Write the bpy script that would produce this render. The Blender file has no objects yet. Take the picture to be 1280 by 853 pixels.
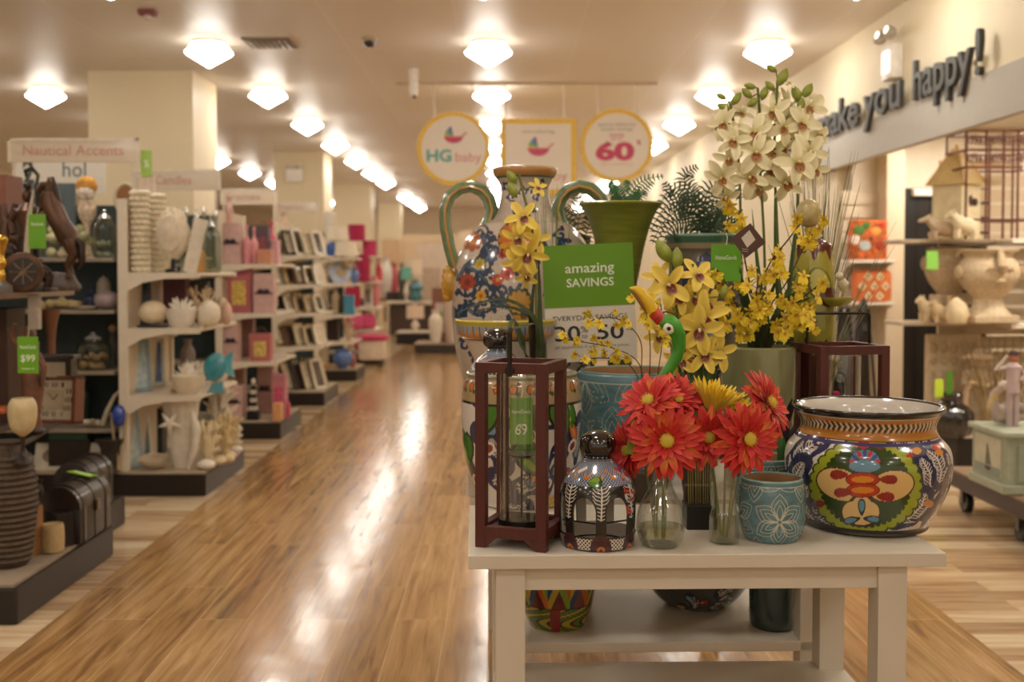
import bpy, bmesh, math, random
import numpy as np
from mathutils import Vector, Matrix, Euler
PI = math.pi
R = random.Random(7)
sc = bpy.context.scene
C = sc.collection
# ------------------------------------------------------------------ camera
F, CAMZ, PITCH = 1382.0, 1.45, math.radians(1.8)
CXV, HZ = 629.0, 337.0
CY = HZ + F*math.tan(PITCH)
def W(px, py, Y):
    """point at depth Y seen at photo pixel (px, py)"""
    u, v = (px-CXV)/F, (CY-py)/F
    dy, dz = math.cos(PITCH)+v*math.sin(PITCH), -math.sin(PITCH)+v*math.cos(PITCH)
    t = Y/dy
    return Vector((u*t, Y, CAMZ+dz*t))
def G(px, py, z=0.0):
    """point on the level z seen at pixel (px, py)"""
    u, v = (px-CXV)/F, (CY-py)/F
    dy, dz = math.cos(PITCH)+v*math.sin(PITCH), -math.sin(PITCH)+v*math.cos(PITCH)
    t = (z-CAMZ)/dz
    return Vector((u*t, dy*t, z))
cam_d = bpy.data.cameras.new('camera'); cam = bpy.data.objects.new('camera', cam_d); C.objects.link(cam)
cam.location = (0, 0, CAMZ); cam.rotation_euler = (PI/2-PITCH, 0, 0)
cam_d.sensor_width = 36; cam_d.lens = F/1280*36
cam_d.shift_x = (640-CXV)/1280; cam_d.shift_y = -(426.5-CY)/1280
cam_d.dof.use_dof = True; cam_d.dof.focus_distance = 2.62; cam_d.dof.aperture_fstop = 3.1
cam_d.clip_start = .05
sc.camera = cam
sc.view_settings.view_transform = 'Standard'; sc.view_settings.look = 'None'
sc.view_settings.gamma = 1; sc.view_settings.use_curve_mapping = False
sc.view_settings.exposure = 0.0
sc.cycles.use_denoising = True
sc.cycles.max_bounces = 10; sc.cycles.transparent_max_bounces = 16
sc.cycles.sample_clamp_indirect = 6
# ------------------------------------------------------------------ colours and materials
def lin(c):
    if isinstance(c, str):
        c = c.lstrip('#'); c = tuple(int(c[i:i+2], 16)/255 for i in (0, 2, 4))
    return tuple(x/12.92 if x <= .04045 else ((x+.055)/1.055)**2.4 for x in c)
MATS = {}
def mat(color, rough=.5, metal=0, coat=0, var=.12, scale=18, bump=0, spec=.5, sheen=0, trans=0, alpha=1, emit=0, name=None, vcol=False, stretch=None):
    key = (color, rough, metal, coat, var, scale, bump, spec, sheen, trans, alpha, emit, vcol, stretch)
    if key in MATS: return MATS[key]
    m = bpy.data.materials.new(name or 'surface'); m.use_nodes = True
    N, L = m.node_tree.nodes, m.node_tree.links; b = N['Principled BSDF']
    b.inputs['Roughness'].default_value = rough; b.inputs['Metallic'].default_value = metal
    b.inputs['Coat Weight'].default_value = coat; b.inputs['Coat Roughness'].default_value = .06
    b.inputs['Specular IOR Level'].default_value = spec
    b.inputs['Transmission Weight'].default_value = trans; b.inputs['Alpha'].default_value = alpha
    if sheen: b.inputs['Sheen Weight'].default_value = sheen
    tc = N.new('ShaderNodeTexCoord'); vec = tc.outputs['Object']
    if stretch:
        mp = N.new('ShaderNodeMapping'); mp.inputs['Scale'].default_value = stretch
        L.new(vec, mp.inputs['Vector']); vec = mp.outputs['Vector']
    nz = N.new('ShaderNodeTexNoise'); nz.inputs['Scale'].default_value = scale; nz.inputs['Detail'].default_value = 4
    L.new(vec, nz.inputs['Vector'])
    if vcol:
        a = N.new('ShaderNodeVertexColor'); a.layer_name = 'Col'
        mx = N.new('ShaderNodeMix'); mx.data_type = 'RGBA'; mx.blend_type = 'MULTIPLY'; mx.inputs[0].default_value = 1
        rp = N.new('ShaderNodeMapRange'); rp.inputs['To Min'].default_value = 1-var; rp.inputs['To Max'].default_value = 1+var*.4
        L.new(nz.outputs['Fac'], rp.inputs['Value']); L.new(a.outputs['Color'], mx.inputs[6]); L.new(rp.outputs[0], mx.inputs[7])
        L.new(mx.outputs[2], b.inputs['Base Color'])
    else:
        c = lin(color); rp = N.new('ShaderNodeValToRGB')
        rp.color_ramp.elements[0].position = .3; rp.color_ramp.elements[1].position = .7
        rp.color_ramp.elements[0].color = tuple(x*(1-var) for x in c)+(1,)
        rp.color_ramp.elements[1].color = tuple(min(1, x*(1+var*.6)) for x in c)+(1,)
        L.new(nz.outputs['Fac'], rp.inputs['Fac']); L.new(rp.outputs['Color'], b.inputs['Base Color'])
        if emit:
            b.inputs['Emission Color'].default_value = c+(1,); b.inputs['Emission Strength'].default_value = emit
    if bump:
        bp = N.new('ShaderNodeBump'); bp.inputs['Strength'].default_value = bump; bp.inputs['Distance'].default_value = .004
        L.new(nz.outputs['Fac'], bp.inputs['Height']); L.new(bp.outputs['Normal'], b.inputs['Normal'])
    MATS[key] = m
    return m
def glass(color='#f2f5ef', rough=.02, ior=1.45):
    key = ('glass', color, rough)
    if key in MATS: return MATS[key]
    m = bpy.data.materials.new('glass'); m.use_nodes = True; N, L = m.node_tree.nodes, m.node_tree.links
    N.remove(N['Principled BSDF']); out = N['Material Output']
    t = N.new('ShaderNodeBsdfTransparent'); g = N.new('ShaderNodeBsdfGlossy'); mx = N.new('ShaderNodeMixShader')
    t.inputs['Color'].default_value = lin(color)+(1,); g.inputs['Roughness'].default_value = rough
    lw = N.new('ShaderNodeLayerWeight'); lw.inputs['Blend'].default_value = .22
    mr = N.new('ShaderNodeMapRange'); mr.inputs['To Min'].default_value = .05; mr.inputs['To Max'].default_value = .75
    L.new(lw.outputs['Facing'], mr.inputs['Value']); L.new(mr.outputs[0], mx.inputs['Fac'])
    L.new(t.outputs[0], mx.inputs[1]); L.new(g.outputs[0], mx.inputs[2]); L.new(mx.outputs[0], out.inputs['Surface'])
    MATS[key] = m
    return m
# ------------------------------------------------------------------ mesh builder
class MB:
    def __init__(s): s.v = []; s.f = []; s.c = None
    def add(s, vs, fs):
        o = len(s.v); s.v += [tuple(v) for v in vs]; s.f += [tuple(i+o for i in f) for f in fs]; return s
    def box(s, c, d, rz=0, rot=None, bev=0):
        """box with optional chamfered edges"""
        x, y, z = d[0]/2, d[1]/2, d[2]/2
        if bev:
            b = min(bev, x*.9, y*.9, z*.9)
            bm = bmesh.new(); bmesh.ops.create_cube(bm, size=1)
            for v in bm.verts: v.co = Vector((v.co.x*d[0], v.co.y*d[1], v.co.z*d[2]))
            bmesh.ops.bevel(bm, geom=list(bm.edges), offset=b, segments=2, affect='EDGES', profile=.6)
            bm.verts.index_update(); vs = [v.co.copy() for v in bm.verts]; fs = [[v.index for v in f.verts] for f in bm.faces]; bm.free()
        else:
            vs = [Vector(p) for p in ((-x,-y,-z),(x,-y,-z),(x,y,-z),(-x,y,-z),(-x,-y,z),(x,-y,z),(x,y,z),(-x,y,z))]
            fs = [(0,3,2,1),(4,5,6,7),(0,1,5,4),(1,2,6,5),(2,3,7,6),(3,0,4,7)]
        M = rot.to_matrix() if rot else Matrix.Rotation(rz, 3, 'Z')
        return s.add([M @ v + Vector(c) for v in vs], fs)
    def lathe(s, prof, c=(0,0,0), n=32, sx=1, sy=1, wob=None, rot=None, close=True):
        vs = []; fs = []; M = rot.to_matrix() if rot else Matrix.Identity(3); c = Vector(c)
        for j, (r, z) in enumerate(prof):
            for i in range(n):
                a = 2*PI*i/n; rr = r*(wob(a, j/(len(prof)-1)) if wob else 1)
                vs.append(M @ Vector((rr*math.sin(a)*sx, -rr*math.cos(a)*sy, z))+c)
        for j in range(len(prof)-1):
            for i in range(n):
                k = (i+1) % n; fs.append((j*n+i, j*n+k, (j+1)*n+k, (j+1)*n+i))
        if close:
            if prof[0][0] > 1e-5: fs.append(tuple(range(n))[::-1])
            if prof[-1][0] > 1e-5: fs.append(tuple((len(prof)-1)*n+i for i in range(n)))
        return s.add(vs, fs)
    def ell(s, c, r, n=16, m=10, rot=None, wob=None):
        r = (r, r, r) if not hasattr(r, '__len__') else r
        prof = [(max(1e-4, math.sin(PI*j/m)), -math.cos(PI*j/m)) for j in range(m+1)]
        vs = []; fs = []; M = rot.to_matrix() if rot else Matrix.Identity(3)
        for j, (q, z) in enumerate(prof):
            for i in range(n):
                a = 2*PI*i/n; d = Vector((q*math.sin(a), -q*math.cos(a), z))
                if wob: d = d*wob(d)
                vs.append(M @ Vector((d.x*r[0], d.y*r[1], d.z*r[2]))+Vector(c))
        for j in range(m):
            for i in range(n):
                k = (i+1) % n; fs.append((j*n+i, j*n+k, (j+1)*n+k, (j+1)*n+i))
        return s.add(vs, fs)
    def tube(s, pts, r, n=8, flat=1.0, cap=True):
        pts = [Vector(p) for p in pts]; m = len(pts)
        rs = r if hasattr(r, '__len__') else [r]*m
        vs = []; up = None
        for i, p in enumerate(pts):
            t = (pts[min(i+1, m-1)]-pts[max(i-1, 0)]).normalized()
            if up is None: up = t.orthogonal().normalized()
            up = (up - t*up.dot(t)); up = up.normalized() if up.length > 1e-6 else t.orthogonal().normalized()
            w = t.cross(up)
            for k in range(n):
                a = 2*PI*k/n; vs.append(p+up*math.cos(a)*rs[i]+w*math.sin(a)*rs[i]*flat)
        fs = [(i*n+k, i*n+(k+1) % n, (i+1)*n+(k+1) % n, (i+1)*n+k) for i in range(m-1) for k in range(n)]
        if cap: fs += [tuple(range(n))[::-1], tuple((m-1)*n+k for k in range(n))]
        return s.add(vs, fs)
    def prism(s, poly, y0, y1, M=None):
        """outline in x,z given thickness along y"""
        n = len(poly); vs = [Vector((x, y0, z)) for x, z in poly]+[Vector((x, y1, z)) for x, z in poly]
        if M: vs = [M @ v for v in vs]
        fs = [tuple(range(n)), tuple(range(2*n-1, n-1, -1))]+[(i, i+n, (i+1) % n+n, (i+1) % n) for i in range(n)]
        return s.add(vs, fs)
    def blade(s, pts, ws, nrm=Vector((0,0,1)), fold=0.0, t=.0012):
        """leaf or petal: strip of three columns with thickness along a path"""
        pts = [Vector(p) for p in pts]; m = len(pts); vs = []
        for side in (1, -1):
            for i, p in enumerate(pts):
                tg = (pts[min(i+1, m-1)]-pts[max(i-1, 0)]).normalized()
                w = tg.cross(nrm); w = w.normalized() if w.length > 1e-6 else Vector((1,0,0))
                up = w.cross(tg).normalized()
                for k in (-1, 0, 1): vs.append(p+w*k*ws[i]+up*(abs(k)*fold*ws[i]+side*t/2))
        o = m*3; fs = []
        for i in range(m-1):
            for k in (0, 1):
                a = i*3+k; fs.append((a, a+1, a+4, a+3)); fs.append((o+a, o+a+3, o+a+4, o+a+1))
            for k in (0, 2):
                a = i*3+k; fs.append((a, a+3, o+a+3, o+a))
        return s.add(vs, fs)
    def mesh(s, name, m, smooth=True):
        me = bpy.data.meshes.new(name); me.from_pydata(s.v, [], s.f); me.update()
        if m: me.materials.append(m)
        if smooth:
            me.polygons.foreach_set('use_smooth', [True]*len(me.polygons))
            try: me.set_sharp_from_angle(angle=math.radians(38))
            except Exception: pass
        if s.c is not None:
            at = me.color_attributes.new('Col', 'FLOAT_COLOR', 'POINT')
            at.data.foreach_set('color', np.array(s.c, dtype=np.float32).ravel())
        return me
    def build(s, name, m, parent=None, loc=None, smooth=True, fix=True):
        me = s.mesh(name, m, smooth)
        if fix:
            bm = bmesh.new(); bm.from_mesh(me); bmesh.ops.recalc_face_normals(bm, faces=bm.faces); bm.to_mesh(me); bm.free()
        o = bpy.data.objects.new(name, me); C.objects.link(o)
        if parent: o.parent = parent
        if loc is not None: o.location = loc
        return o
def thing(name, label, cat, loc=(0,0,0), rz=0, group=None):
    o = bpy.data.objects.new(name, None); C.objects.link(o); o.empty_display_size = .05
    o.location = loc; o.rotation_euler = (0, 0, rz); o['label'] = label; o['category'] = cat
    if group: o['group'] = group
    return o
def tag(o, label, cat, group=None, kind=None):
    o['label'] = label; o['category'] = cat
    if group: o['group'] = group
    if kind: o['kind'] = kind
    return o
def struct(o):
    o['kind'] = 'structure'; return o
def dup(root, loc=None, rot=None, label=None, group=None, scale=None):
    r = root.copy(); C.objects.link(r)
    if loc is not None: r.location = loc
    if rot is not None: r.rotation_euler = rot
    if scale is not None: r.scale = scale
    if label: r['label'] = label
    if group: r['group'] = group
    for ch in list(root.children):
        c = ch.copy(); C.objects.link(c); c.parent = r
        for g in list(ch.children):
            d = g.copy(); C.objects.link(d); d.parent = c
    return r
TXT = {}
def text(s, parent, cx, cz, w, h, m, y=0, ext=.0006, bold=0, name='lettering', keep=False):
    """lettering facing -y, fitted in w x h around (cx, cz)"""
    key = (s, ext, bold)
    if key not in TXT:
        cu = bpy.data.curves.new('t', 'FONT'); cu.body = s; cu.size = 1; cu.offset = bold; cu.resolution_u = 3
        o = bpy.data.objects.new('t', cu); C.objects.link(o)
        bpy.context.view_layer.update()
        me = bpy.data.meshes.new_from_object(o.evaluated_get(bpy.context.evaluated_depsgraph_get()))
        vs = [tuple(v.co) for v in me.vertices]; fs = [tuple(p.vertices) for p in me.polygons]
        bpy.data.objects.remove(o); bpy.data.curves.remove(cu); bpy.data.meshes.remove(me)
        TXT[key] = (vs, fs)
    vs, fs = TXT[key]
    x0, x1 = min(v[0] for v in vs), max(v[0] for v in vs); z0, z1 = min(v[1] for v in vs), max(v[1] for v in vs)
    kx = w/(x1-x0); kz = h/(z1-z0) if h else kx
    if keep: kx = kz = min(kx, kz)
    mb = MB(); P = [((v[0]-(x0+x1)/2)*kx+cx, (v[1]-(z0+z1)/2)*kz+cz) for v in vs]; n = len(P)
    cnt = {}
    for f in fs:
        for i in range(len(f)):
            e = (f[i], f[(i+1) % len(f)]); cnt[tuple(sorted(e))] = cnt.get(tuple(sorted(e)), [])+[e]
    fr = [tuple(f) for f in fs]; bk = [tuple(i+n for i in reversed(f)) for f in fs]
    sd = [(b, a, a+n, b+n) for es in cnt.values() if len(es) == 1 for a, b in es]
    mb.add([(x, y-ext, z) for x, z in P]+[(x, y, z) for x, z in P], fr+bk+sd)
    return mb.build(name, m, parent, smooth=False)
def prof(px, Y, pts, z0):
    """silhouette in photo pixels (half width, row) to radius, height above z0"""
    k = Y/F
    return [(hw*k, W(px, py, Y).z-z0) for hw, py in pts]
def resample(pr, n, smooth=True):
    P = np.array(pr, float)
    if smooth and len(P) > 3:
        t = np.r_[0, np.cumsum(np.hypot(*np.diff(P, axis=0).T))]; out = []
        for k in range(len(P)-1):
            p0, p1, p2, p3 = P[max(k-1, 0)], P[k], P[k+1], P[min(k+2, len(P)-1)]
            for u in np.linspace(0, 1, 9)[:-1]:
                out.append(.5*((2*p1)+(-p0+p2)*u+(2*p0-5*p1+4*p2-p3)*u*u+(-p0+3*p1-3*p2+p3)*u**3))
        out.append(P[-1]); P = np.array(out)
    P[:, 0] = np.maximum(P[:, 0], .0005)
    t = np.r_[0, np.cumsum(np.hypot(*np.diff(P, axis=0).T))]; q = np.linspace(0, t[-1], n)
    return [(float(np.interp(s, t, P[:, 0])), float(np.interp(s, t, P[:, 1]))) for s in q]
def sm(pr, n=28): return resample(pr, n)
# ------------------------------------------------------------------ glazed and painted ware
class Paint:
    """colour of a turned vessel's glaze, vertex by vertex; X,Z = front elevation in units of the photo's rows and columns"""
    def __init__(s, pr, nx, ny, loc, bg):
        s.P = np.array(resample(pr, ny)); s.nx, s.ny = nx, ny
        th = np.linspace(0, 2*PI, nx, endpoint=False); th = th-.5*np.sin(th)   # finer spacing on the front
        s.th = np.tile(((th+PI) % (2*PI))-PI, (ny, 1)); s.r = np.repeat(s.P[:, 0:1], nx, 1); z = np.repeat(s.P[:, 1:2], nx, 1)
        s.z = z; wx, wy, wz = loc[0]+s.r*np.sin(s.th), loc[1]-s.r*np.cos(s.th), loc[2]+z-CAMZ
        fw = wy*math.cos(PITCH)-wz*math.sin(PITCH); s.X = CXV+F*wx/fw; s.Z = CY-F*(wz*math.cos(PITCH)+wy*math.sin(PITCH))/fw
        s.front = np.abs(s.th) < PI/2*1.02
        d = np.r_[0, np.cumsum(np.hypot(*np.diff(s.P, axis=0).T))]; s.S = np.repeat(d[:, None], nx, 1)
        s.col = np.ones((ny, nx, 4), np.float32); s.col[..., :3] = lin(bg)
        top = int(np.argmax(s.P[:, 1])); s.inner = np.repeat((np.arange(ny) > top)[:, None], nx, 1); s.top = top
        s.U = s.th*float(s.P[:top+1, 0].max())
    def put(s, m, c):
        if isinstance(c, str): c = lin(c)
        s.col[m, :3] = c
    def band(s, a, b, c): s.put((s.Z >= a) & (s.Z <= b) & ~s.inner, c)
    def E(s, cx, cy, a, b, rot, c, X=None, Z=None, msk=None):
        X = s.X if X is None else X; Z = s.Z if Z is None else Z
        dx, dz = X-cx, Z-cy; co, si = math.cos(rot), math.sin(rot)
        u, v = (dx*co+dz*si)/a, (-dx*si+dz*co)/b
        m = (u*u+v*v <= 1) & ~s.inner
        s.put(m & (s.front if msk is None else msk), c)
    def petal(s, x, y, L, w, ang, c, X=None, Z=None, msk=None, line=None):
        """teardrop from the point x,y"""
        X = s.X if X is None else X; Z = s.Z if Z is None else Z
        dx, dz = X-x, Z-y; co, si = math.cos(ang), math.sin(ang)
        u, v = (dx*co+dz*si)/L, np.abs(-dx*si+dz*co)/w
        f = np.where((u > 0) & (u < 1), np.sqrt(np.clip(u, 0, 1))*np.sqrt(np.clip(1-u, 0, 1))*2*(.55+.45*u), 0)
        m = (v < f) & ~s.inner & (s.front if msk is None else msk)
        if line: m = m & (v > f-line)
        s.put(m, c)
    def line(s, pts, w, c, X=None, Z=None, msk=None):
        X = s.X if X is None else X; Z = s.Z if Z is None else Z
        m = np.zeros(X.shape, bool)
        for (x0, y0), (x1, y1) in zip(pts[:-1], pts[1:]):
            L2 = (x1-x0)**2+(y1-y0)**2+1e-9; t = np.clip(((X-x0)*(x1-x0)+(Z-y0)*(y1-y0))/L2, 0, 1)
            m |= (X-x0-t*(x1-x0))**2+(Z-y0-t*(y1-y0))**2 < (w/2)**2
        s.put(m & ~s.inner & (s.front if msk is None else msk), c)
    def leafline(s, x, y, L, w, ang, lw, c, X=None, Z=None, msk=None):
        """outline of a pointed leaf"""
        X = s.X if X is None else X; Z = s.Z if Z is None else Z
        dx, dz = X-x, Z-y; co, si = math.cos(ang), math.sin(ang)
        u, v = (dx*co+dz*si), np.abs(-dx*si+dz*co)
        f = w*np.sin(PI*np.clip(u/L, 0, 1)); m = (u > 0) & (u < L) & (np.abs(v-f) < lw*np.sqrt(1+(w*PI/L*np.cos(PI*np.clip(u/L, 0, 1)))**2)/2)
        s.put(m & ~s.inner & (s.front if msk is None else msk), c)
    def plume(s, pts, w, c, bg, step=4, X=None, Z=None, lw=1.0, msk=None):
        """feather: white spine with curved barbs over a dark ground"""
        s.line(pts, w*1.9, bg, X, Z, msk)
        q = []
        for (x0, y0), (x1, y1) in zip(pts[:-1], pts[1:]):
            n = max(1, int(math.hypot(x1-x0, y1-y0)/step))
            q += [(x0+(x1-x0)*i/n, y0+(y1-y0)*i/n, math.atan2(y1-y0, x1-x0)) for i in range(n)]
        for i, (x, y, a) in enumerate(q):
            e = math.sin(PI*(.15+.8*i/len(q)))
            for sd in (-1, 1):
                b = a+sd*.95; x1, y1 = x+math.cos(b)*w*.6*e, y+math.sin(b)*w*.6*e
                b2 = a+sd*.35; s.line([(x, y), (x1, y1), (x1+math.cos(b2)*w*.5*e, y1+math.sin(b2)*w*.5*e)], lw, c, X, Z, msk)
        s.line(pts, lw*1.6, c, X, Z, msk)
    def build(s, name, parent, rough=.18, coat=.6, cut=None):
        nx, ny = s.nx, s.ny; th = np.linspace(0, 2*PI, nx, endpoint=False); th = th-.5*np.sin(th)
        r, z = s.P[:, 0:1], s.P[:, 1:2]
        V = np.stack([r*np.sin(th), -r*np.cos(th), np.repeat(z, nx, 1)], -1).reshape(-1, 3)
        j, i = np.meshgrid(np.arange(ny-1), np.arange(nx), indexing='ij'); k = (i+1) % nx
        Fc = np.stack([j*nx+i, j*nx+k, (j+1)*nx+k, (j+1)*nx+i], -1)
        if cut is not None:
            keep = ~(cut[:-1] & cut[1:] & np.roll(cut[:-1], -1, 1) & np.roll(cut[1:], -1, 1)); Fc = Fc[keep]
        Fc = Fc.reshape(-1, 4)
        me = bpy.data.meshes.new(name); me.from_pydata(V.tolist(), [], Fc.tolist()); me.update()
        me.materials.append(mat('vcol', rough=rough, coat=coat, var=.06, scale=60, vcol=True))
        me.polygons.foreach_set('use_smooth', [True]*len(me.polygons))
        at = me.color_attributes.new('Col', 'FLOAT_COLOR', 'POINT'); at.data.foreach_set('color', s.col.reshape(-1))
        o = bpy.data.objects.new(name, me); C.objects.link(o)
        if parent: o.parent = parent
        return o
# ================================================================== the room
CEIL = 3.45; LXR = 3.0
def planks(name, along_x, c1, c2, c3, W_, Ln, rough, streak=1.0):
    """nodes for one laid plank field; returns colour socket builder"""
    pass
def floor_material():
    m = bpy.data.materials.new('wood_floor'); m.use_nodes = True; N, L = m.node_tree.nodes, m.node_tree.links; b = N['Principled BSDF']
    tc = N.new('ShaderNodeTexCoord'); sep = N.new('ShaderNodeSeparateXYZ'); L.new(tc.outputs['Object'], sep.inputs[0])
    def math_(op, a, bb=None):
        n = N.new('ShaderNodeMath'); n.operation = op
        for i, q in enumerate((a, bb)):
            if q is None: continue
            if isinstance(q, (int, float)): n.inputs[i].default_value = q
            else: L.new(q, n.inputs[i])
        return n.outputs[0]
    def field(u, v, wid, ln, ramp, gs, seam):
        cb = N.new('ShaderNodeCombineXYZ'); L.new(u, cb.inputs[0]); L.new(v, cb.inputs[1])
        br = N.new('ShaderNodeTexBrick'); br.inputs['Scale'].default_value = 1; br.inputs['Brick Width'].default_value = ln
        br.inputs['Row Height'].default_value = wid; br.inputs['Mortar Size'].default_value = .0018; br.inputs['Mortar Smooth'].default_value = .3
        br.inputs['Color1'].default_value = (0,0,0,1); br.inputs['Color2'].default_value = (1,1,1,1); br.inputs['Mortar'].default_value = (.5,.5,.5,1)
        br.offset = .37; L.new(cb.outputs[0], br.inputs['Vector'])
        cs = N.new('ShaderNodeCombineXYZ'); L.new(math_('MULTIPLY', u, gs[0]), cs.inputs[0]); L.new(math_('MULTIPLY', v, gs[1]), cs.inputs[1])
        sx = N.new('ShaderNodeSeparateColor'); L.new(br.outputs['Color'], sx.inputs[0]); L.new(math_('MULTIPLY', sx.outputs[0], 9.0), cs.inputs[2])
        nz = N.new('ShaderNodeTexNoise'); nz.inputs['Scale'].default_value = 1; nz.inputs['Detail'].default_value = 6; nz.inputs['Roughness'].default_value = .62
        nz.inputs['Distortion'].default_value = .7; L.new(cs.outputs[0], nz.inputs['Vector'])
        f = math_('ADD', math_('MULTIPLY', nz.outputs['Fac'], .78), math_('MULTIPLY', sx.outputs[0], seam))
        rp = N.new('ShaderNodeValToRGB'); cr = rp.color_ramp
        cr.elements[0].position, cr.elements[0].color = ramp[0][0], lin(ramp[0][1])+(1,)
        cr.elements[1].position, cr.elements[1].color = ramp[-1][0], lin(ramp[-1][1])+(1,)
        for p, c in ramp[1:-1]:
            e = cr.elements.new(p); e.color = lin(c)+(1,)
        L.new(f, rp.inputs[0])
        mm = N.new('ShaderNodeMix'); mm.data_type = 'RGBA'; L.new(br.outputs['Fac'], mm.inputs[0]); L.new(rp.outputs[0], mm.inputs[6])
        mm.inputs[7].default_value = lin('#d9b884')+(1,)
        return mm.outputs[2], br.outputs['Fac'], nz.outputs['Fac']
    X, Y = sep.outputs[0], sep.outputs[1]
    cA, mA, nA = field(Y, math_('ADD', X, .03), .205, 1.25, [(.26, '#6a4a2d'), (.40, '#9c7749'), (.55, '#bb9463'), (.74, '#d8ba8c')], (1.5, 24), .10)
    cB, mB, nB = field(X, Y, .15, 1.1, [(.24, '#775a44'), (.42, '#a98865'), (.58, '#c4a680'), (.80, '#dcc8a6')], (1.8, 20), .36)
    inside = math_('MULTIPLY', math_('GREATER_THAN', X, -1.86), math_('LESS_THAN', X, 1.86))
    mx = N.new('ShaderNodeMix'); mx.data_type = 'RGBA'; L.new(inside, mx.inputs[0]); L.new(cB, mx.inputs[6]); L.new(cA, mx.inputs[7])
    L.new(mx.outputs[2], b.inputs['Base Color'])
    b.inputs['Roughness'].default_value = .30
    r = N.new('ShaderNodeMapRange'); r.inputs['To Min'].default_value = .21; r.inputs['To Max'].default_value = .09
    L.new(nA, r.inputs['Value']); L.new(r.outputs[0], b.inputs['Roughness'])
    b.inputs['Specular IOR Level'].default_value = .36
    # gentle unevenness of the boards
    nn = N.new('ShaderNodeTexNoise'); nn.inputs['Scale'].default_value = 5.5; nn.inputs['Detail'].default_value = 2; L.new(tc.outputs['Object'], nn.inputs['Vector'])
    sub = math_('SUBTRACT', nn.outputs['Fac'], math_('MULTIPLY', mA, .6))
    bp = N.new('ShaderNodeBump'); bp.inputs['Strength'].default_value = .5; bp.inputs['Distance'].default_value = .0035
    L.new(sub, bp.inputs['Height']); L.new(bp.outputs[0], b.inputs['Normal'])
    return m
def ceiling_material():
    m = bpy.data.materials.new('painted_ceiling'); m.use_nodes = True; N, L = m.node_tree.nodes, m.node_tree.links; b = N['Principled BSDF']
    tc = N.new('ShaderNodeTexCoord'); mp = N.new('ShaderNodeMapping'); mp.inputs['Rotation'].default_value = (0, 0, PI/2); mp.inputs['Location'].default_value = (.3, .38, 0)
    L.new(tc.outputs['Object'], mp.inputs[0])
    br = N.new('ShaderNodeTexBrick'); br.offset = 0; br.inputs['Scale'].default_value = 1; br.inputs['Brick Width'].default_value = 2.44
    br.inputs['Row Height'].default_value = 1.02; br.inputs['Mortar Size'].default_value = .006; br.inputs['Mortar Smooth'].default_value = .8
    br.inputs['Color1'].default_value = lin('#efe8df')+(1,); br.inputs['Color2'].default_value = lin('#ebe3d9')+(1,); br.inputs['Mortar'].default_value = lin('#f8f4ee')+(1,)
    L.new(mp.outputs[0], br.inputs[0]); L.new(br.outputs[0], b.inputs['Base Color']); b.inputs['Roughness'].default_value = .45
    return m
def slab(name, c, d, m, bev=0):
    return struct(MB().box((0,0,0), d, bev=bev).build(name, m, None, c, smooth=False))
slab('floor', (0, 15, -.05), (24, 48, .1), floor_material())
slab('ceiling', (0, 15, CEIL+.05), (24, 48, .1), ceiling_material())
cream = mat('#e9dcbc', rough=.6, var=.03, scale=3)
tanw = mat('#d9c6a4', rough=.6, var=.03, scale=3)
slab('wall_back', (0, 37.1, CEIL/2), (24, .2, CEIL), mat('#d8c2a2', rough=.6, var=.05, scale=2))
slab('wall_left', (-10.1, 15, CEIL/2), (.2, 48, CEIL), tanw)
# right hand wall: full height beyond the alcove, header over the alcove opening
slab('wall_right', (LXR+.1, 23.5, CEIL/2), (.2, 27, CEIL), cream)
slab('wall_header', (LXR+.1, 3.0, (CEIL+2.42)/2), (.2, 14, CEIL-2.42), cream)
slab('trim_fascia', (LXR-.03, 3.5, 2.5), (.06, 15.0, .30), mat('#b5b0a4', rough=.5, var=.02))
slab('wall_alcove', (5.6, 9.93, 1.5), (5.0, .14, 3.0), mat('#e2d6c0', rough=.6, var=.03))
slab('wall_alcove', (8.0, 3.5, 1.5), (.14, 13, 3.0), mat('#e2d6c0', rough=.6, var=.03))
slab('ceiling_alcove', (5.55, 3.45, 2.75), (4.8, 12.8, .08), mat('#f1ebdf', rough=.6, var=.02))
# slatted wall panel between shelf standards on the far alcove wall
def slatwall(x0, x1, z0, z1, y):
    mb = MB(); z = z0
    while z < z1-.02:
        mb.box(((x0+x1)/2, y, z+.056), (x1-x0, .02, .1), bev=.004); z += .12
    mb.box(((x0+x1)/2, y+.016, (z0+z1)/2), (x1-x0, .012, z1-z0))
    return struct(mb.build('wall_slat_panel', mat('#d9cbb0', rough=.55, var=.03), None, smooth=False))
slatwall(3.0, 3.33, .1, 2.15, 9.82)
slab('trim_pillar', (3.405, 9.74, 1.375), (.16, .26, 2.75), mat('#e6d4b6', rough=.5, var=.03), bev=.01)
# dark doorway in the alcove wall
d1 = slab('door_1', (3.93, 9.845, 1.085), (.74, .03, 2.17), mat('#15110f', rough=.5, var=.2))
struct(MB().box((0,0,0), (.36, .07, .06), bev=.01).build('trim_door_closer', mat('#f4efe6', rough=.4), None, (3.80, 9.80, 2.13), smooth=False))
for xx in (3.67, 3.79, 3.91, 4.03, 4.15):
    MB().box((0,0,0), (.02, .012, 2.1)).build('panel_groove', mat('#0c0908', rough=.6), d1, (xx-3.93, -.018, 0), smooth=False)
# structural pillars of the store, square, painted
for i, (px0, px1, Yf, dp) in enumerate([(113, 243, 11.2, .92), (343, 405, 18.9, .9), (418, 463, 26.0, 1.0), (473, 500, 33.0, .9)]):
    a, b = (px0-CXV)/F*Yf, (px1-CXV)/F*Yf
    slab('pillar', ((a+b)/2, Yf+dp/2, CEIL/2), (b-a, dp, CEIL), mat('#e0cfab', rough=.5, var=.03, scale=2))
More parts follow.
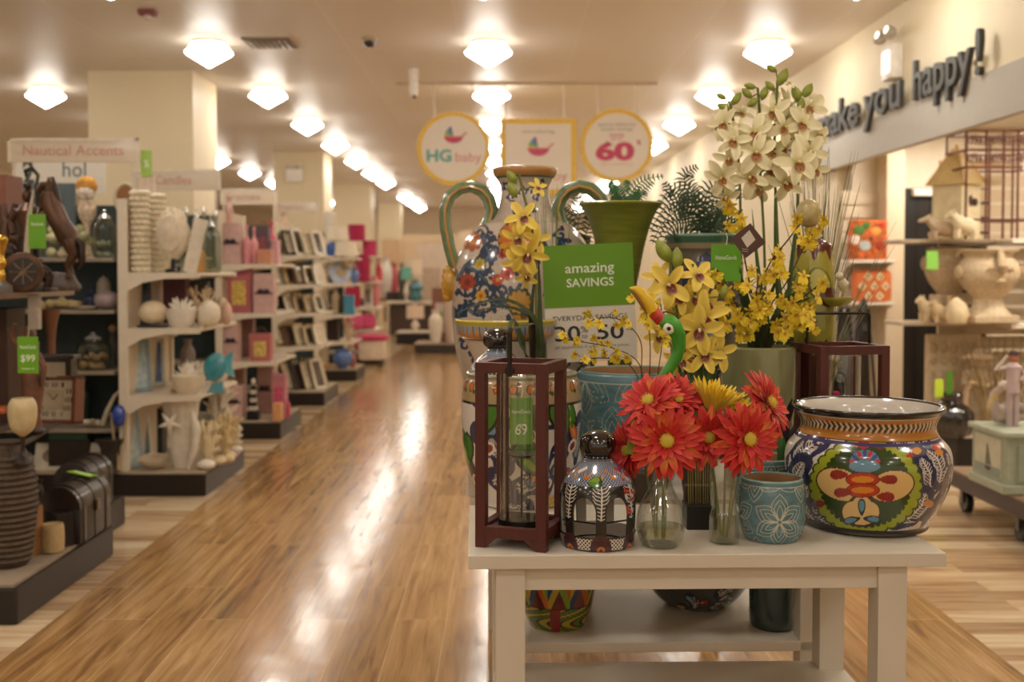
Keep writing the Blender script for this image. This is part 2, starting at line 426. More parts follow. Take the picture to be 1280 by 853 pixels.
# far end partitions
slab('wall_partition', (-2.2, 33.5, 1.25), (2.6, .2, 2.5), mat('#e2c9a4', rough=.6, var=.06))
slab('wall_partition', (0.6, 27.5, 1.2), (3.4, .15, 2.4), mat('#e6d0b4', rough=.6, var=.08, scale=1))
# ------------------------------------------------------------------ ceiling lights
LAMP_C = '#fff8ee'
lampm = mat(LAMP_C, rough=.4, emit=32, var=0)
rimm = mat('#e8e2d6', rough=.4); collm = mat('#fff4e4', rough=.4, emit=3.2, var=0)
rows = [-5.02, -2.58, -.13, 2.32]
shade_top = [(.14, .022), (.152, .012), (.198, -.052), (.203, -.062)]
shade_prof = [(.203, -.062), (.203, -.070), (.192, -.080), (.10, -.136), (.012, -.190), (.003, -.192)]
proto = None; n = 0
LG = 'prismatic ceiling lights'
for r_, lx in enumerate(rows):
    for k in range(-6, 11):
        ly = 9.76+2.44*k
        if lx > 2 and ly < 9 and False: continue
        if any(abs(lx-cx) < .75 and c0-.3 < ly < c0+1.2 for cx, c0 in ((-3.65, 11.2), (-3.5, 18.9), (-3.3, 26))): continue
        pos = (lx, ly, CEIL-.03)
        lab = 'glowing diamond-shaped glass ceiling light in one of the long rows over the store'
        if proto is None:
            proto = thing('ceiling_light', lab, 'ceiling light', pos, 0, LG)
            MB().lathe(shade_prof, (0,0,-.005), 20, close=False).build('diffuser', lampm, proto)
            MB().lathe(shade_top, (0,0,-.005), 20, close=False).build('glass_collar', collm, proto)
            MB().lathe([(.06, .03), (.15, .03), (.155, .012), (.145, .0)], (0,0,0), 20).build('rim', rimm, proto)
        else:
            dup(proto, pos, None, lab, LG)
# unseen panel lights added behind the fascia to brighten the alcove
for k, (x, y) in enumerate([(3.75, 8.9), (4.0, 7.2), (4.0, 5.2), (5.6, 7.4)]):
    t = thing('alcove_fill_light', 'added square fill light hidden behind the fascia, brightening the side alcove', 'ceiling light', (x, y, 2.70), 0, 'added alcove fill lights')
    MB().box((0,0,-.006), (.5, .5, .012)).build('diffuser', mat('#fff4e6', emit=40, var=0), t, smooth=False)
    MB().box((0,.27,-.008), (.58, .04, .03)).box((0,-.27,-.008), (.58, .04, .03)).box((.27,0,-.008), (.04, .5, .03)).box((-.27,0,-.008), (.04, .5, .03)).build('frame', rimm, t, smooth=False)
w = bpy.data.worlds.new('world'); sc.world = w; w.use_nodes = True
w.node_tree.nodes['Background'].inputs[0].default_value = lin('#e2cdb0')+(1,); w.node_tree.nodes['Background'].inputs[1].default_value = .9
# ------------------------------------------------------------------ things on the ceiling and upper wall
p = W(185, 40, 8.6); t = thing('fire_strobe', 'small dark red fire alarm strobe on the ceiling', 'alarm', (p.x, 8.6, CEIL))
MB().box((0,0,-.02), (.13, .1, .04), bev=.008).build('housing', mat('#7c3a34', rough=.5), t); MB().ell((0,0,-.05), (.03,.03,.025)).build('lens', mat('#d8c8c0', rough=.2), t)
p = W(338, 64, 9.8); t = thing('air_vent', 'metal slotted air vent in the ceiling beside a light', 'vent', (p.x, 9.8, CEIL))
MB().box((0,0,-.008), (.42, .42, .016), bev=.004).build('frame', mat('#8d7f6c', rough=.5), t, smooth=False)
mb = MB()
for k in range(7): mb.box((-.15+.05*k, 0, -.024), (.03, .36, .006), rot=Euler((0, .5, 0)))
mb.build('louvres', mat('#b3a590', rough=.4), t, smooth=False)
p = W(462, 51, 9.6); t = thing('dome_camera', 'dark dome security camera on the ceiling', 'camera', (p.x, 9.6, CEIL))
MB().lathe([(.07, 0), (.075, -.02), (.065, -.03)], n=24).build('mount', mat('#c9b596', rough=.5), t); MB().ell((0,0,-.03), (.058,.058,.06)).build('dome', mat('#17181a', rough=.08, coat=1), t)
p = W(517, 104, 11); t = thing('pendant_sensor', 'white tube shaped sensor hanging below the ceiling', 'sensor', (p.x, 11.0, CEIL))
MB().tube([(0,0,0), (0,0,-.07)], .012).build('stem', mat('#d9cdbb'), t); MB().lathe([(.05, -.02), (.045, -.06), (.04, -.25), (.03, -.29)], n=20, sx=1, sy=.8).build('body', mat('#e6ddd0', rough=.4), t)
MB().ell((.005,-.01,-.29), (.022,.02,.02)).build('eye', mat('#6b5a48'), t)
# emergency light on the right wall
t = thing('emergency_light', 'white twin-head emergency light high on the cream wall above the slogan', 'light', (LXR-.002, 8.45, 3.02))
MB().box((-.045,0,0), (.09, .24, .26), bev=.015).build('housing', mat('#efe9df', rough=.35), t)
MB().box((-.094,0,-.0), (.012, .14, .16), bev=.004).build('lens_panel', mat('#fff4df', emit=1.6, var=0), t)
for s in (-1, 1):
    h = MB().lathe(sm([(.02, 0), (.045, .02), (.055, .07), (.05, .075)], 10), (-.06, s*.1, .19), 18, rot=Euler((0, -1.2, 0))).build('lamp_head', mat('#b9b2a6', rough=.3, metal=.4), t)
    MB().ell((-.125, s*.1, .215), (.012, .04, .04)).build('bulb', mat('#fff4df', emit=2.5, var=0), h)
# a second one far off on a pillar
t = thing('emergency_light', 'small emergency light on a distant cream pillar at the left', 'light', (-3.55, 18.89, 3.05))
MB().box((0,-.04,0), (.28, .08, .22), bev=.015).build('housing', mat('#efe9df', rough=.35), t)
for s in (-1, 1): MB().ell((s*.09, -.06, .15), .045).build('lamp_head', mat('#cfc8ba', rough=.3), t)
# slogan standing on the fascia
t = thing('slogan_lettering', 'dark cut-out slogan "make you happy!" mounted on the right wall above the opening', 'lettering', (LXR-.06, 8.55, 2.64), -PI/2)
ltr = mat('#3b3a36', rough=.5, var=.05)
# letters run towards the camera: local +x points to world -y
word = [('that', 3.28, .60, .235, .005), ('make', 1.34+.6, .85, .0, 0), ]
def word_at(s, ya, yb, zlo, zhi):
    """word between depths ya (start, far) and yb (end, near)"""
    cx = 8.55-(ya+yb)/2
    return text(s, t, cx, (zlo+zhi)/2, abs(ya-yb), zhi-zlo, ltr, 0, ext=.035, bold=.012, name='word')
word_at('that', 11.55, 10.65, .0, .29)
word_at('make', 10.33, 9.12, .0, .29)
word_at('you', 8.98, 8.15, -.085, .205)
word_at('happy', 7.90, 6.93, -.085, .29)
word_at('!', 6.86, 6.79, 0, .29)
# ------------------------------------------------------------------ hanging baby signs
yel = mat('#e8bf45', rough=.5, var=.03); offw = mat('#e7dccb', rough=.5, var=.02); pink = mat('#c9496b', rough=.5); teal = mat('#5fa79e', rough=.5); rose = mat('#cf7f7a', rough=.5); grey = mat('#9a8f86', rough=.5)
HY = 11.9
def buggy(t, cx, cz, s):
    """baby carriage emblem: pink tub, striped hood, handle"""
    n = 18
    MB().prism([(cx+s*math.cos(a), cz-.0+s*.72*math.sin(a)) for a in [PI+PI*i/n for i in range(n+1)]], -.016, -.008).build('emblem_tub', pink, t, smooth=False)
    for k, c in enumerate(['#7a5b9a', '#4a90b0', '#6fae55', '#e0c23c']):
        a0, a1 = PI*(.56+.11*k), PI*(.56+.11*(k+1)); q = s*.95
        MB().prism([(cx-.05*s, cz+.06*s)]+[(cx-.05*s+q*math.cos(a0+(a1-a0)*i/5), cz+.06*s+q*(1.05-.12*k)*math.sin(a0+(a1-a0)*i/5)) for i in range(6)], -.016, -.008).build('emblem_hood', mat(c, rough=.5), t, smooth=False)
    MB().tube([(cx+s*.85, -.012, cz), (cx+s*1.1, -.012, cz+.2*s), (cx+s*1.4, -.012, cz+.45*s)], .008, 5).build('emblem_handle', rose, t)
def wires(t, xs, z, x):
    for q in xs: MB().tube([(q, 0, z), (q-.02, 0, CEIL-.0-t.location.z)], .008, 5).build('hanging_wire', mat('#e2d3c0', rough=.5), t)
def scallop(r, n=44, amp=.014):
    return [((r+amp*abs(math.sin(n*a/2)))*math.cos(a), (r+amp*abs(math.sin(n*a/2)))*math.sin(a)) for a in [2*PI*i/(n*6) for i in range(n*6)]]
c = W(567, 186, HY); t = thing('round_sign', 'round hanging sign with yellow scalloped edge reading HG baby', 'sign', c, 0)
MB().prism(scallop(.385), 0, .012).build('scalloped_edge', yel, t, smooth=False); MB().prism([(.345*math.cos(a), .345*math.sin(a)) for a in [2*PI*i/60 for i in range(60)]], -.007, 0).build('face', offw, t, smooth=False)
buggy(t, .0, .13, .10); text('HG', t, -.155, -.075, .27, .135, teal, -.009, bold=.035); text('baby', t, .16, -.105, .28, .13, rose, -.009)
wires(t, (-.2, .22), .33, 0)
c = W(673, 196, HY); t = thing('square_sign', 'square hanging sign with yellow border and the word introducing over a baby carriage emblem', 'sign', c, 0)
sq = []
hs = .40
for k in range(4):
    a = k*PI/2
    for i in range(96):
        u = -hs+2*hs*i/96; o_ = hs+.012*abs(math.sin(i/96*11*PI)); sq.append((u*math.cos(a)+o_*math.sin(a)*1, u*math.sin(a)-o_*math.cos(a)))
MB().prism(sq, 0, .012).build('scalloped_edge', yel, t, smooth=False); MB().box((0,-.0035,0), (.70, .007, .70)).build('face', offw, t, smooth=False)
text('introducing', t, .0, .265, .34, .05, grey, -.009); buggy(t, .0, .09, .115); text('HG', t, -.15, -.19, .26, .13, teal, -.009, bold=.035); text('baby', t, .17, -.22, .28, .13, rose, -.009)
wires(t, (-.34, .28), .38, 0)
c = W(771, 182, HY); t = thing('round_sign', 'round hanging sign with yellow scalloped edge reading save up to 60', 'sign', c, 0)
MB().prism(scallop(.385), 0, .012).build('scalloped_edge', yel, t, smooth=False); MB().prism([(.345*math.cos(a), .345*math.sin(a)) for a in [2*PI*i/60 for i in range(60)]], -.007, 0).build('face', offw, t, smooth=False)
text('special deliveries', t, 0, .22, .40, .045, grey, -.009); text('sweet savings', t, 0, .17, .34, .045, grey, -.009); text('SAVE', t, -.0, .11, .15, .03, pink, -.009, bold=.02); text('UP TO', t, -.0, .07, .12, .025, pink, -.009, bold=.02)
text('60', t, -.02, -.06, .42, .21, pink, -.009, bold=.05); text('%', t, .235, .03, .045, .05, pink, -.009, bold=.02)
text('off department and specialty store prices', t, 0, -.2, .36, .02, rose, -.009)
wires(t, (-.2, .22), .33, 0)
# rear soffit rail where the signs hang from
slab('trim_rail', (.25, 11.9, CEIL-.012), (2.8, .03, .024), mat('#cbb597', rough=.5))
# ================================================================== products (each builder returns the thing)
def place(px, z, Y): return Vector(((px-CXV)/F*Y, Y, z))
def sz(px0, px1, pyt, z, Y):
    """centre on level z at depth Y, width and height of what the photo shows between px0..px1 and up to row pyt"""
    return place((px0+px1)/2, z, Y), (px1-px0)/F*Y, W(px0, pyt, Y).z-z
class Shelfset: pass
def solid(name, mb, m, label, cat, loc, rz=0, group=None):
    o = mb.build(name, m, None, loc); o.rotation_euler = (0, 0, rz); return tag(o, label, cat, group)
def vase(px0, px1, pyt, z, Y, color, label, shape='urn', name='vase', cat='vase', rough=.35, group=None, bump=0, d=None, wob=None, coat=0, metal=0, n=26):
    c, w, h = sz(px0, px1, pyt, z, Y); r = w/2
    P = {'urn': [(.45,0),(.7,.12),(1,.45),(.9,.7),(.5,.86),(.45,.92),(.6,1)],
         'tall': [(.6,0),(.75,.1),(1,.55),(.95,.75),(.55,.88),(.5,.94),(.62,1)],
         'cyl': [(.85,0),(.95,.06),(1,.5),(.95,.94),(.85,1)],
         'round': [(.4,0),(.85,.2),(1,.5),(.85,.8),(.4,.97),(.3,1)],
         'bottle': [(.8,0),(1,.08),(1,.5),(.8,.62),(.3,.74),(.28,.92),(.38,.95),(.38,1)],
         'goblet': [(.75,0),(.7,.03),(.2,.1),(.15,.35),(.35,.45),(.95,.7),(1,.85),(.9,1)],
         'bowl': [(.4,0),(.5,.06),(.85,.4),(1,.95),(.97,1)],
         'flare': [(.6,0),(.5,.15),(.45,.4),(.6,.7),(1,1)],
         'jar': [(.7,0),(.9,.1),(1,.5),(.9,.8),(.6,.88),(.62,.9),(.6,.94),(.15,.96),(.12,1)]}[shape]
    pr = sm([(a*r, b*h) for a, b in P], 22)
    t = thing(name, label, cat, c, 0, group)
    MB().lathe(pr, n=n, wob=wob).build('body', mat(color, rough=rough, bump=bump, coat=coat, metal=metal, scale=60 if bump else 18), t)
    rr, zz = pr[-1]
    MB().lathe([(rr*1.04, zz-.004), (rr*1.05, zz+.004), (rr*.85, zz+.004), (rr*.8, zz-.01)], n=n).build('lip', mat(color, rough=rough, coat=coat, metal=metal), t)
    return t
def boxy(px0, px1, pyt, z, Y, color, label, name='gift_box', cat='box', dep=.12, rz=0, lid=None, deco=None, group=None, rough=.55, tilt=0):
    c, w, h = sz(px0, px1, pyt, z, Y); w *= .94; t = thing(name, label, cat, c, rz, group)
    if tilt: t.rotation_euler = (tilt, 0, rz)
    hl = .18*h if lid else 0
    MB().box((0,0,(h-hl)/2), (w, dep, h-hl), bev=.004).build('body', mat(color, rough=rough), t, smooth=False)
    if lid: MB().box((0,0,h-hl/2), (w*1.05, dep*1.06, hl), bev=.004).build('lid', mat(lid, rough=rough), t, smooth=False)
    if deco == 'bow':
        b = MB()
        for s in (-1, 1): b.ell((s*w*.16, -dep/2-.012, h*.55), (w*.15, .012, h*.06), rot=Euler((0, s*.3, 0)))
        b.ell((0, -dep/2-.016, h*.55), (.012, .012, .012)); b.box((0, -dep/2-.003, h*.5), (w*.9, .005, .012))
        b.build('ribbon_bow', mat('#2b2022', rough=.5), t)
    elif deco:
        MB().box((0, -dep/2-.003, h*.45), (w*.6, .006, h*.55), bev=.002).build('label_panel', mat(deco, rough=.5, var=.4, scale=40), t, smooth=False)
        MB().tube([(-w*.3, 0, h), (-w*.15, 0, h+.05), (w*.15, 0, h+.05), (w*.3, 0, h)], .004, 6).build('handle', mat('#8a5a50', rough=.5), t)
    return t
def frame(px0, px1, pyt, z, Y, color, label, inner='#d8cdb8', rz=.9, tilt=-.16, wreal=None, group=None, name='picture_frame', cat='picture frame', bord=.16, metal=0, inner_emit=0):
    c, w, h = sz(px0, px1, pyt, z, Y); w = wreal or w/max(.25, math.cos(rz)); b = min(w, h)*bord
    t = thing(name, label, cat, c, rz, group); t.rotation_euler = (tilt, 0, rz)
    m = MB()
    m.box((-w/2+b/2, 0, h/2), (b, .018, h), bev=.004); m.box((w/2-b/2, 0, h/2), (b, .018, h), bev=.004)
    m.box((0, 0, b/2), (w, .018, b), bev=.004); m.box((0, 0, h-b/2), (w, .018, b), bev=.004)
    m.build('moulding', mat(color, rough=.3, metal=metal, var=.15, scale=50), t, smooth=False)
    MB().box((0, .002, h/2), (w-b*1.8, .006, h-b*1.8)).build('picture', mat(inner, rough=.25, var=.35, scale=25), t, smooth=False)
    MB().box((0, .07, h*.3), (w*.3, .006, h*.62), rot=Euler((.36, 0, 0))).build('easel_back', mat('#3a322b', rough=.7), t, smooth=False)
    return t
def shell_heap(mb, w, d, z0, n, r, rnd, squash=.6):
    for i in range(n):
        x, y = rnd.uniform(-w, w)/2, rnd.uniform(-d, d)/2; q = r*rnd.uniform(.6, 1.1)
        mb.ell((x, y, z0+q*.5+rnd.random()*r*.6), (q, q*.8, q*squash), 10, 7, rot=Euler((rnd.random(), rnd.random(), rnd.random()*3)), wob=lambda d_: 1+.12*math.sin(9*math.atan2(d_.x, d_.y)))
def starfish(mb, c, r, rot, n=5):
    M = rot.to_matrix()
    for k in range(n):
        a = 2*PI*k/n; mb.tube([Vector(c), Vector(c)+M @ Vector((math.cos(a)*r*.55, 0, math.sin(a)*r*.55)), Vector(c)+M @ Vector((math.cos(a)*r, 0, math.sin(a)*r))], [r*.24, r*.16, r*.04], 8)
def coral(mb, c, h, rnd, n=9, r=.012, spread=.6):
    for k in range(n):
        a = 2*PI*k/n+rnd.random(); s = rnd.uniform(.1, spread); p = Vector(c); pts = [p.copy()]
        for j in range(4):
            p = p+Vector((math.cos(a)*s*h/4, math.sin(a)*s*h/4*.6, h/4*rnd.uniform(.8, 1.1))); pts.append(p.copy()); a += rnd.uniform(-.6, .6)
        mb.tube(pts, [r*1.3, r*1.1, r, r*.9, r*.6], 7)
        for j in (1, 2, 3):
            b = a+rnd.uniform(-2, 2); q = pts[j]+Vector((math.cos(b)*h*.2, math.sin(b)*h*.1, h*.16)); mb.tube([pts[j], (pts[j]+q)/2+Vector((0,0,.005)), q], [r*.8, r*.7, r*.4], 6)
def price_tag(px0, px1, py0, py1, Y, label, lines, color='#69a81c', rz=0, lc='#e6eed4', big=None, name='price_tag'):
    c = W((px0+px1)/2, (py0+py1)/2, Y); w, h = (px1-px0)/F*Y, (py1-py0)/F*Y
    t = thing(name, label, 'price tag', c, rz)
    MB().box((0,0,0), (w, .002, h), bev=.0008).build('card', mat(color, rough=.5, var=.03), t, smooth=False)
    for s, cz, ww, hh in lines: text(s, t, 0, cz*h, ww*w, hh*h, mat(lc, rough=.5), -.0012, bold=.01)
    MB().tube([(-.0, 0, h/2-.004), (.004, .004, h/2+.02), (0, .01, h/2+.035)], .0012, 5).build('string', mat('#d8d0c0', rough=.8), t)
    return t
# ================================================================== gondolas down the left of the aisle
XE = -2.42          # plane of the end panels; end shelves reach out to the aisle
def gondola(Y0, depth, shelves, side, label, top, xl=-4.2, xr=-1.90, endcolor='#d9c9b0', back='#39484a', zb=.14, tone='#e3d7c2'):
    t = thing('gondola_shelf', label, 'shelf unit', (XE, Y0, 0))
    dk = mat('#221a17', rough=.4, var=.15); wh = mat(tone, rough=.4, var=.04)
    MB().box(((xr+xl)/2-XE, depth/2, zb/2), (xr-xl, depth, zb), bev=.008).build('base_platform', dk, t, smooth=False)
    MB().box(((xr+xl)/2-XE, depth/2, zb+.006), (xr-xl-.03, depth-.03, .012)).build('base_deck', mat('#b9a98f', rough=.5), t, smooth=False)
    MB().box((-.02, depth/2, (zb+.02+top)/2), (.03, depth-.12, top-zb-.02)).build('end_panel', mat(endcolor, rough=.6, var=.05), t, smooth=False)
    for yy in (.05, depth-.05): MB().box((-.01, yy, (zb+.012+top)/2), (.06, .035, top-zb-.012), bev=.004).build('upright', wh, t, smooth=False)
    MB().box(((xl-XE)/2-.02, depth/2, (zb+.02+top)/2), (abs(xl-XE)-.06, .03, top-zb-.05)).build('spine_panel', mat(back, rough=.6, var=.1), t, smooth=False)
    for z in shelves:
        b = MB(); D = xr-XE-.06
        b.box((D/2+.02, depth/2, z-.012), (D, depth-.08, .022), bev=.004)
        for yy in (.045, depth-.045):   # curved bracket lip on each flank
            b.prism([(.02, z-.001), (D+.02, z-.001), (D+.02, z-.035), (D*.55, z-.04), (D*.25, z-.065), (.02, z-.12)], yy-.008, yy+.008)
        b.build('end_shelf', wh, t, smooth=False)
    for z in side:
        b = MB(); b.box(((xl-XE)/2-.03, depth*.25, z-.015), (abs(xl-XE)-.08, depth*.42, .025), bev=.004)
        b.build('side_shelf', mat('#9b8f7d', rough=.45), t, smooth=False)
    MB().box((xl-XE+.02, depth/2, (zb+top)/2), (.03, depth-.12, top-zb)).build('far_panel', wh, t, smooth=False)
    return t
def zof(py, Y): return W(300, py, Y).z
Y2 = 7.02
S2 = [zof(341, Y2), zof(411, Y2), zof(496, Y2)]; B2 = .152
gondola(Y2, 1.06, S2, [zof(322, 7.1), zof(387, 7.1), zof(463, 7.1), zof(535, 7.1)], 'white-framed display shelf unit full of nautical decor, nearest along the left of the aisle', 1.90)
Y3 = 9.4; S3 = [zof(330, Y3), zof(392, Y3), zof(453, Y3)]; B3 = .152
gondola(Y3, .95, S3, [1.5, 1.08, .66], 'shelf unit of pink gift boxes standing behind the nautical unit', 1.95)
Y4 = 11.7; S4 = [zof(319, Y4), zof(356, Y4), zof(392, Y4), zof(434, Y4)]
gondola(Y4, 1.0, S4, [1.5, 1.08, .66], 'shelf unit with rows of picture frames, third along the aisle', 1.95, xl=-3.05)
Y5 = 14.3; S5 = [zof(322, Y5), zof(355, Y5), zof(394, Y5), zof(428, Y5)]
gondola(Y5, .9, S5, [1.5, 1.0], 'shelf unit with lampshades and blue ware, fourth along the aisle', 1.95, xl=-4.0)
Y6 = 17.0; S6 = [zof(320, Y6), zof(352, Y6), zof(385, Y6), zof(412, Y6)]
gondola(Y6, .9, S6, [1.4, .9], 'far shelf unit filled with magenta lampshades and cushions', 1.9, xl=-3.6)
# ---- nautical end shelves -------------------------------------------------
Yb = Y2+.16
rn = random.Random(3)
def beaded(px0, px1, pyt, z, Y, label):
    c, w, h = sz(px0, px1, pyt, z, Y); t = thing('beaded_column', label, 'decoration', c)
    MB().lathe([(w*.36, 0), (w*.33, h*.98)], n=18).build('core', mat('#c9b48d', rough=.5), t)
    b = MB(); nr = int(h/.038)
    for j in range(nr):
        for k in range(9): a = 2*PI*(k+.5*(j % 2))/9; b.ell((w*.36*math.sin(a), -w*.36*math.cos(a), .02+j*.038), (.026, .02, .02), 8, 6)
    o = b.build('shell_beads', mat('#e6dabd', rough=.2, coat=.5), t); o['kind'] = 'stuff'
    return t
beaded(164, 187, 238, S2[0], Yb, 'tall beaded cream column at the left of the top nautical shelf')
beaded(189, 207, 240, S2[0], Yb+.3, 'second beaded cream column, behind the first one')
c, w, h = sz(197, 236, 262, S2[0], Yb+.02); t = thing('coral_sphere', 'fuzzy round cream coral on a black stand, top nautical shelf', 'coral', c)
MB().lathe([(.05,0),(.05,.02),(.015,.03),(.012,.11)], n=16).build('stand', mat('#191514', rough=.3), t)
MB().ell((0,0,h*.62), (w*.52, w*.45, h*.40), 40, 26, wob=lambda d: 1+.06*math.sin(17*d.x+3)*math.sin(19*d.z)+.05*math.sin(23*d.y)).build('coral', mat('#e2d3b9', rough=.9, bump=.9, scale=80), t)
t = boxy(228, 246, 272, S2[0], Yb+.0, '#ded2be', 'cream panel leaning on the top nautical shelf beside glass bottles', 'leaning_plaque', 'plaque', .03, .25, tilt=-.0); t.rotation_euler = (-.05, .22, .25)
vase(244, 258, 300, S2[0], Yb+.05, '#cf9a5a', 'amber pear-shaped bottle on the top nautical shelf', 'bottle', 'bottle', 'bottle', .15)
def glassjar(px0, px1, pyt, z, Y, label, fill='#bfae8e', group=None, col='#dfe6dc'):
    c, w, h = sz(px0, px1, pyt, z, Y); t = thing('glass_jar', label, 'jar', c, 0, group); r = w/2
    MB().lathe(sm([(r*.9,0),(r,.05*h),(r,.6*h),(r*.8,.72*h),(r*.5,.78*h),(r*.55,.8*h)], 14), n=20).build('jar_body', glass(col), t)
    MB().lathe([(r*.55,.8*h),(r*.6,.82*h),(r*.3,.9*h),(r*.12,.93*h),(r*.16,.97*h),(r*.02,h)], n=18).build('jar_lid', mat('#c9cdc8', rough=.1, metal=.6), t)
    b = MB(); shell_heap(b, w*.62, w*.62, .0, 9, r*.34, rn); shell_heap(b, w*.6, w*.6, h*.22, 8, r*.3, rn)
    o = b.build('shell_filling', mat(fill, rough=.5), t); o['kind'] = 'stuff'; return t
glassjar(256, 272, 270, S2[0], Yb+.0, 'clear glass apothecary jar at the aisle end of the top nautical shelf')
glassjar(238, 254, 262, S2[0], Yb+.45, 'taller clear glass jar behind the amber bottle', '#a8b4a0')
# second shelf
t = thing('shell_ornament', 'smooth cream oval ornament on a dark tray, second nautical shelf', 'ornament', place(191, S2[1], Yb))
MB().box((0,0,.008), (.17,.13,.016), bev=.005).build('tray', mat('#1d1f24', rough=.3), t); MB().ell((0,0,.095), (.095,.07,.078), 24, 14).build('ornament_body', mat('#e3d0ae', rough=.4), t)
def spiky(px0, px1, pyt, z, Y, label, col='#e6dccb'):
    c, w, h = sz(px0, px1, pyt, z, Y); t = thing('shell_basket', label, 'basket', c); r = w/2
    MB().lathe(sm([(r*.55,0),(r*.8,h*.2),(r*.95,h*.55),(r*.85,h*.58)], 12), n=28, wob=lambda a, u: 1+.05*math.sin(14*a)).build('basket_bowl', mat(col, rough=.6, bump=.5, scale=60), t)
    b = MB()
    for k in range(26):
        a, e = rn.random()*2*PI, rn.uniform(.2, 1.3); d = Vector((math.cos(a)*math.cos(e), math.sin(a)*math.cos(e), math.sin(e)))
        p = Vector((0,0,h*.45)); b.tube([p+d*r*.2, p+Vector((d.x*r*.95, d.y*r*.9, d.z*h*.55))], [r*.16, r*.02], 6)
    b.build('shell_spikes', mat('#efe6d6', rough=.5), t); return t
spiky(206, 247, 369, S2[1], Yb, 'spiky white shell cluster basket, middle of the second nautical shelf')
vase(247, 275, 376, S2[1], Yb+.02, '#e4d8c0', 'rounded cream lidded shell pot at the aisle end of the second nautical shelf', 'round', 'shell_pot', 'pot', .6, bump=.5)
t = thing('sea_coral', 'branching cream coral behind the spiky shell basket', 'coral', place(250, S2[1], Yb+.35)); b = MB(); coral(b, (0,0,0), .26, rn, 8, .012); b.build('branches', mat('#e0c9a8', rough=.8), t)
vase(268, 286, 372, S2[1], Yb+.55, '#d9c6a2', 'knobbly beige shell ball standing at the rear corner of the second nautical shelf', 'round', 'shell_ball', 'ornament', .7, bump=.8)
frame(163, 188, 350, S2[1], Yb+.2, '#39495c', 'dark blue framed sea print on the second nautical shelf', '#28323c', rz=.5)
boxy(205, 236, 348, S2[1], Yb+.6, '#6d4452', 'plum coloured box behind the spiky shell basket', dep=.1)
# third shelf
frame(164, 186, 425, S2[2], Yb+.12, '#8ea5ae', 'pale blue frame leaning on the third nautical shelf', '#b9cbd0', rz=.7)
frame(180, 204, 424, S2[2], Yb+.5, '#c9cfc9', 'frame with a blue butterfly style print on the third nautical shelf', '#53699a', rz=.5)
spiky(213, 254, 452, S2[2], Yb, 'woven shell basket heaped with white shells, third nautical shelf', '#dccdb1')
t = thing('glass_fish', 'turquoise glass fish standing on the third nautical shelf', 'ornament', place(268, S2[2], Yb+.05))
b = MB(); b.ell((0,0,.17), (.075,.03,.095), 22, 14, rot=Euler((0,.3,0))); b.prism([(-.02,.06),(.05,.08),(.06,0),(-.05,0)], -.014, .014); b.build('fish_body', mat('#2f8fa0', rough=.08, coat=1), t)
MB().prism([(.05,.22),(.12,.28),(.11,.17),(.13,.1),(.05,.14)], -.006, .006).build('tail_fin', mat('#46a9b5', rough=.1, coat=1), t)
t = thing('sea_coral', 'small white coral sprig beside the turquoise glass fish', 'coral', place(248, S2[2], Yb+.3)); b = MB(); coral(b, (0,0,0), .2, rn, 7, .011); b.build('branches', mat('#efe6d6', rough=.8), t)
vase(225, 243, 425, S2[2], Yb+.5, '#8a7c74', 'grey brown vase behind the woven shell basket', 'tall')
vase(262, 285, 455, S2[2], Yb+.6, '#ded0ba', 'round beige shell dish at the rear of the third nautical shelf', 'bowl', 'shell_dish', 'dish', .6)
# base deck
c, w, h = sz(203, 247, 497, B2, Yb+.05); t = thing('shell_vase', 'tall white fluted shell vase with a starfish, on the floor deck of the nautical unit', 'vase', c)
MB().lathe(sm([(w*.26,0),(w*.3,h*.15),(w*.42,h*.6),(w*.5,h*.9),(w*.52,h),(w*.46,h),(w*.36,h*.6)], 24), n=48, wob=lambda a, u: 1+.06*math.sin(12*a)*u, sy=.7, close=False).build('fluted_body', mat('#e3dac8', rough=.45), t)
b = MB(); starfish(b, (-w*.2, -w*.42, h*.66), w*.34, Euler((.1, .3, 0))); b.build('starfish', mat('#efe6d3', rough=.8, bump=.5), t)
b = MB(); coral(b, (0,0,h*.7), h*.45, rn, 6, .012, .4); b.build('coral_sprig', mat('#b88f6a', rough=.8), t)
t = thing('shell_horn', 'curved white horn shell leaning on the fluted vase', 'shell', place(240, B2, Yb-.06))
MB().tube([(-.03,-.02,0.012), (.01,-.02,.14), (.025,-.01,.27), (-.01,0,.38)], [.012,.026,.032,.014], 10).build('horn', mat('#d8cfbd', rough=.3), t)
for i, (a, b_, top, dy, hh, lab, col) in enumerate([(250, 268, 520, .02, 1, 'cream coral cluster on the nautical deck beside the fluted vase', '#e0cfa6'), (268, 292, 512, .25, 1, 'large yellowish coral cluster at the corner of the nautical deck', '#dcc798'), (262, 284, 470, .62, 1, 'tall bleached coral at the rear of the nautical deck', '#e6dcc8'), (287, 299, 530, .55, 1, 'thin pale coral stem at the aisle edge of the nautical deck', '#e6dac2')]):
    c, w, h = sz(a, b_, top, B2, Yb+dy); t = thing('coral_cluster', lab, 'coral', c)
    MB().ell((0,0,.02), (w*.5, w*.4, .035), 14, 8).build('coral_foot', mat(col, rough=.9), t); b = MB(); coral(b, (0,0,.01), h*.92, rn, 12, .015, .75*w/h); b.build('branches', mat(col, rough=.85, bump=.4), t)
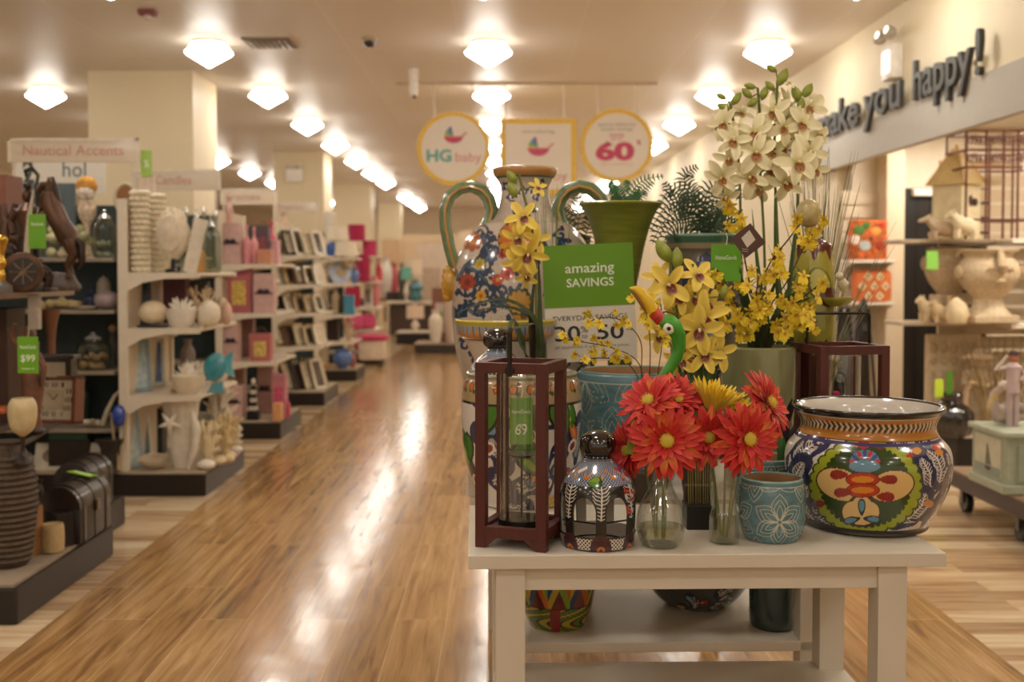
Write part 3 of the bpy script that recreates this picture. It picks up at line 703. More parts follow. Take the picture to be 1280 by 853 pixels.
for i, (px, dy, lab) in enumerate([(256, -.05, 'white clam shell, first in the row along the deck edge'), (270, .1, 'cream scallop shell, second in the row along the deck edge'), (283, .3, 'pink-white conch shell, third in the row along the deck edge'), (291, .55, 'small white shell, last in the row along the deck edge')]):
    b = MB(); b.ell((0,0,.03), (.055,.045,.03), 20, 10, wob=lambda d: 1+.1*abs(math.sin(6*math.atan2(d.x, d.y)))); solid('sea_shell', b, mat(['#e8dfcf','#d9c7a4','#e0c3b0','#ece4d8'][i], rough=.35), lab, 'shell', place(px, B2+.004, Yb+dy))
t = thing('shell_dish', 'oval pearly shell dish lying on the nautical deck by the frames', 'dish', place(192, B2, Yb-.04))
MB().lathe(sm([(.03,0),(.08,.02),(.1,.06),(.092,.06),(.06,.03),(.002,.02)], 16), n=28, sy=.6, rot=Euler((.5,0,0)), c=(0,0,.02), close=False).build('dish_body', mat('#b7a386', rough=.2, coat=.5), t)
frame(160, 174, 500, B2, Yb+.0, '#a9bcc2', 'pale blue frame leaning upright on the nautical deck', '#c9d4d2', rz=1.0)
frame(170, 186, 495, B2, Yb+.25, '#d8d2c4', 'white frame leaning behind the pale blue one on the nautical deck', '#6b8a94', rz=.9)
boxy(182, 205, 510, B2, Yb+.6, '#2a2520', 'dark box at the back of the nautical deck', dep=.12)
# top of the unit
t = thing('oval_mirror', 'brown oval mirror with a cream frame on top of the nautical unit', 'mirror', place(158, S2[0]+.0, Yb+.3))
MB().tube([(.07*math.sin(a), 0, .50+.10*math.cos(a)) for a in [2*PI*i/24 for i in range(25)]], .012, 8, cap=False).tube([(0,0,0),(0,0,.40)], .02, 10).lathe([(.06,0),(.05,.015),(.02,.03)], n=16).build('mirror_frame', mat('#ddceb0', rough=.4), t)
MB().lathe([(.066,0),(.066,.006)], (0,.003,.50), n=24, sy=1.45, rot=Euler((PI/2,0,0))).build('mirror_glass', mat('#9a6c48', rough=.15, metal=.3), t)
# ---- nautical side bay (dark) ---------------------------------------------
Ys = 7.14; Z1, Z2, Z3, Z4 = zof(322, 7.1), zof(387, 7.1), zof(463, 7.1), zof(535, 7.1)
c, w, h = sz(60, 115, 276, Z1, Ys+.1); t = thing('moss_coral', 'lumpy pale green and cream coral garland on the top side shelf', 'coral', c)
b = MB()
for k in range(26): b.ell((rn.uniform(-w, w)*.48, rn.uniform(-.05,.05), rn.uniform(.02, h*.8)), rn.uniform(.02,.036), 10, 7)
b.build('lumps', mat('#b9b88c', rough=.8, var=.4, bump=.5), t)
b = MB(); shell_heap(b, w, .1, 0, 12, .03, rn); b.build('shells', mat('#cdbb9c', rough=.6), t)
glassjar(117, 146, 262, Z1, Ys+.02, 'round glass vase of silvery balls on the top side shelf', '#b9b9a8')
t = thing('clown_doll', 'patchy orange and white figure ornament standing tall on the top side shelf', 'figurine', place(110, Z1, Ys+.12))
MB().lathe(sm([(.05,0),(.03,.03),(.02,.2),(.05,.26),(.06,.33),(.03,.4)], 18), n=18).build('body', mat('#d9c3a8', rough=.6, var=.5, scale=30), t)
MB().ell((0,0,.47), (.07,.05,.065), 16, 10).build('head', mat('#d69a3c', rough=.6, var=.4, scale=30), t); MB().ell((0,-.02,.42), (.06,.045,.05), 12, 8).build('collar', mat('#dccdbd', rough=.7, var=.5, scale=40), t)
vase(104, 121, 360, Z2, Ys+.0, '#1f2a4a', 'dark blue bottle on the second side shelf', 'bottle', 'bottle', 'bottle', .1)
vase(117, 149, 364, Z2, Ys+.02, '#a08f92', 'mauve grey squat bowl vase on the second side shelf', 'round')
vase(121, 138, 345, Z2, Ys+.2, '#c4b9a8', 'small pale jar standing behind the mauve bowl vase', 'jar', 'jar', 'jar')
t = thing('straw_garland', 'heap of straw coloured shells on the second side shelf', 'shells', place(78, Z2, Ys+.03)); b = MB(); shell_heap(b, .24, .12, 0, 22, .04, rn); b.build('shell_heap', mat('#bba878', rough=.7), t)['kind'] = 'stuff'
t = thing('shell_dish', 'flat white shell dish at the front of the second side shelf', 'dish', place(106, Z2, Ys-.04)); MB().lathe(sm([(.02,0),(.06,.008),(.08,.024),(.05,.014),(.002,.01)], 12), n=24, sy=.6, close=False).build('dish_body', mat('#dcd2c2', rough=.3), t)
glassjar(96, 135, 415, Z3, Ys+.02, 'wide glass jar filled with peach shells on the third side shelf', '#c49c78')
t = thing('glass_stopper_bottle', 'small stoppered glass bottle on the third side shelf', 'bottle', place(140, Z3, Ys+.15)); MB().lathe([(.04,0),(.04,.16),(.015,.2),(.015,.24)], n=18).build('bottle_body', glass(), t); MB().ell((0,0,.26), .026).build('stopper', mat('#b58f6d', rough=.4), t)
b = MB(); starfish(b, (0,0,.03), .09, Euler((1.2,0,.2))); shell_heap(b, .16, .08, 0, 5, .03, rn); solid('starfish_group', b, mat('#cfc3ad', rough=.8), 'pale starfish and shells lying on the fourth side shelf', 'starfish', place(112, Z4, Ys-.02))
t = thing('curved_horn', 'upward curving white horn on the fourth side shelf', 'horn', place(130, Z4, Ys)); MB().tube([(-.02,0,.01),(.01,0,.1),(.06,0,.2),(.12,0,.26)], [.018,.016,.012,.004], 10).build('horn', mat('#cdbfa4', rough=.4), t)
t = thing('blue_buoy', 'blue glass float hung with beige rope on the fourth side shelf', 'float', place(147, zof(590, Ys-.1), Ys-.1)); MB().ell((0,0,.36), (.045,.045,.07)).build('float', mat('#1b43a8', rough=.1, coat=1), t)
MB().tube([(-.05,0,.38),(-.03,-.01,.2),(0,-.01,.08),(.03,-.01,.2),(.05,0,.38)], .008, 6).tube([(0,-.01,.1),(0,-.01,0.012)], [.012,.02], 8).build('rope', mat('#b8a078', rough=.9), t)
t = thing('leaning_book', 'wide picture panel showing two sea shells, leaning on the nautical side deck', 'picture', place(80, B2, Ys-.05), 0); t.rotation_euler = (-.28, 0, 0)
MB().box((0,0,.09), (.42,.016,.18), bev=.003).build('board', mat('#cfc5b2', rough=.5), t, smooth=False)
MB().ell((-.1,-.011,.095), (.06,.004,.045), 18, 10).build('shell_print', mat('#8f7a66', rough=.6, var=.5, scale=40), t); MB().ell((.1,-.011,.09), (.055,.004,.035), 18, 10).build('shell_print', mat('#8d5e3f', rough=.6, var=.5, scale=40), t)
t = boxy(62, 112, 549, zof(562, Ys-.0)-.0, Ys-.0, '#27402c', 'long dark green box with lettering behind the shell picture', 'book', 'book', .12)
t.location.z = B2; MB().box((0,0,.1), (.26,.1,.2)).build('lower_block', mat('#2b201a', rough=.6), t, smooth=False)
for ch in t.children:
    if ch.name.startswith('body'): ch.location.z = .2
vase(118, 152, 550, B2, Ys-.12, '#2a2622', 'dark netted figure lantern on the nautical side deck', 'flare', 'lantern', 'lantern', .5, bump=.8)
vase(95, 112, 478, Z4, Ys+.2, '#2d3a36', 'dark green bottle behind the starfish', 'tall', 'bottle', 'bottle', .2)
for k, (a, b_, top) in enumerate([(56, 74, 480), (76, 92, 484)]):
    boxy(a, b_, top, Z4, Ys+.25, ['#3c3228', '#243530'][k], ['brown box at the back of the fourth side shelf', 'dark green box at the back of the fourth side shelf'][k], dep=.08)
# ---- big dark framed print and white sign boards on top of the nautical unit ----
c, w, h = sz(26, 96, 229, Z1, Ys+.26); t = thing('framed_print', 'large slate blue framed panel standing at the back of the top side shelf', 'picture', c)
MB().box((0,0,h/2), (w,.02,h), bev=.003).build('panel', mat('#5c6d72', rough=.5), t, smooth=False); MB().box((-.02,-.014,h*.42), (w*.66,.01,h*.74)).build('print', mat('#5b4f49', rough=.5, var=.5, scale=12), t, smooth=False)
# department signs (translucent acrylic in white frames)
def dept_sign(px0, px1, py0, py1, Y, word, label, strip=1.0, tx=None, tw=.62):
    c = W((px0+px1)/2, (py0+py1)/2, Y); w, h = (px1-px0)/F*Y, (py1-py0)/F*Y
    t = thing('department_sign', label, 'sign', c)
    MB().box((0,0,h/2*(1-strip)*1), (w,.012,h*strip), bev=.003).build('acrylic_panel', mat('#d9cab2', rough=.12, coat=1, var=.02), t, smooth=False)
    MB().box((0,0,h/2-.008), (w+.02,.02,.016)).box((-w/2,0,-.0), (.018,.02,h)).box((w/2,0,0), (.018,.02,h)).build('sign_frame', mat('#e2d5bf', rough=.4), t, smooth=False)
    zc = h/2-h*strip/2
    for q in (-w*.46, w*.46): MB().box((q, .0, -h/2-.11), (.016,.016,.24)).build('post', mat('#d8cbb8', rough=.4), t, smooth=False)
    text(word, t, (tx or 0)*w, zc, (.78 if not tx else tw)*w, h*strip*.42, mat('#c48b7d', rough=.5), -.008)
    return t
t = dept_sign(12, 172, 173, 203, Ys+.28, 'Nautical Accents', 'pale overhead shelf sign reading Nautical Accents, largest and nearest', 1.0)
t = dept_sign(166, 274, 212, 238, 9.2, 'Candles', 'overhead shelf sign reading Candles behind the nautical unit', 1.0, -.03, .42)
t = dept_sign(277, 345, 236, 256, Y3+.9, 'Frames', 'small overhead shelf sign above the pink gift box unit', 1.0, -.1)
t = dept_sign(346, 396, 252, 266, Y4+.5, 'Frames', 'small overhead shelf sign above the picture frame unit', 1.0, -.15)
c = W(74, 215, 8.6); t = thing('promotion_board', 'white board with green strip and dark lettering standing behind the nautical sign', 'sign', c)
MB().box((0,0,0), (.72,.012,.34), bev=.003).build('board', mat('#e0d8c9', rough=.5, var=.02), t, smooth=False); MB().box((-.1,-.008,.09), (.5,.004,.03)).build('green_strip', mat('#b8c97e', rough=.5), t, smooth=False)
text('2', t, -.235, .0, .09, .2, mat('#3f4a42', rough=.5), -.008, bold=.03); text('hol', t, .12, .02, .18, .12, mat('#5b6d70', rough=.5), -.008)
MB().box((0,.012,-1.14), (.03,.02,2.06)).build('post', mat('#d8cbb8', rough=.4), t, smooth=False)
t = price_tag(176, 190, 188, 221, Y2+.5, 'tall green card on the post beside the nautical sign', [('%', 0, .5, .3)], '#9fc25a', name='promotion_card')
MB().box((0,.006,-.2), (.014,.008,.56)).build('post', mat('#d8cbb8', rough=.4), t, smooth=False)
MB().box((.0,.012,-.18), (.11,.01,.2)).build('backing_card', mat('#dcc8b4', rough=.5), t, smooth=False)
t = boxy(-6, 11, 190, 1.95, 8.9, '#e6e0d6', 'white column display at the far left edge behind the bronze statues', 'display_column', 'display', .2); t.location.z = 1.3; t.scale.z = 1.0
MB().box((0,0,-.65), (.12,.2,1.3)).build('plinth', mat('#cfc5b4', rough=.5), t, smooth=False)

def silver_bottle(px0, px1, pyt, Y, label, gcol='#e3e8e2'):
    c, w, h = sz(px0, px1, pyt, S2[0], Y); t = thing('glass_bottle', label, 'bottle', c); r = w/2
    MB().lathe(sm([(r*.8,0),(r,.06*h),(r,.45*h),(r*.8,.6*h),(r*.3,.7*h),(r*.28,.82*h)], 18), n=20).build('bottle_body', glass(gcol), t)
    MB().lathe([(r*.92,.02*h),(r*.92,.22*h),(.001,.22*h)], n=18).build('sea_glass', mat('#b9b7a2', rough=.4, var=.4, scale=60), t)
    MB().ell((0,0,.91*h), (r*.5,r*.5,.09*h), 16, 10).build('silver_stopper', mat('#d8d6d0', rough=.08, metal=.9), t)
silver_bottle(226, 240, 258, Yb+.28, 'glass bottle with a silver ball stopper behind the fuzzy coral sphere')
silver_bottle(250, 262, 258, Yb+.14, 'glass bottle with silver ball stopper behind the amber bottle, top nautical shelf')
silver_bottle(264, 277, 262, Yb+.30, 'glass bottle with silver stopper at the rear aisle corner of the top nautical shelf', '#d3ddda')
silver_bottle(243, 252, 268, Yb+.75, 'small glass bottle with silver stopper at the back of the top nautical shelf')
boxy(165, 180, 262, S2[0], Yb+.62, '#4a3a30', 'dark brown slab behind the beaded columns', 'storage_box', 'box', .05)
vase(276, 290, 378, S2[1], Yb+.32, '#dcb9a4', 'pinkish knobbly shell ball near the aisle on the second nautical shelf', 'round', 'shell_ball', 'ornament', .7, bump=.8)
boxy(238, 262, 352, S2[1], Yb+.72, '#4b4a48', 'slate grey box behind the branching coral', 'storage_box', 'box', .06)
vase(190, 206, 440, S2[2], Yb+.75, '#5a4c46', 'brown bottle between the frames on the third nautical shelf', 'bottle', 'bottle', 'bottle')
# ---- pink gift unit (third shelf set) --------------------------------------
Yc = Y3+.14
mauve = '#cfaaa2'
boxy(278, 303, 279, S3[0], Yc, mauve, 'tall mauve gift box with a black bow, top shelf of the pink unit', deco='bow')
vase(304, 314, 282, S3[0], Yc, '#d88f92', 'slim pink bottle with a dark stopper, top shelf of the pink unit', 'bottle', 'bottle', 'bottle')
vase(313, 323, 284, S3[0], Yc+.05, '#df9a98', 'second pink bottle, touching the striped basket box on the top shelf', 'bottle', 'bottle', 'bottle')
boxy(323, 341, 312, S3[0], Yc, '#c98a6d', 'low salmon box on the top shelf of the pink unit')
boxy(321, 338, 284, S3[0], Yc+.35, '#5c4650', 'dark plaid box with a red ribbon on the top shelf of the pink unit', deco='#8e4a52')
t = vase(333, 347, 277, S3[0], Yc+.5, '#d8566a', 'leaning coral pink bottle at the aisle end of the pink unit', 'bottle', 'bottle', 'bottle'); 
boxy(340, 350, 300, S3[0], Yc+.45, '#dba6a8', 'narrow pink carton hanging over the aisle end of the pink unit')
boxy(285, 316, 336, S3[1], Yc, '#b5616a', 'rose coloured gift box with a yellow label, second shelf of the pink unit', deco='#d8b95e', name='gift_bag', cat='gift bag')
boxy(318, 345, 342, S3[1], Yc, mauve, 'tall mauve box with two black bows, second shelf of the pink unit', deco='bow')
boxy(300, 316, 332, S3[1], Yc+.45, '#80606a', 'dusky box at the back of the second shelf of the pink unit')
boxy(280, 300, 403, S3[2], Yc, mauve, 'mauve box with a black bow, third shelf of the pink unit', deco='bow')
boxy(312, 340, 417, S3[2], Yc, '#b96b68', 'small rose gift bag with yellow label and handle, third shelf of the pink unit', deco='#dcc070', name='gift_bag', cat='gift bag')
boxy(302, 318, 398, S3[2], Yc+.45, '#8a6a6c', 'brown pink box behind the small rose gift bag')
boxy(282, 304, 481, B3, Yc, mauve, 'mauve box with black bow on the floor deck of the pink unit', deco='bow')
boxy(283, 306, 456, B3, Yc+.45, '#c0988f', 'taller mauve box at the back of the pink unit floor deck', deco='bow')
boxy(322, 342, 458, B3, Yc+.4, '#b8938c', 'dull mauve box behind the striped tower', deco='bow')
c, w, h = sz(308, 324, 474, B3, Yc-.02); t = thing('striped_tower', 'black and white striped tower ornament on the deck of the pink unit', 'ornament', c)
MB().box((0,0,.04), (.1,.1,.08), bev=.01).build('tower_base', mat('#1c1718', rough=.4), t)
for k in range(6):
    MB().box((0,0,.1+k*.035), (.06-.004*k,.06-.004*k,.034), bev=.003).build('tower_block', mat('#1c1718' if k % 2 else '#d8cbbd', rough=.4), t)
MB().ell((0,0,.33), (.02,.02,.03)).build('finial', mat('#e0d2c2', rough=.4), t)
boxy(340, 358, 468, B3, Yc+.1, '#c5828b', 'tall pink patterned box at the aisle corner of the pink unit deck', deco='#d3587a')
boxy(341, 352, 504, B3, Yc-.08, '#d9a06a', 'small orange and pink box at the aisle corner of the pink unit deck')
vase(354, 362, 500, B3, Yc+.1, '#c24d6a', 'small magenta jar at the aisle edge of the pink unit deck', 'jar', 'jar', 'jar')
vase(283, 292, 248, S3[0]+.24, Yc+.2, '#e0b8ae', 'tall pale pink vase standing on top of the mauve box', 'tall')
# ---- rows of picture frames -------------------------------------------------
Yf_ = Y4
cols = ['#cdb48a', '#e2d3b4', '#2f2722', '#b99a6a', '#e9dfca', '#6b4a34']
fi = 0; names = ['top', 'second', 'third', 'fourth']; words = ['first', 'second', 'third', 'fourth', 'fifth']
colw = {'#cdb48a': 'gold', '#e2d3b4': 'pale gold', '#2f2722': 'black', '#b99a6a': 'bronze', '#e9dfca': 'white', '#6b4a34': 'brown'}
rowsF = [(S4[0], .30), (S4[1], .24), (S4[2], .22), (S4[3], .25), (B2, .36)]
for r_, (z, h) in enumerate(rowsF):
    for k in range(5):
        cc = cols[(k*2+r_) % 6] if k < 3 else cols[(1, 4)[k-3]] if r_ != 2 else cols[(0, 4)[k-3]]
        x = -2.36+.095*k; y = Yf_+.10+.055*k
        t = thing('picture_frame', f"{colw[cc]} photo frame, front row, {words[k]} from left, {'floor deck' if r_ == 4 else names[r_]+' shelf'} of frame unit", 'picture frame', (x, y, z), 1.12, None)
        t.rotation_euler = (-.30, 0, 1.12); w = .17 if r_ < 4 else .2; b = .028
        hh = h*(.86+.14*((k*7+r_*3) % 3)/2); m = MB()
        for q in (-1, 1): m.box((q*(w-b)/2, 0, hh/2), (b, .02, hh), bev=.004); m.box((0, 0, hh/2+q*(hh-b)/2), (w, .02, b), bev=.004)
        m.build('moulding', mat(cc, rough=.25, metal=.5 if 'gold' in colw[cc] or cc == '#b99a6a' else 0, var=.2, scale=60), t, smooth=False)
        MB().box((0, .003, hh/2), (w-b*1.7, .006, hh-b*1.7)).build('picture', mat('#d9cbb2' if (k+r_) % 2 else '#4a3d33', rough=.12, coat=.6, var=.3), t, smooth=False)
        MB().box((0, .05, hh*.33), (.05, .006, hh*.66), rot=Euler((.16, 0, 0))).build('easel_back', mat('#2b221c', rough=.7), t, smooth=False)
for r_, (z, h) in enumerate(rowsF):   # second file of frames further along the shelf
    for k in range(4):
        cc = cols[(k+r_*2+1) % 6]; t = thing('picture_frame', f"{colw[cc]} photo frame, rear row, {words[k]} from left, {'floor deck' if r_ == 4 else names[r_]+' shelf'} of frame unit", 'picture frame', (-2.33+.1*k, Yf_+.58+.05*k, z))
        t.rotation_euler = (-.28, 0, 1.15); w, b, hh = .17, .026, h*.88; m = MB()
        for q in (-1, 1): m.box((q*(w-b)/2, 0, hh/2), (b, .02, hh), bev=.004); m.box((0, 0, hh/2+q*(hh-b)/2), (w, .02, b), bev=.004)
        m.build('moulding', mat(cc, rough=.3, var=.2, scale=60), t, smooth=False)
        MB().box((0, .003, hh/2), (w-b*1.7, .006, hh-b*1.7)).build('picture', mat('#7b6a58', rough=.15, coat=.6, var=.3), t, smooth=False)
t = vase(349, 360, 266, S4[0]+.0, Yf_-.0+.75, '#d9b79c', 'peach vase at the back of the top frame shelf', 'tall')
# ---- lamps, cushions and ware further along ---------------------------------
def lamp(px0, px1, pys, pyb, z, Y, shade, basec, label, group=None, drum=.8, basew=.5):
    """table lamp: shade between rows pys..pyb, base down to z"""
    X = place((px0+px1)/2, z, Y); r = (px1-px0)/2/F*Y; zt, zb = W(px0, pys, Y).z-z, W(px0, pyb, Y).z-z
    t = thing('table_lamp', label, 'lamp', X, 0, group)
    MB().lathe([(r, zb), (r*drum, zt), (r*drum-.006, zt), (r-.006, zb+.002)], n=28, close=False).build('lamp_shade', mat(shade, rough=.8, sheen=.2, var=.04), t)
    if zb < .05: zb = .05
    MB().lathe(sm([(r*basew*.6, 0), (r*basew*.65, .012), (r*basew*.4, zb*.12), (r*basew, zb*.45), (r*basew*.5, zb*.8), (.012, zb*.92), (.008, zb+(zt-zb)*.4)], 20), n=20).build('lamp_base', mat(basec, rough=.2, coat=.4), t)
    MB().tube([(0,0,zb+(zt-zb)*.4), (0,0,zt)], .005).ell((0,0,zt), .01).build('harp', mat('#b5a68a', rough=.3, metal=.7), t)
    return t
Yl = Y5+.15
lamp(409, 437, 284, 300, S5[0]-.0, Yl+.25, '#e3d6c0', '#b9b0a0', 'lamp with a wide cream shade on the fourth unit, upper of the two cream shades')
lamp(417, 449, 303, 320, S5[0]-.12, Yl+.0, '#e6dac6', '#c8b28c', 'lamp with a cream tapered shade on the fourth unit, lower of the two cream shades')
vase(408, 419, 302, S5[0], Yl-.05, '#3e66b0', 'small blue and white jar under the cream lampshades', 'jar', 'ginger_jar', 'jar', .15)
t = thing('wall_plate', 'pale blue plate with a beige floral centre standing on the fourth unit', 'plate', place(425, S5[1], Yl)); t.rotation_euler = (-.2, 0, .35)
MB().lathe(sm([(.02,0),(.09,.004),(.14,.02),(.15,.03),(.145,.034),(.09,.014),(.002,.01)], 20), (0,0,.15), 36, rot=Euler((PI/2,0,0)), close=False).build('plate_body', mat('#a9b5c9', rough=.15, coat=.6, var=.2, scale=30), t)
MB().lathe([(.07,0),(.07,.004)], (.02,-.018,.15), 24, rot=Euler((PI/2,0,0))).build('floral_centre', mat('#b39a74', rough=.3, var=.7, scale=50), t)
vase(438, 449, 335, S5[1], Yl+.1, '#6c83bd', 'blue and white striped vase beside the standing plate', 'urn', 'vase')
t = boxy(430, 443, 369, S5[2], Yl-.02, '#4a8fae', 'turquoise blue upright box on the fourth unit', 'storage_box', 'box')
vase(414, 424, 362, S5[2], Yl, '#b7a184', 'mottled beige vase on the third shelf of the fourth unit', 'tall'); vase(422, 431, 366, S5[2], Yl+.3, '#3a2c26', 'dark brown vase behind the turquoise box', 'tall')
boxy(408, 424, 400, S5[3], Yl+.2, '#3c2a22', 'dark brown box on the lowest shelf of the fourth unit', 'storage_box', 'box')
t = thing('shell_garland', 'beige branch ornament at the aisle corner of the fourth unit', 'ornament', place(436, S5[3], Yl)); b = MB(); coral(b, (0,0,0), .28, rn, 8, .02, .5); b.build('branches', mat('#cfb191', rough=.8), t)
t = thing('blue_ball', 'large blue glazed ball on the floor deck of the fourth unit', 'ball', place(428, B2, Yl)); MB().ell((0,0,.14), .13, 24, 16).build('ball_body', mat('#4d6fae', rough=.15, coat=.7, var=.3, scale=20), t); MB().lathe([(.05,0),(.055,.02),(.04,.03)], n=16).build('foot_ring', mat('#39558c', rough=.3), t)
vase(436, 445, 440, B2, Yl+.1, '#a8645a', 'small rust red vase beside the large blue ball', 'urn'); vase(402, 415, 455, B2, Yl, '#b98d5e', 'tan jar at the left of the fourth unit deck', 'jar', 'jar', 'jar')
vase(405, 420, 265, S5[0]+.3, Yl+.5, '#d8cdbd', 'framed style pale vase on top of the fourth unit', 'cyl', 'canister', 'canister')
mg = '#b3204f'; pk = '#d5557f'
def cushion(px, z, Y, w, h, color, label, rz=.3):
    t = thing('cushion', label, 'cushion', place(px, z, Y)); t.rotation_euler = (-.15, 0, rz)
    MB().ell((0,0,h/2), (w/2, .07, h/2), 28, 16, wob=lambda d: 1/max(.55, (abs(d.x)**5+abs(d.z)**5+abs(d.y)**5)**.2)*.93).build('cushion_body', mat(color, rough=.85, sheen=.3), t)
    MB().tube([(w*.47*math.copysign(abs(math.cos(a))**.35, math.cos(a)), 0, h/2+h*.47*math.copysign(abs(math.sin(a))**.35, math.sin(a))) for a in [2*PI*i/40 for i in range(41)]], .006, 5).build('piping', mat(color, rough=.7), t)
    return t
Ym = Y6+.1
lamp(435, 457, 281, 301, S6[0], Ym+.1, mg, '#cbb090', 'lamp with a magenta drum shade, topmost in the far magenta unit', drum=.97)
lamp(453, 471, 301, 321, S6[0]-.15, Ym+.3, '#bd2f60', '#e3cfae', 'lamp with a magenta drum shade near the aisle, upper right of the magenta unit', drum=.97)
lamp(444, 463, 318, 352, S6[1], Ym-.02, '#a81c4a', '#caa88a', 'tall magenta drum lampshade in the middle of the magenta unit', drum=.98)
cushion(441, S6[2], Ym-.05, .26, .36, '#ae1f45', 'tall crimson cushion on the third shelf of the magenta unit')
cushion(443, S6[3], Ym-.1, .27, .26, pk, 'pink cushion on the lowest shelf of the magenta unit')
cushion(460, S6[3]-.0, Ym+.0, .26, .24, '#cb4a74', 'rose cushion near the aisle on the lowest shelf of the magenta unit', .5)
boxy(455, 466, 353, S6[2], Ym+.2, '#d9cfc0', 'pale striped box on the third shelf of the magenta unit', deco='#8a7f76')
boxy(458, 467, 383, S6[3]+.3, Ym+.25, '#cdbfae', 'small pale box near the aisle on the magenta unit', deco='#8a7f76')
vase(461, 476, 345, S6[2], Ym+.45, '#dc8a90', 'round pink flowered vase at the aisle end of the magenta unit', 'round'); vase(470, 478, 322, S6[1], Ym+.6, '#e0566e', 'small hot pink bottle at the aisle end of the magenta unit', 'bottle', 'bottle', 'bottle')
t = thing('ottoman', 'round magenta topped stool with cream side at the end of the magenta unit', 'stool', place(465, 0.0, 16.6))
MB().lathe([(.20,.10),(.21,.12),(.21,.38),(.2,.4)], n=28).build('stool_body', mat('#e0cdb8', rough=.7), t); MB().lathe(sm([(.2,.38),(.25,.41),(.25,.45),(.18,.48),(.002,.49)], 12), n=28).build('stool_cushion', mat('#c02f5c', rough=.8, sheen=.2), t)
for k in range(4):
    a = PI/4+k*PI/2; MB().tube([(.17*math.cos(a), .17*math.sin(a), .11), (.19*math.cos(a), .19*math.sin(a), 0)], [.018, .012], 8).build('leg', mat('#2a1c18', rough=.4), t)
t = thing('pouf', 'squashed round pink pouf on the deck of the magenta unit', 'pouf', place(458, B2, Ym-.0)); MB().ell((0,0,.13), (.2,.2,.13), 28, 14, wob=lambda d: 1+.03*math.cos(10*math.atan2(d.x, d.y))).build('pouf_body', mat('#cf4f7c', rough=.85, sheen=.2), t); MB().ell((0,0,.262), (.02,.02,.008)).build('button', mat('#a83560', rough=.6), t)
# ================================================================== nearest shelf unit at the lower left
Y1, X1 = 4.46, -1.98
t = thing('gondola_shelf', 'dark shelf unit in the near left corner, carrying bronze statues and clocks', 'shelf unit', (X1, Y1, 0))
dk = mat('#1e1714', rough=.4, var=.2)
MB().box((-.7, .56, .075), (1.4, 1.12, .15), bev=.01).build('base_platform', dk, t, smooth=False)
MB().box((-.7, .56, .156), (1.36, 1.09, .012)).build('base_deck', mat('#9c8c78', rough=.5), t, smooth=False)
MB().box((-.88, 1.48, .08), (1.4, .68, .16), bev=.01).build('rear_platform', dk, t, smooth=False)
ZS = zof(364, 5.2)
MB().box((-.95, .95, ZS-.018), (1.3, .95, .036), bev=.008).build('top_shelf', mat('#8b7564', rough=.4), t, smooth=False)
MB().box((-1.0, .95, zof(535, 5.2)-.015), (1.2, .80, .03), bev=.006).build('middle_shelf', mat('#4a3a30', rough=.4), t, smooth=False)
MB().box((-1.25, 1.44, .9), (.7, .03, 1.5)).build('back_panel', mat('#2f2620', rough=.6), t, smooth=False)
MB().box((-1.58, .75, .9), (.03, 1.4, 1.5)).build('spine_panel', mat('#2f2620', rough=.6), t, smooth=False)
ZM = zof(535, 5.2)
bz = mat('#5a3f2e', rough=.38, metal=.45, var=.45, scale=14); bzd = mat('#33261f', rough=.4, metal=.3, var=.3, scale=14)
# rearing horse
Yh = 5.25
c, w, h = sz(52, 90, 228, ZS, Yh); t = thing('horse_statue', 'bronze rearing horse statue on a rocky base, tallest on the near top shelf', 'statue', c)
MB().lathe(sm([(.1,0),(.11,.02),(.09,.05),(.07,.08),(.002,.09)], 12), n=20, sy=.6, wob=lambda a, u: 1+.12*math.sin(5*a)+.06*math.sin(11*a)).build('rock_base', mat('#574a42', rough=.6, bump=.6), t)
b = MB()
b.tube([(.075,0,.20),(.055,0,.26),(.02,0,.32),(-.01,0,.38),(-.025,0,.43),(-.03,0,.47)], [.028,.052,.046,.05,.036,.026], 12)   # rump, barrel, chest, neck
b.tube([(-.03,0,.46),(-.032,0,.505),(-.06,0,.50),(-.085,0,.47)], [.024,.027,.02,.013], 10)                                        # head and muzzle
for s in (-.02, .02):
    b.tube([(.06,s,.24),(.085,s,.17),(.055,s,.12),(.07,s,.07)], [.034,.022,.012,.011], 8)                                         # hind legs with hock
    b.tube([(.07,s,.07),(.055,s,.062)], [.012,.013], 8)
b.tube([(-.005,-.02,.37),(-.06,-.02,.36),(-.085,-.02,.32),(-.065,-.02,.29)], [.022,.014,.009,.01], 8)
b.tube([(-.005,.02,.38),(-.07,.02,.40),(-.1,.02,.37),(-.085,.02,.34)], [.022,.014,.009,.01], 8)
for s in (-.01, .01): b.tube([(-.032,s,.515),(-.03,s,.54)], [.007,.002], 6)
b.build('horse_body', bz, t)
MB().tube([(.09,0,.25),(.12,0,.22),(.12,0,.14),(.10,0,.10)], [.012,.02,.018,.004], 8).build('tail', bzd, t)
MB().tube([(-.015,0,.54),(.0,0,.49),(.01,0,.43),(.015,0,.39)], [.008,.014,.016,.006], 8, flat=.5).build('mane', bzd, t)
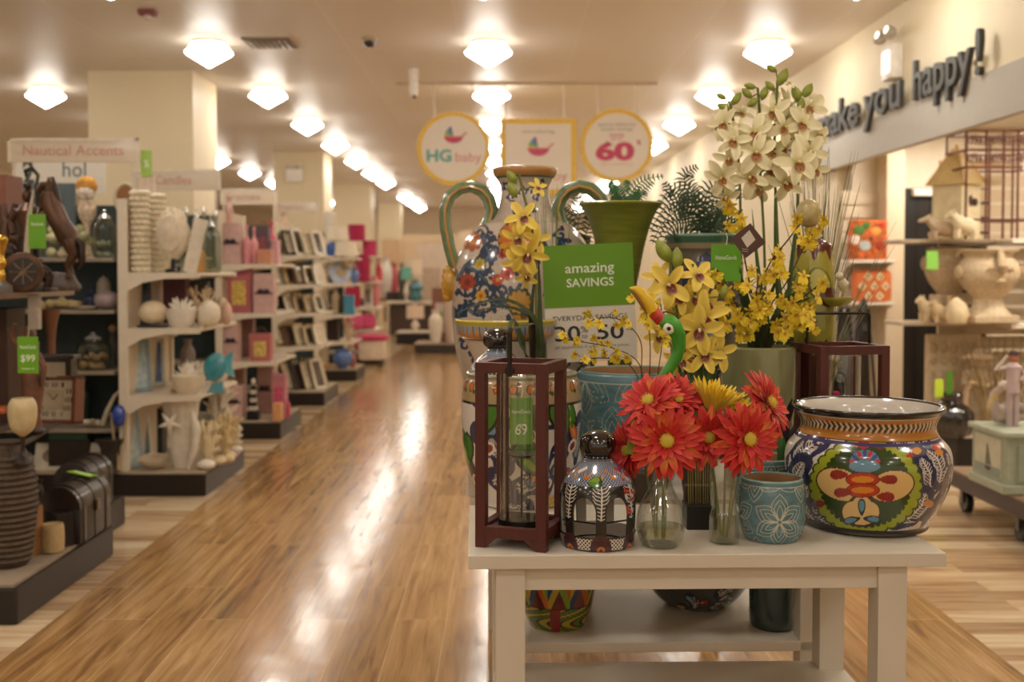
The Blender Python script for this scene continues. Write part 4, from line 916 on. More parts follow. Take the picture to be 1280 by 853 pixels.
# warrior with staff
c, w, h = sz(22, 50, 203, ZS, 5.3); t = thing('warrior_statue', 'dark bronze figure with plumed helmet and raised curved staff, on the near top shelf', 'statue', c)
b = MB()
for s in (-1, 1): b.tube([(s*.03,0,.0),(s*.03,0,.12),(s*.02,0,.24)], [.018,.02,.032], 10)
b.tube([(0,0,.22),(0,0,.30),(0,0,.38),(0,0,.42)], [.045,.04,.055,.022], 12); b.ell((0,0,.455), (.026,.028,.034), 14, 10)
b.tube([(-.05,0,.385),(-.085,0,.33),(-.06,-.03,.27)], [.02,.016,.012], 8); b.tube([(.05,0,.385),(.075,-.01,.44),(.05,-.02,.5)], [.02,.016,.012], 8)
b.build('figure_body', bz, t)
MB().lathe(sm([(.06,.13),(.05,.2),(.045,.26)], 8), n=18, close=False, wob=lambda a, u: 1+.06*math.sin(9*a)).build('tunic', bzd, t)
MB().tube([(0,.02,.47),(0,.0,.51),(0,-.03,.50)], [.012,.018,.008], 8).build('helmet_crest', bzd, t)
MB().tube([(.055,-.02,.0),(.052,-.02,.5),(.06,-.02,.55),(.03,-.02,.585),(.0,-.02,.57),(.005,-.02,.54)], [.008,.008,.009,.011,.012,.006], 8).build('crook_staff', mat('#3b3f36', rough=.35, metal=.4), t)
MB().box((0,0,-.0+.006), (.12,.09,.012), bev=.003).build('plinth', bzd, t)
t = thing('sabre', 'pale upright sabre blade leaning between the bronze statues', 'sabre', place(33, ZS, 5.2)); MB().blade([(0,0,.04),(.005,0,.2),(.02,0,.36),(.04,0,.48)], [.012,.014,.012,.002], nrm=Vector((0,1,0)), t=.004).build('blade', mat('#b8ab98', rough=.25, metal=.6), t); MB().tube([(0,0,.0),(0,0,.05)], .009).ell((0,0,.05), (.025,.01,.006)).build('hilt', bzd, t)
# round bronze barrel clock on its side
t = thing('barrel_clock', 'round bronze drum-shaped clock with a spoked dial on the near top shelf', 'clock', place(28, ZS, 4.95), .45)
MB().lathe(sm([(.075,-.07),(.085,-.06),(.078,-.02),(.078,.02),(.088,.06),(.076,.068)], 20), (0,0,.09), 32, rot=Euler((PI/2,0,0))).build('drum', bz, t)
b = MB(); b.lathe([(.062,0),(.062,.006)], (0,-.07,.09), 28, rot=Euler((PI/2,0,0))); b.build('dial', mat('#241c18', rough=.3), t)
b = MB()
for k in range(8): a = k*PI/4; b.tube([(0,-.08,.09),(.055*math.cos(a),-.08,.09+.055*math.sin(a))], .004, 5)
b.build('spokes', mat('#7c6650', rough=.3, metal=.5), t); MB().box((0,0,.01), (.16,.12,.02), bev=.004).build('clock_foot', bzd, t)
# cluster of smaller bronze figures
for k, (px, top, yy, lab) in enumerate([(18, 243, 5.45, 'small dark bronze rider statue at the back left of the near top shelf'), (6, 265, 5.3, 'low bronze lion group at the far left of the near top shelf'), (47, 318, 5.0, 'low dark bronze animal on a plinth in front of the tall horse')]):
    c, w, h = sz(px-14, px+14, top, ZS, yy); t = thing('bronze_statue', lab, 'statue', c)
    b = MB(); b.tube([(.05,0,h*.42),(.02,0,h*.5),(-.03,0,h*.55),(-.045,0,h*.75),(-.05,0,h*.9)], [.03,.042,.04,.026,.02], 10); b.tube([(-.05,0,h*.88),(-.08,0,h*.84)], [.024,.012], 8)
    for x in (-.035, .045):
        for y in (-.02, .02): b.tube([(x,y,h*.48),(x+.006,y,h*.26),(x,y,.02)], [.022,.012,.012], 8)
    b.build('animal_body', [bz, bzd, bzd][k], t); MB().box((0,0,.01), (.15,.09,.02), bev=.004).build('plinth', bzd, t)
    MB().tube([(0,0,h*.55),(.0,0,h*.75),(.01,0,h*.9)], [.024,.026,.014], 8).build('rider', [bzd, bz, bz][k], t)
boxy(-12, 21, 220, ZS, 5.75, '#7d4c3a', 'brown leather look box behind the bronze statues at the far left', 'storage_box', 'box', .2)
t = thing('gold_candlestick', 'gold turned candlestick on a grey foot at the left edge of the photo', 'candlestick', place(2, ZS, 4.8)); MB().lathe(sm([(.045,0),(.045,.03),(.02,.05)], 8), n=20).build('foot', mat('#5f5a55', rough=.4), t)
MB().lathe(sm([(.018,.045),(.02,.08),(.014,.1),(.024,.13),(.014,.16),(.022,.2),(.03,.235),(.018,.25)], 30), n=20).build('stem', mat('#c9a24a', rough=.15, metal=.9), t)
price_tag(36, 57, 268, 311, 5.0, 'bright green price card standing among the bronze statues on the near top shelf', [('HomeGoods', .22, .7, .1)], rz=.1)
price_tag(22, 48, 421, 467, 4.75, 'green price card reading 99 hanging below the near top shelf', [('HomeGoods', .22, .76, .1), ('$99', -.1, .7, .22), ('compare at', -.38, .6, .05)])
# under the top shelf
def onbox(px0, px1, py_bot, pyt, Y, color, label, **k):
    return boxy(px0, px1, pyt, zof(py_bot, Y), Y, color, label, **k)
c, w, h = sz(20, 54, 376, ZM, 5.05); t = thing('carved_figure', 'tall carved brown wooden figure under the near top shelf', 'statue', c)
b = MB(); b.tube([(0,0,0),(0,0,.08),(.01,0,.2),(-.005,0,.32),(.01,0,.42)], [.055,.04,.05,.042,.03], 12); b.ell((.0,-.01,.45), (.03,.032,.042)); b.tube([(.03,0,.36),(.07,-.01,.3),(.06,-.02,.22)], [.018,.014,.01], 8); b.tube([(-.03,0,.38),(-.08,-.01,.44),(-.06,-.02,.5)], [.018,.014,.01], 8); b.build('figure_body', mat('#6b4730', rough=.45, var=.4), t)
MB().lathe([(.06,0),(.065,.012),(.055,.025)], n=18).build('foot_disc', bzd, t)
vase(52, 74, 388, ZM+.24, 5.6, '#7a4f33', 'brown leaf shaped ornament at the back under the near top shelf', 'flare', 'ornament', 'ornament', .5)
boxy(-6, 20, 385, ZM, 5.5, '#45291b', 'dark brown chest at the left under the near top shelf', 'storage_box', 'box', .2, lid='#38210f')
boxy(36, 50, 368, ZS-.17, 5.0, '#a59a8c', 'small pale carton hanging just under the near top shelf', 'small_carton', 'box', .04)
# two clocks
Yk = 5.35
c, w, h = sz(38, 98, 470, ZM, Yk); t = thing('mantel_clock', 'square wooden clock with roman numerals in a red-brown case, near left shelf', 'clock', c, -.12); t.rotation_euler = (-.1, 0, -.12)
m = MB(); b_ = .018
for q in (-1, 1): m.box((q*(w-b_)/2, 0, h/2), (b_, .09, h), bev=.003); m.box((0, 0, h/2+q*(h-b_)/2), (w, .09, b_), bev=.003)
m.build('clock_case', mat('#5f2a1c', rough=.3, coat=.3), t, smooth=False)
MB().box((0, -.005, h/2), (w-.04, .05, h-.04)).build('clock_face', mat('#b5a68c', rough=.5, var=.06), t, smooth=False)
MB().box((0, -.032, h/2), (w*.42, .003, h*.42)).build('inner_dial', mat('#a6967b', rough=.5), t, smooth=False)
for k, s in enumerate(['XII', 'I', 'II', 'III', 'IIII', 'V', 'VI', 'VII', 'VIII', 'IX', 'X', 'XI']):
    a = PI/2-k*PI/6; q = max(abs(math.cos(a)), abs(math.sin(a))); text(s, t, w*.34*math.cos(a)/q*(.95), h/2+h*.34*math.sin(a)/q*.9, .011*len(s), .024, mat('#2c231c', rough=.5), -.031, name='numeral')
MB().tube([(0,-.036,h/2),(.02,-.036,h/2+.025)], .0022, 5).build('hour_hand', mat('#2c231c'), t); MB().tube([(0,-.038,h/2),(-.03,-.038,h/2+.035)], .0018, 5).build('minute_hand', mat('#2c231c'), t)
c, w, h = sz(50, 96, 443, ZM+.215, Yk+.02); t = thing('box_clock', 'small black-cased clock stacked above the square wooden clock', 'clock', c)
MB().box((0,0,h*.42), (w*.8,.08,h*.84), bev=.004).build('clock_case', mat('#14110f', rough=.3), t, smooth=False); MB().box((0,0,h*.9), (w,.1,h*.16), bev=.006).build('cornice', mat('#2c2521', rough=.3), t, smooth=False); MB().box((0,-.042,h*.4), (w*.5,.004,h*.6)).build('clock_face', mat('#9c8d75', rough=.5), t, smooth=False)
# goblet, arms, wicker vase
c = place(26, zof(560, 4.7), 4.7); t = thing('cream_goblet', 'cream alabaster goblet on a dark stem in the near left corner', 'goblet', c)
MB().lathe(sm([(.012,.05),(.045,.08),(.058,.13),(.058,.18),(.045,.21),(.038,.208),(.05,.17),(.045,.1),(.002,.07)], 26), n=28, close=False).build('bowl', mat('#c9b78d', rough=.35, var=.2), t); MB().lathe(sm([(.04,-.06),(.035,-.05),(.01,-.02),(.012,.05),(.02,.06)], 12), n=16).build('stem', bzd, t)
t = thing('driftwood_arm', 'long dark bent branch sculpture crossing the near left corner', 'sculpture', (0,0,0))
a_, b_2, c_ = W(-10, 575, 4.75), W(42, 548, 5.0), W(72, 530, 5.25)
MB().tube([a_, b_2, c_], [.016, .014, .008], 8).tube([W(-10, 560, 4.8), W(10, 565, 4.72), b_2], [.014,.013,.012], 8).tube([W(8, 563, 4.75), place(14, .168, 4.9)], [.012, .02], 8).build('branch', mat('#40352c', rough=.6, bump=.4), t)
t = thing('copper_tube', 'shiny copper coloured cylinder lying at the left edge beside the goblet', 'ornament', W(2, 513, 4.72)); MB().tube([(-.1,0,0),(.03,0,0)], .022, 16).build('tube_body', mat('#b46a48', rough=.15, metal=.8), t); MB().tube([(.028,0,0),(.034,0,0)], .026, 16).build('end_cap', mat('#7c452e', rough=.25, metal=.8), t); MB().tube([(-.03,0,-.02),(-.03,0,place(0,.162,4.7).z-W(2,513,4.72).z)], .01, 8).build('stand', bzd, t)
c = place(6, .165, 4.78); t = thing('wicker_vase', 'large dark woven wicker vase on the near left platform', 'vase', c)
kx = 4.78/F
MB().lathe(sm([(22*kx,0),(26*kx,.04),(33*kx,.25),(32*kx,.38),(25*kx,.48),(18*kx,.52),(20*kx,.54)], 40), n=40).build('woven_body', mat('#4a3a2d', rough=.7, bump=1.0, scale=55, var=.5), t)
b = MB()
for j in range(18):
    z = .03+j*.026; 
    r0 = float(np.interp(z, [0,.04,.25,.38,.48], [22*kx,26*kx,33*kx,32*kx,25*kx])); b.tube([(r0*1.02*math.cos(a)*(1+.012*math.sin(12*a+j*PI)), r0*1.02*math.sin(a)*(1+.012*math.sin(12*a+j*PI)), z) for a in [2*PI*i/48 for i in range(49)]], .010, 5, cap=False)
b.build('wicker_bands', mat('#54432f', rough=.6, var=.4, scale=40), t)['kind'] = 'stuff'
t = thing('wooden_board', 'upright light wooden board on the near left platform', 'board', place(38, .162, 4.95), 1.0); MB().box((0,0,.11), (.09,.012,.22), bev=.003).build('board_body', mat('#a9794c', rough=.5, var=.3), t, smooth=False); MB().box((.0,.01,.115), (.1,.008,.23), bev=.002).build('board_edge', mat('#1f2a24', rough=.5), t, smooth=False)
c, w, h = sz(48, 76, 655, .165, 5.0); vase(48, 76, 656, .165, 5.0, '#bfa578', 'small cream stone vase on the near left platform', 'cyl', rough=.5, bump=.4)
vase(42, 60, 620, .165, 5.3, '#4b3a2c', 'dark brown jar behind the small cream vase', 'round', 'jar', 'jar')
vase(40, 52, 600, .165, 5.6, '#2a2019', 'slim black turned post ornament behind the dark brown jar', 'tall', 'ornament', 'ornament')
def trunk(name, label, loc, w, d, h, rz):
    t = thing(name, label, 'trunk', loc, rz)
    lea = mat('#241a17', rough=.35, var=.3, scale=20); st = mat('#15100e', rough=.3)
    MB().box((0,0,h*.3), (w,d,h*.6), bev=.006).build('trunk_body', lea, t)
    poly = [(-d/2, 0)]+[(-d/2*math.cos(a), h*.4*math.sin(a)) for a in [PI*i/14 for i in range(15)]]
    M = Matrix.Translation((0,0,h*.6)) @ Matrix.Rotation(PI/2, 4, 'Z')
    lid = MB().prism(poly[1:], -w/2, w/2, M).build('domed_lid', mat('#2b201c', rough=.3, coat=.2), t)
    for q in (-.36, 0, .36):
        s = MB(); s.prism([(-d/2*1.02*math.cos(a), h*.42*math.sin(a)) for a in [PI*i/14 for i in range(15)]]+[(d/2*.98*math.cos(a)*1, h*.38*math.sin(a)) for a in [PI*i/14 for i in range(15)]], q*w-.018, q*w+.018, M)
        s.box((q*w, 0, h*.3), (.036, d*1.03, h*.6)); s.build('strap', st, t)
    MB().box((0,-d/2-.008,h*.55), (.04,.012,.05), bev=.003).build('clasp', mat('#6b5a3e', rough=.3, metal=.8), t)
    return t
p0 = G(118, 668, .165)
trunk('leather_trunk', 'dark brown domed trunk with straps, larger of the two at the near left', (-2.075, 5.33, .163), .40, .20, .27, PI/2)
trunk('leather_trunk', 'second dark domed trunk, behind the one with the green sticker', (-2.27, 5.95, .163), .34, .2, .27, PI/2)
boxy(58, 84, 640, .163, 5.12, '#1c1210', 'dark flat box standing against the larger trunk', 'storage_box', 'box', .1, rz=.9)
t = thing('price_tag', 'bright green price sticker lying on the lid of the larger trunk', 'price tag', (-2.075, 5.42, .444)); t.rotation_euler = (-.1, .12, -.35); MB().box((0,0,.0), (.14,.07,.003), bev=.001).build('card', mat('#8fc41f', rough=.4), t, smooth=False); MB().box((0,0,.002), (.1,.02,.002)).build('print', mat('#e2eebc', rough=.5), t, smooth=False)
# ================================================================== far end of the aisle
t = thing('display_platform', 'low black platform carrying the pale table lamp far down the aisle', 'platform', (0,0,0)); t.location = (-1.72, 21.4, 0)
MB().box((0,.35,.11), (.70,.9,.22), bev=.01).build('platform_base', mat('#1f1a18', rough=.4), t, smooth=False); MB().box((0,.35,.226), (.72,.92,.014)).build('platform_top', mat('#cdbca4', rough=.4), t, smooth=False)
lamp(508, 530, 382, 398, .235, 21.5, '#e6cdb8', '#e8ddcc', 'small table lamp with a pale drum shade on the low black platform', drum=.96)
t = thing('display_platform', 'wide low dark platform with tall vases left of the painted jug', 'platform', (-.95, 19.0, 0))
MB().box((.0,.4,.08), (1.15,.9,.16), bev=.01).build('platform_base', mat('#332b26', rough=.4), t, smooth=False); MB().box((0,.4,.166), (1.17,.92,.014)).build('platform_top', mat('#a8927a', rough=.4), t, smooth=False)
vase(536, 553, 388, .175, 19.1, '#e6dac8', 'tall white floor vase on the wide far platform', 'tall', rough=.3)
vase(556, 574, 375, .175, 19.3, '#cdb9a4', 'stacked pebble textured floor vase next to the tall white one', 'cyl', bump=1)
boxy(540, 562, 360, .175, 19.6, '#8a5a48', 'open dark-framed display cube behind the tall white vase', 'display_cube', 'display', .3, deco='#d8c0b4')
vase(545, 556, 378, 1.0, 19.5, '#8ab04a', 'small lime green vase above the tall white floor vase', 'round') .location.z = .175+.55
t = thing('console_table', 'pale console table with lamps far down the aisle', 'table', (-1.75, 23.6, 0))
MB().box((0,0,.75), (1.5,.5,.05), bev=.01).build('table_top', mat('#d9c8b0', rough=.4), t, smooth=False)
for q in (-.7, .7):
    for y in (-.2, .2): MB().box((q,y,.365), (.05,.05,.73)).build('leg', mat('#c9b79c', rough=.4), t, smooth=False)
MB().box((-.1,.05,.38), (1.1,.36,.6)).build('cabinet_body', mat('#4a372b', rough=.5), t, smooth=False)
lamp(504, 528, 325, 343, .775, 23.6, '#e4cdb4', '#d2bba0', 'far table lamp with a peach shade on the console table', drum=.95)
lamp(501, 515, 334, 350, .775, 23.4, '#6fae9c', '#dcd2c0', 'far table lamp with a mint green shade on the console table', drum=.95)
t = thing('teal_vase', 'jagged teal vase on the far console table', 'vase', place(520, .775, 23.45)); MB().lathe(sm([(.08,0),(.13,.1),(.1,.2),(.15,.3),(.05,.42),(.06,.46)], 20), n=20, wob=lambda a, u: 1+.12*math.sin(6*a+8*u)).build('body', mat('#4b7d84', rough=.3), t); MB().lathe([(.09,0),(.09,.01)], n=16).build('foot', mat('#3b646a'), t)
t = thing('dining_table', 'brown wooden table at the far left end of the aisle', 'table', (-2.6, 25.5, 0)); MB().box((0,0,.76), (1.5,.9,.06), bev=.01).build('table_top', mat('#7c4c33', rough=.35), t, smooth=False)
for q in (-.68, .68):
    for y in (-.38, .38): MB().box((q,y,.365), (.09,.09,.73)).build('leg', mat('#6d4230', rough=.4), t, smooth=False)
t = thing('armchair', 'dark brown armchair tucked by the far wooden table', 'chair', (-2.25, 24.6, 0), .3)
MB().box((0,0,.36), (.6,.6,.22), bev=.05).build('seat', mat('#3a2a22', rough=.6), t); MB().box((0,.28,.62), (.6,.14,.66), bev=.05).build('backrest', mat('#3a2a22', rough=.6), t)
for q in (-.3, .3): MB().box((q,0,.45), (.12,.56,.36), bev=.04).build('armrest', mat('#33251e', rough=.6), t)
for q in (-.24, .24):
    for y in (-.22, .22): MB().box((q,y,.13), (.05,.05,.26)).build('leg', mat('#201612'), t, smooth=False)
for k, (px0, px1, pyt, Y, col, lab) in enumerate([(474, 492, 322, 26, '#d9cfc0', 'white vase on the far wooden table'), (488, 498, 330, 26, '#b8505f', 'red jar on the far wooden table')]):
    vase(px0, px1, pyt, .79, 25.5, col, lab, 'urn')
boxy(478, 500, 300, 0, 31.0, '#d8b48c', 'tall tan cabinet standing at the far end of the store', 'cabinet', 'cabinet', .4, deco='#a8805c')
boxy(520, 560, 305, 0, 26.5, '#e2cdb6', 'tall pale bookcase at the far end behind the lamps', 'bookcase', 'bookcase', .4, deco='#c9b094')
vase(498, 508, 300, 1.3, 24.5, '#4c4a40', 'dark plant like vase high at the far end beside the console', 'tall').location.z = .775
boxy(566, 600, 330, 0, 21.5, '#d9bfae', 'pale pink display cabinet behind the pebble vase', 'cabinet', 'cabinet', .4, deco='#b9a79c')
# ================================================================== side alcove on the right
def wall_shelf(z, x0, x1, yb, label):
    t = thing('wall_shelf', label, 'shelf', ((x0+x1)/2, yb, z))
    w = x1-x0; MB().box((0,-.16,-.013), (w,.32,.026), bev=.006).build('shelf_board', mat('#efe6d6', rough=.4), t, smooth=False)
    for q in (-1, 1): MB().prism([(0,-.02),(0,-.14),(.05,-.12),(.14,-.06),(.28,-.035),(.28,-.02)], -.01, .01, Matrix.Translation((q*(w/2-.02),0,0)) @ Matrix.Rotation(-PI/2, 4, 'Z')).build('bracket', mat('#efe6d6', rough=.4), t, smooth=False)
    return t
ZA, ZB_ = zof(325, 9.5), zof(378, 9.5)
wall_shelf(ZA, 2.98, 3.36, 9.79, 'upper white wall shelf on the slatted alcove wall holding an orange patterned box')
wall_shelf(ZB_, 2.98, 3.36, 9.79, 'lower white wall shelf on the slatted alcove wall holding an ikat cushion')
c, w, h = sz(1044, 1091, 275, ZA, 9.55); t = thing('patterned_box', 'orange box with green and white pattern on the upper alcove shelf', 'box', (3.05+.1, 9.58, ZA), -.15)
m_or = mat('#c9662a', rough=.7, var=.6, scale=26)
MB().box((0,0,h/2), (.31,.14,h), bev=.02).build('body', m_or, t)
for (x, z, r, cc) in [(-.08,.25,.05,'#5f8a3c'),(-.02,.29,.035,'#4f7f34'),(-.11,.17,.045,'#e9dccb'),(.06,.24,.04,'#e3a24a'),(.1,.12,.045,'#a83a1e'),(-.03,.12,.05,'#b9c4c0'),(.02,.18,.02,'#7a2a3a'),(.11,.3,.03,'#d8452a')]:
    MB().ell((x,-.071,z*h/.34), (r,.004,r*.9), 14, 8).build('printed_motif', mat(cc, rough=.7), t)
c, w, h = sz(1050, 1098, 338, ZB_, 9.55); t = thing('ikat_cushion', 'rectangular cream and coral ikat cushion on the lower alcove shelf', 'cushion', (3.19, 9.58, ZB_))
MB().box((0,0,h/2), (.33,.13,h), bev=.05).build('cushion_body', mat('#d9763f', rough=.85), t)
for i in range(4):
    for j in range(3):
        x, z = -.15+.1*i+(.05 if j % 2 else 0), h*(.2+.3*j)
        if abs(x) > .14: continue
        MB().prism([(x-.036,z),(x,z+.04),(x+.036,z),(x,z-.04)], -.072, -.058).build('ikat_diamond', mat('#e8d3a6', rough=.85), t, smooth=False); MB().ell((x,-.073,z), (.009,.003,.012), 10, 6).build('ikat_dot', mat('#5d4630', rough=.8), t)
for k, (px, lab) in enumerate([(1056, 'left black metal obelisk lantern under the alcove shelves'), (1080, 'right black metal obelisk lantern under the alcove shelves')]):
    t = thing('obelisk_lantern', lab, 'lantern', place(px, 0, 9.3)); b = MB()
    for s in ((-1,-1),(1,-1),(1,1),(-1,1)): b.tube([(s[0]*.1,s[1]*.1,.02),(s[0]*.03,s[1]*.03,1.12)], .012, 6)
    b.build('frame', mat('#151210', rough=.4), t); MB().box((0,0,.01), (.24,.24,.02), bev=.004).build('base', mat('#151210', rough=.4), t); MB().lathe([(.05,1.12),(.03,1.16),(.002,1.22)], n=12).build('cap', mat('#151210', rough=.4), t)
    MB().lathe([(.086,.04),(.028,1.08)], n=4, rot=Euler((0,0,PI/4))).build('glass_panes', mat('#2a2522', rough=.1, coat=1), t, smooth=False)
t = thing('fabric_bag', 'mauve cloth panel hanging at the left of the alcove wall', 'bag', (3.05, 9.55, ZB_-.25)); MB().box((0,0,0), (.1,.04,.32), bev=.015).build('bag_body', mat('#9b8792', rough=.8), t); MB().tube([(-.03,0,.16),(0,0,.22),(.03,0,.16)], .006).build('handle', mat('#7c6a74'), t)
# ---- shelving standing in the alcove at the right edge ----------------------
YU = 8.0; ZU1, ZU2 = zof(298, YU), zof(405, YU); ZU0 = zof(548, YU)
t = thing('gondola_shelf', 'white shelf unit in the side alcove holding garden urns and statues', 'shelf unit', (3.5, YU, 0))
wh = mat('#e9dfce', rough=.4)
MB().box((.6,.35,ZU0/2), (1.6,.7,ZU0), bev=.01).build('base_platform', mat('#221b18', rough=.4), t, smooth=False)
MB().box((.6,.35,ZU0+.008), (1.62,.72,.016)).build('base_deck', mat('#cdbba0', rough=.5), t, smooth=False)
mb = MB(); z = .25
while z < 2.3: mb.box((.63,.66,z+.05), (1.45,.03,.094), bev=.004); z += .115
mb.build('slat_panel', mat('#d8c6a8', rough=.55, var=.04), t, smooth=False)
for z, nm in ((ZU1, 'a'), (ZU2, 'b')):
    MB().box((.78,.32,z-.018), (1.2,.64,.036), bev=.006).build('shelf', wh, t, smooth=False)
    MB().box((-.17,.45,z-.014), (.72,.36,.028), bev=.006).build('shelf_wing', mat('#b8a68c', rough=.45), t, smooth=False)
    MB().prism([(.64,-.03),(.64,-.1),(.75,-.075),(1.0,-.04),(1.0,-.03)], .0, .02, Matrix.Translation((-.1,0,z))).build('bracket', wh, t, smooth=False)
MB().box((.9,.33,1.1), (.05,.05,2.2)).build('upright', wh, t, smooth=False)
# birdhouse tower
stone = mat('#cdb895', rough=.7, bump=.35, scale=40, var=.18); stone2 = mat('#c0a987', rough=.75, bump=.35, scale=40, var=.2)
X_ = place(1194, ZU1, YU+.45); t = thing('birdhouse', 'cream wooden tower birdhouse with a steep hipped roof on the alcove top shelf', 'birdhouse', X_, .62)
hw_ = .125; hb = W(1194, 232, YU+.45).z-ZU1; ht = W(1194, 186, YU+.45).z-ZU1
MB().box((0,0,hb/2), (2*hw_,2*hw_,hb), bev=.006).build('tower_body', mat('#e8d9b0', rough=.6), t, smooth=False)
R_ = hw_*1.25
MB().add([(-R_,-R_,hb),(R_,-R_,hb),(R_,R_,hb),(-R_,R_,hb),(-.02,-.02,ht),(.02,-.02,ht),(.02,.02,ht),(-.02,.02,ht)], [(0,3,2,1),(4,5,6,7),(0,1,5,4),(1,2,6,5),(2,3,7,6),(3,0,4,7)]).build('hipped_roof', mat('#d9bf85', rough=.6, var=.1), t, smooth=False)
for s in ((-1,-1),(1,-1),(1,1),(-1,1)): MB().tube([(s[0]*R_,s[1]*R_,hb),(s[0]*.02,s[1]*.02,ht)], .01, 6).build('roof_ridge', mat('#c9ac74', rough=.5), t)
MB().ell((0,0,ht+.015), (.018,.018,.03)).build('finial', mat('#d9bf85'), t)
MB().lathe([(.02,0),(.02,.01)], (-.02,-hw_-.002,hb*.72), 16, rot=Euler((PI/2,0,0)), sy=1.8).build('entry_hole', mat('#3a2a1e'), t); MB().tube([(-.02,-hw_,hb*.62),(-.02,-hw_-.04,hb*.62)], .006).build('perch', mat('#8a6a48'), t)
MB().box((0,0,.01), (2*hw_+.03,2*hw_+.03,.02)).build('floor_plate', mat('#d9c79c'), t, smooth=False)
# rusty wire plant stand / gazebo trellis
rust = mat('#6d4030', rough=.6, var=.4, scale=40)
X0, X1_ = place(1206, ZU1, YU+.12).x, place(1292, ZU1, YU+.12).x; H_ = W(1240, 163, YU+.12).z-ZU1
t = thing('wire_trellis', 'rust coloured wire garden cage with scrollwork crown on the alcove top shelf', 'trellis', ((X0+X1_)/2, YU+.30, ZU1)); wd = (X1_-X0)/2
for (x, y) in ((-wd,-.18),(-wd,.18),(wd,-.18),(wd,.18),(-wd*.42,-.18),(wd*.08,-.18),(wd*.5,-.18),(-wd*.42,.18),(wd*.3,.18)): MB().tube([(x,y,0),(x,y,H_)], .009, 6).build('upright_rod', rust, t)
for z in (.14, H_*.66, H_*.82, H_): MB().tube([(-wd,-.18,z),(wd,-.18,z),(wd,.18,z),(-wd,.18,z),(-wd,-.18,z)], .009, 6).build('hoop_bar', rust, t)
b = MB()
for k in range(16):
    x = -wd+.03+k*(2*wd-.06)/15
    for zc in (H_*.74, H_*.91): 
        pts = [(x+.026*(1-i/16)*math.cos(i*.7+k), -.18, zc+.04*(1-i/18)*math.sin(i*.7+k)) for i in range(14)]; b.tube(pts, .005, 4)
b.build('scrollwork', rust, t)['kind'] = 'stuff'
MB().box((wd*.72,-.195,H_*.68), (.05,.003,.07)).build('white_tag', mat('#efe8dd'), t, smooth=False); MB().ell((-wd*.75,-.19,H_*.34), (.022,.014,.03)).build('latch_knob', mat('#4a2f25'), t)
# planters and small statues
def urn(px, pyt, pyb, Y, hw, label, pedestal=True):
    z = zof(pyb, Y); k = Y/F; h = W(px, pyt, Y).z-z; t = thing('stone_urn', label, 'urn', place(px, z, Y)); r = hw*k
    if pedestal:
        MB().box((0,0,h*.05), (r*1.5,r*1.5,h*.10), bev=.008).build('plinth', stone, t, smooth=False)
        MB().lathe(sm([(r*.75,h*.09),(r*.7,h*.12),(r*.5,h*.22),(r*.44,h*.33)], 14), n=40, wob=lambda a, u: 1+.03*math.sin(16*a)).build('fluted_foot', stone, t)
        MB().lathe(sm([(r*.44,h*.32),(r*.62,h*.4),(r*.95,h*.58),(r,h*.70),(r*.9,h*.82),(r*.76,h*.88),(r*.8,h*.94),(r*.93,h*.975),(r*.93,h),(r*.8,h*.99),(r*.7,h*.9),(r*.8,h*.7)], 40), n=40, close=False).build('bowl_body', stone, t)
    else:
        MB().lathe(sm([(r*.4,0),(r*.45,h*.05),(r*.8,h*.3),(r,h*.58),(r*.95,h*.75),(r*.78,h*.84),(r*.86,h*.93),(r*.9,h),(r*.75,h*.99),(r*.7,h*.85)], 34), n=40, close=False).build('bowl_body', stone2, t)
    for s in (-1, 1):
        MB().lathe(sm([(.5*.05,0),(.05,.015),(.055,.03),(.03,.045)], 10), (s*r*.93,-.02,h*.68), 16, rot=Euler((0,s*PI/2,0))).build('side_boss', stone2, t)
    MB().tube([(0,-r*.84,h*.97),(0,-r*.95,h*.88),(0,-r*1.03,h*.76),(0,-r*1.04,h*.66)], [.022,.03,.045,.02], 12).build('leaf_mask', stone2, t)
    MB().ell((0,-r*.97,h*.57), (.035,.03,.018)).build('mask_chin', stone, t)
    b = MB()
    for a in (-.9, -.55, .55, .9): b.tube([(0,-r*1.0,h*.70),(r*math.sin(a*.4),-r*1.02*math.cos(a*.4),h*.74),(r*math.sin(a*.7)*.95,-r*.98*math.cos(a*.7),h*.66)], [.012,.014,.005], 6)
    b.build('relief_scroll', stone2, t)
    return t
urn(1235, 312, 403, YU+.12, 37, 'large square-footed stone urn with a leaf mask on the middle alcove shelf')
t = urn(1186, 312, 372, YU+.5, 30, 'round stone planter with a green tag behind the large urn', False); t.location.z = ZU2
for ch in t.children: ch.location.z += .19
MB().box((0,0,.10), (.22,.22,.2), bev=.01).build('plinth', stone2, t, smooth=False)
price_tag(1158, 1173, 314, 337, YU+.16, 'round-cornered bright green tag on the rim of the round stone planter', [], '#93d65a')
def critter(px, pyt, zb, Y, label, col, name='animal_statue', cat='statue', lie=False, w=.16):
    h = W(px, pyt, Y).z-zb; t = thing(name, label, cat, place(px, zb, Y), R.uniform(-.4, .4)); m = mat(col, rough=.7, bump=.3, scale=40)
    b = MB(); b.tube([(w*.35,0,h*.34),(w*.1,0,h*.42),(-w*.2,0,h*.55),(-w*.38,0,h*.8)], [h*.26,h*.34,h*.28,h*.17], 14); b.ell((-w*.42,0,h*.86), (h*.19,h*.16,h*.15), 14, 10); b.tube([(-w*.5,0,h*.84),(-w*.68,0,h*.78)], [h*.11,h*.06], 10)
    for x in (-w*.25, w*.3):
        for y in (-.035, .035): b.tube([(x,y,h*.34),(x,y,0)], [h*.14,h*.1], 8)
    b.build('animal_body', m, t)
    for s in (-1, 1): MB().ell((-w*.38,s*h*.13,h*.98), (h*.05,h*.04,h*.09)).build('ear', m, t)
    return t
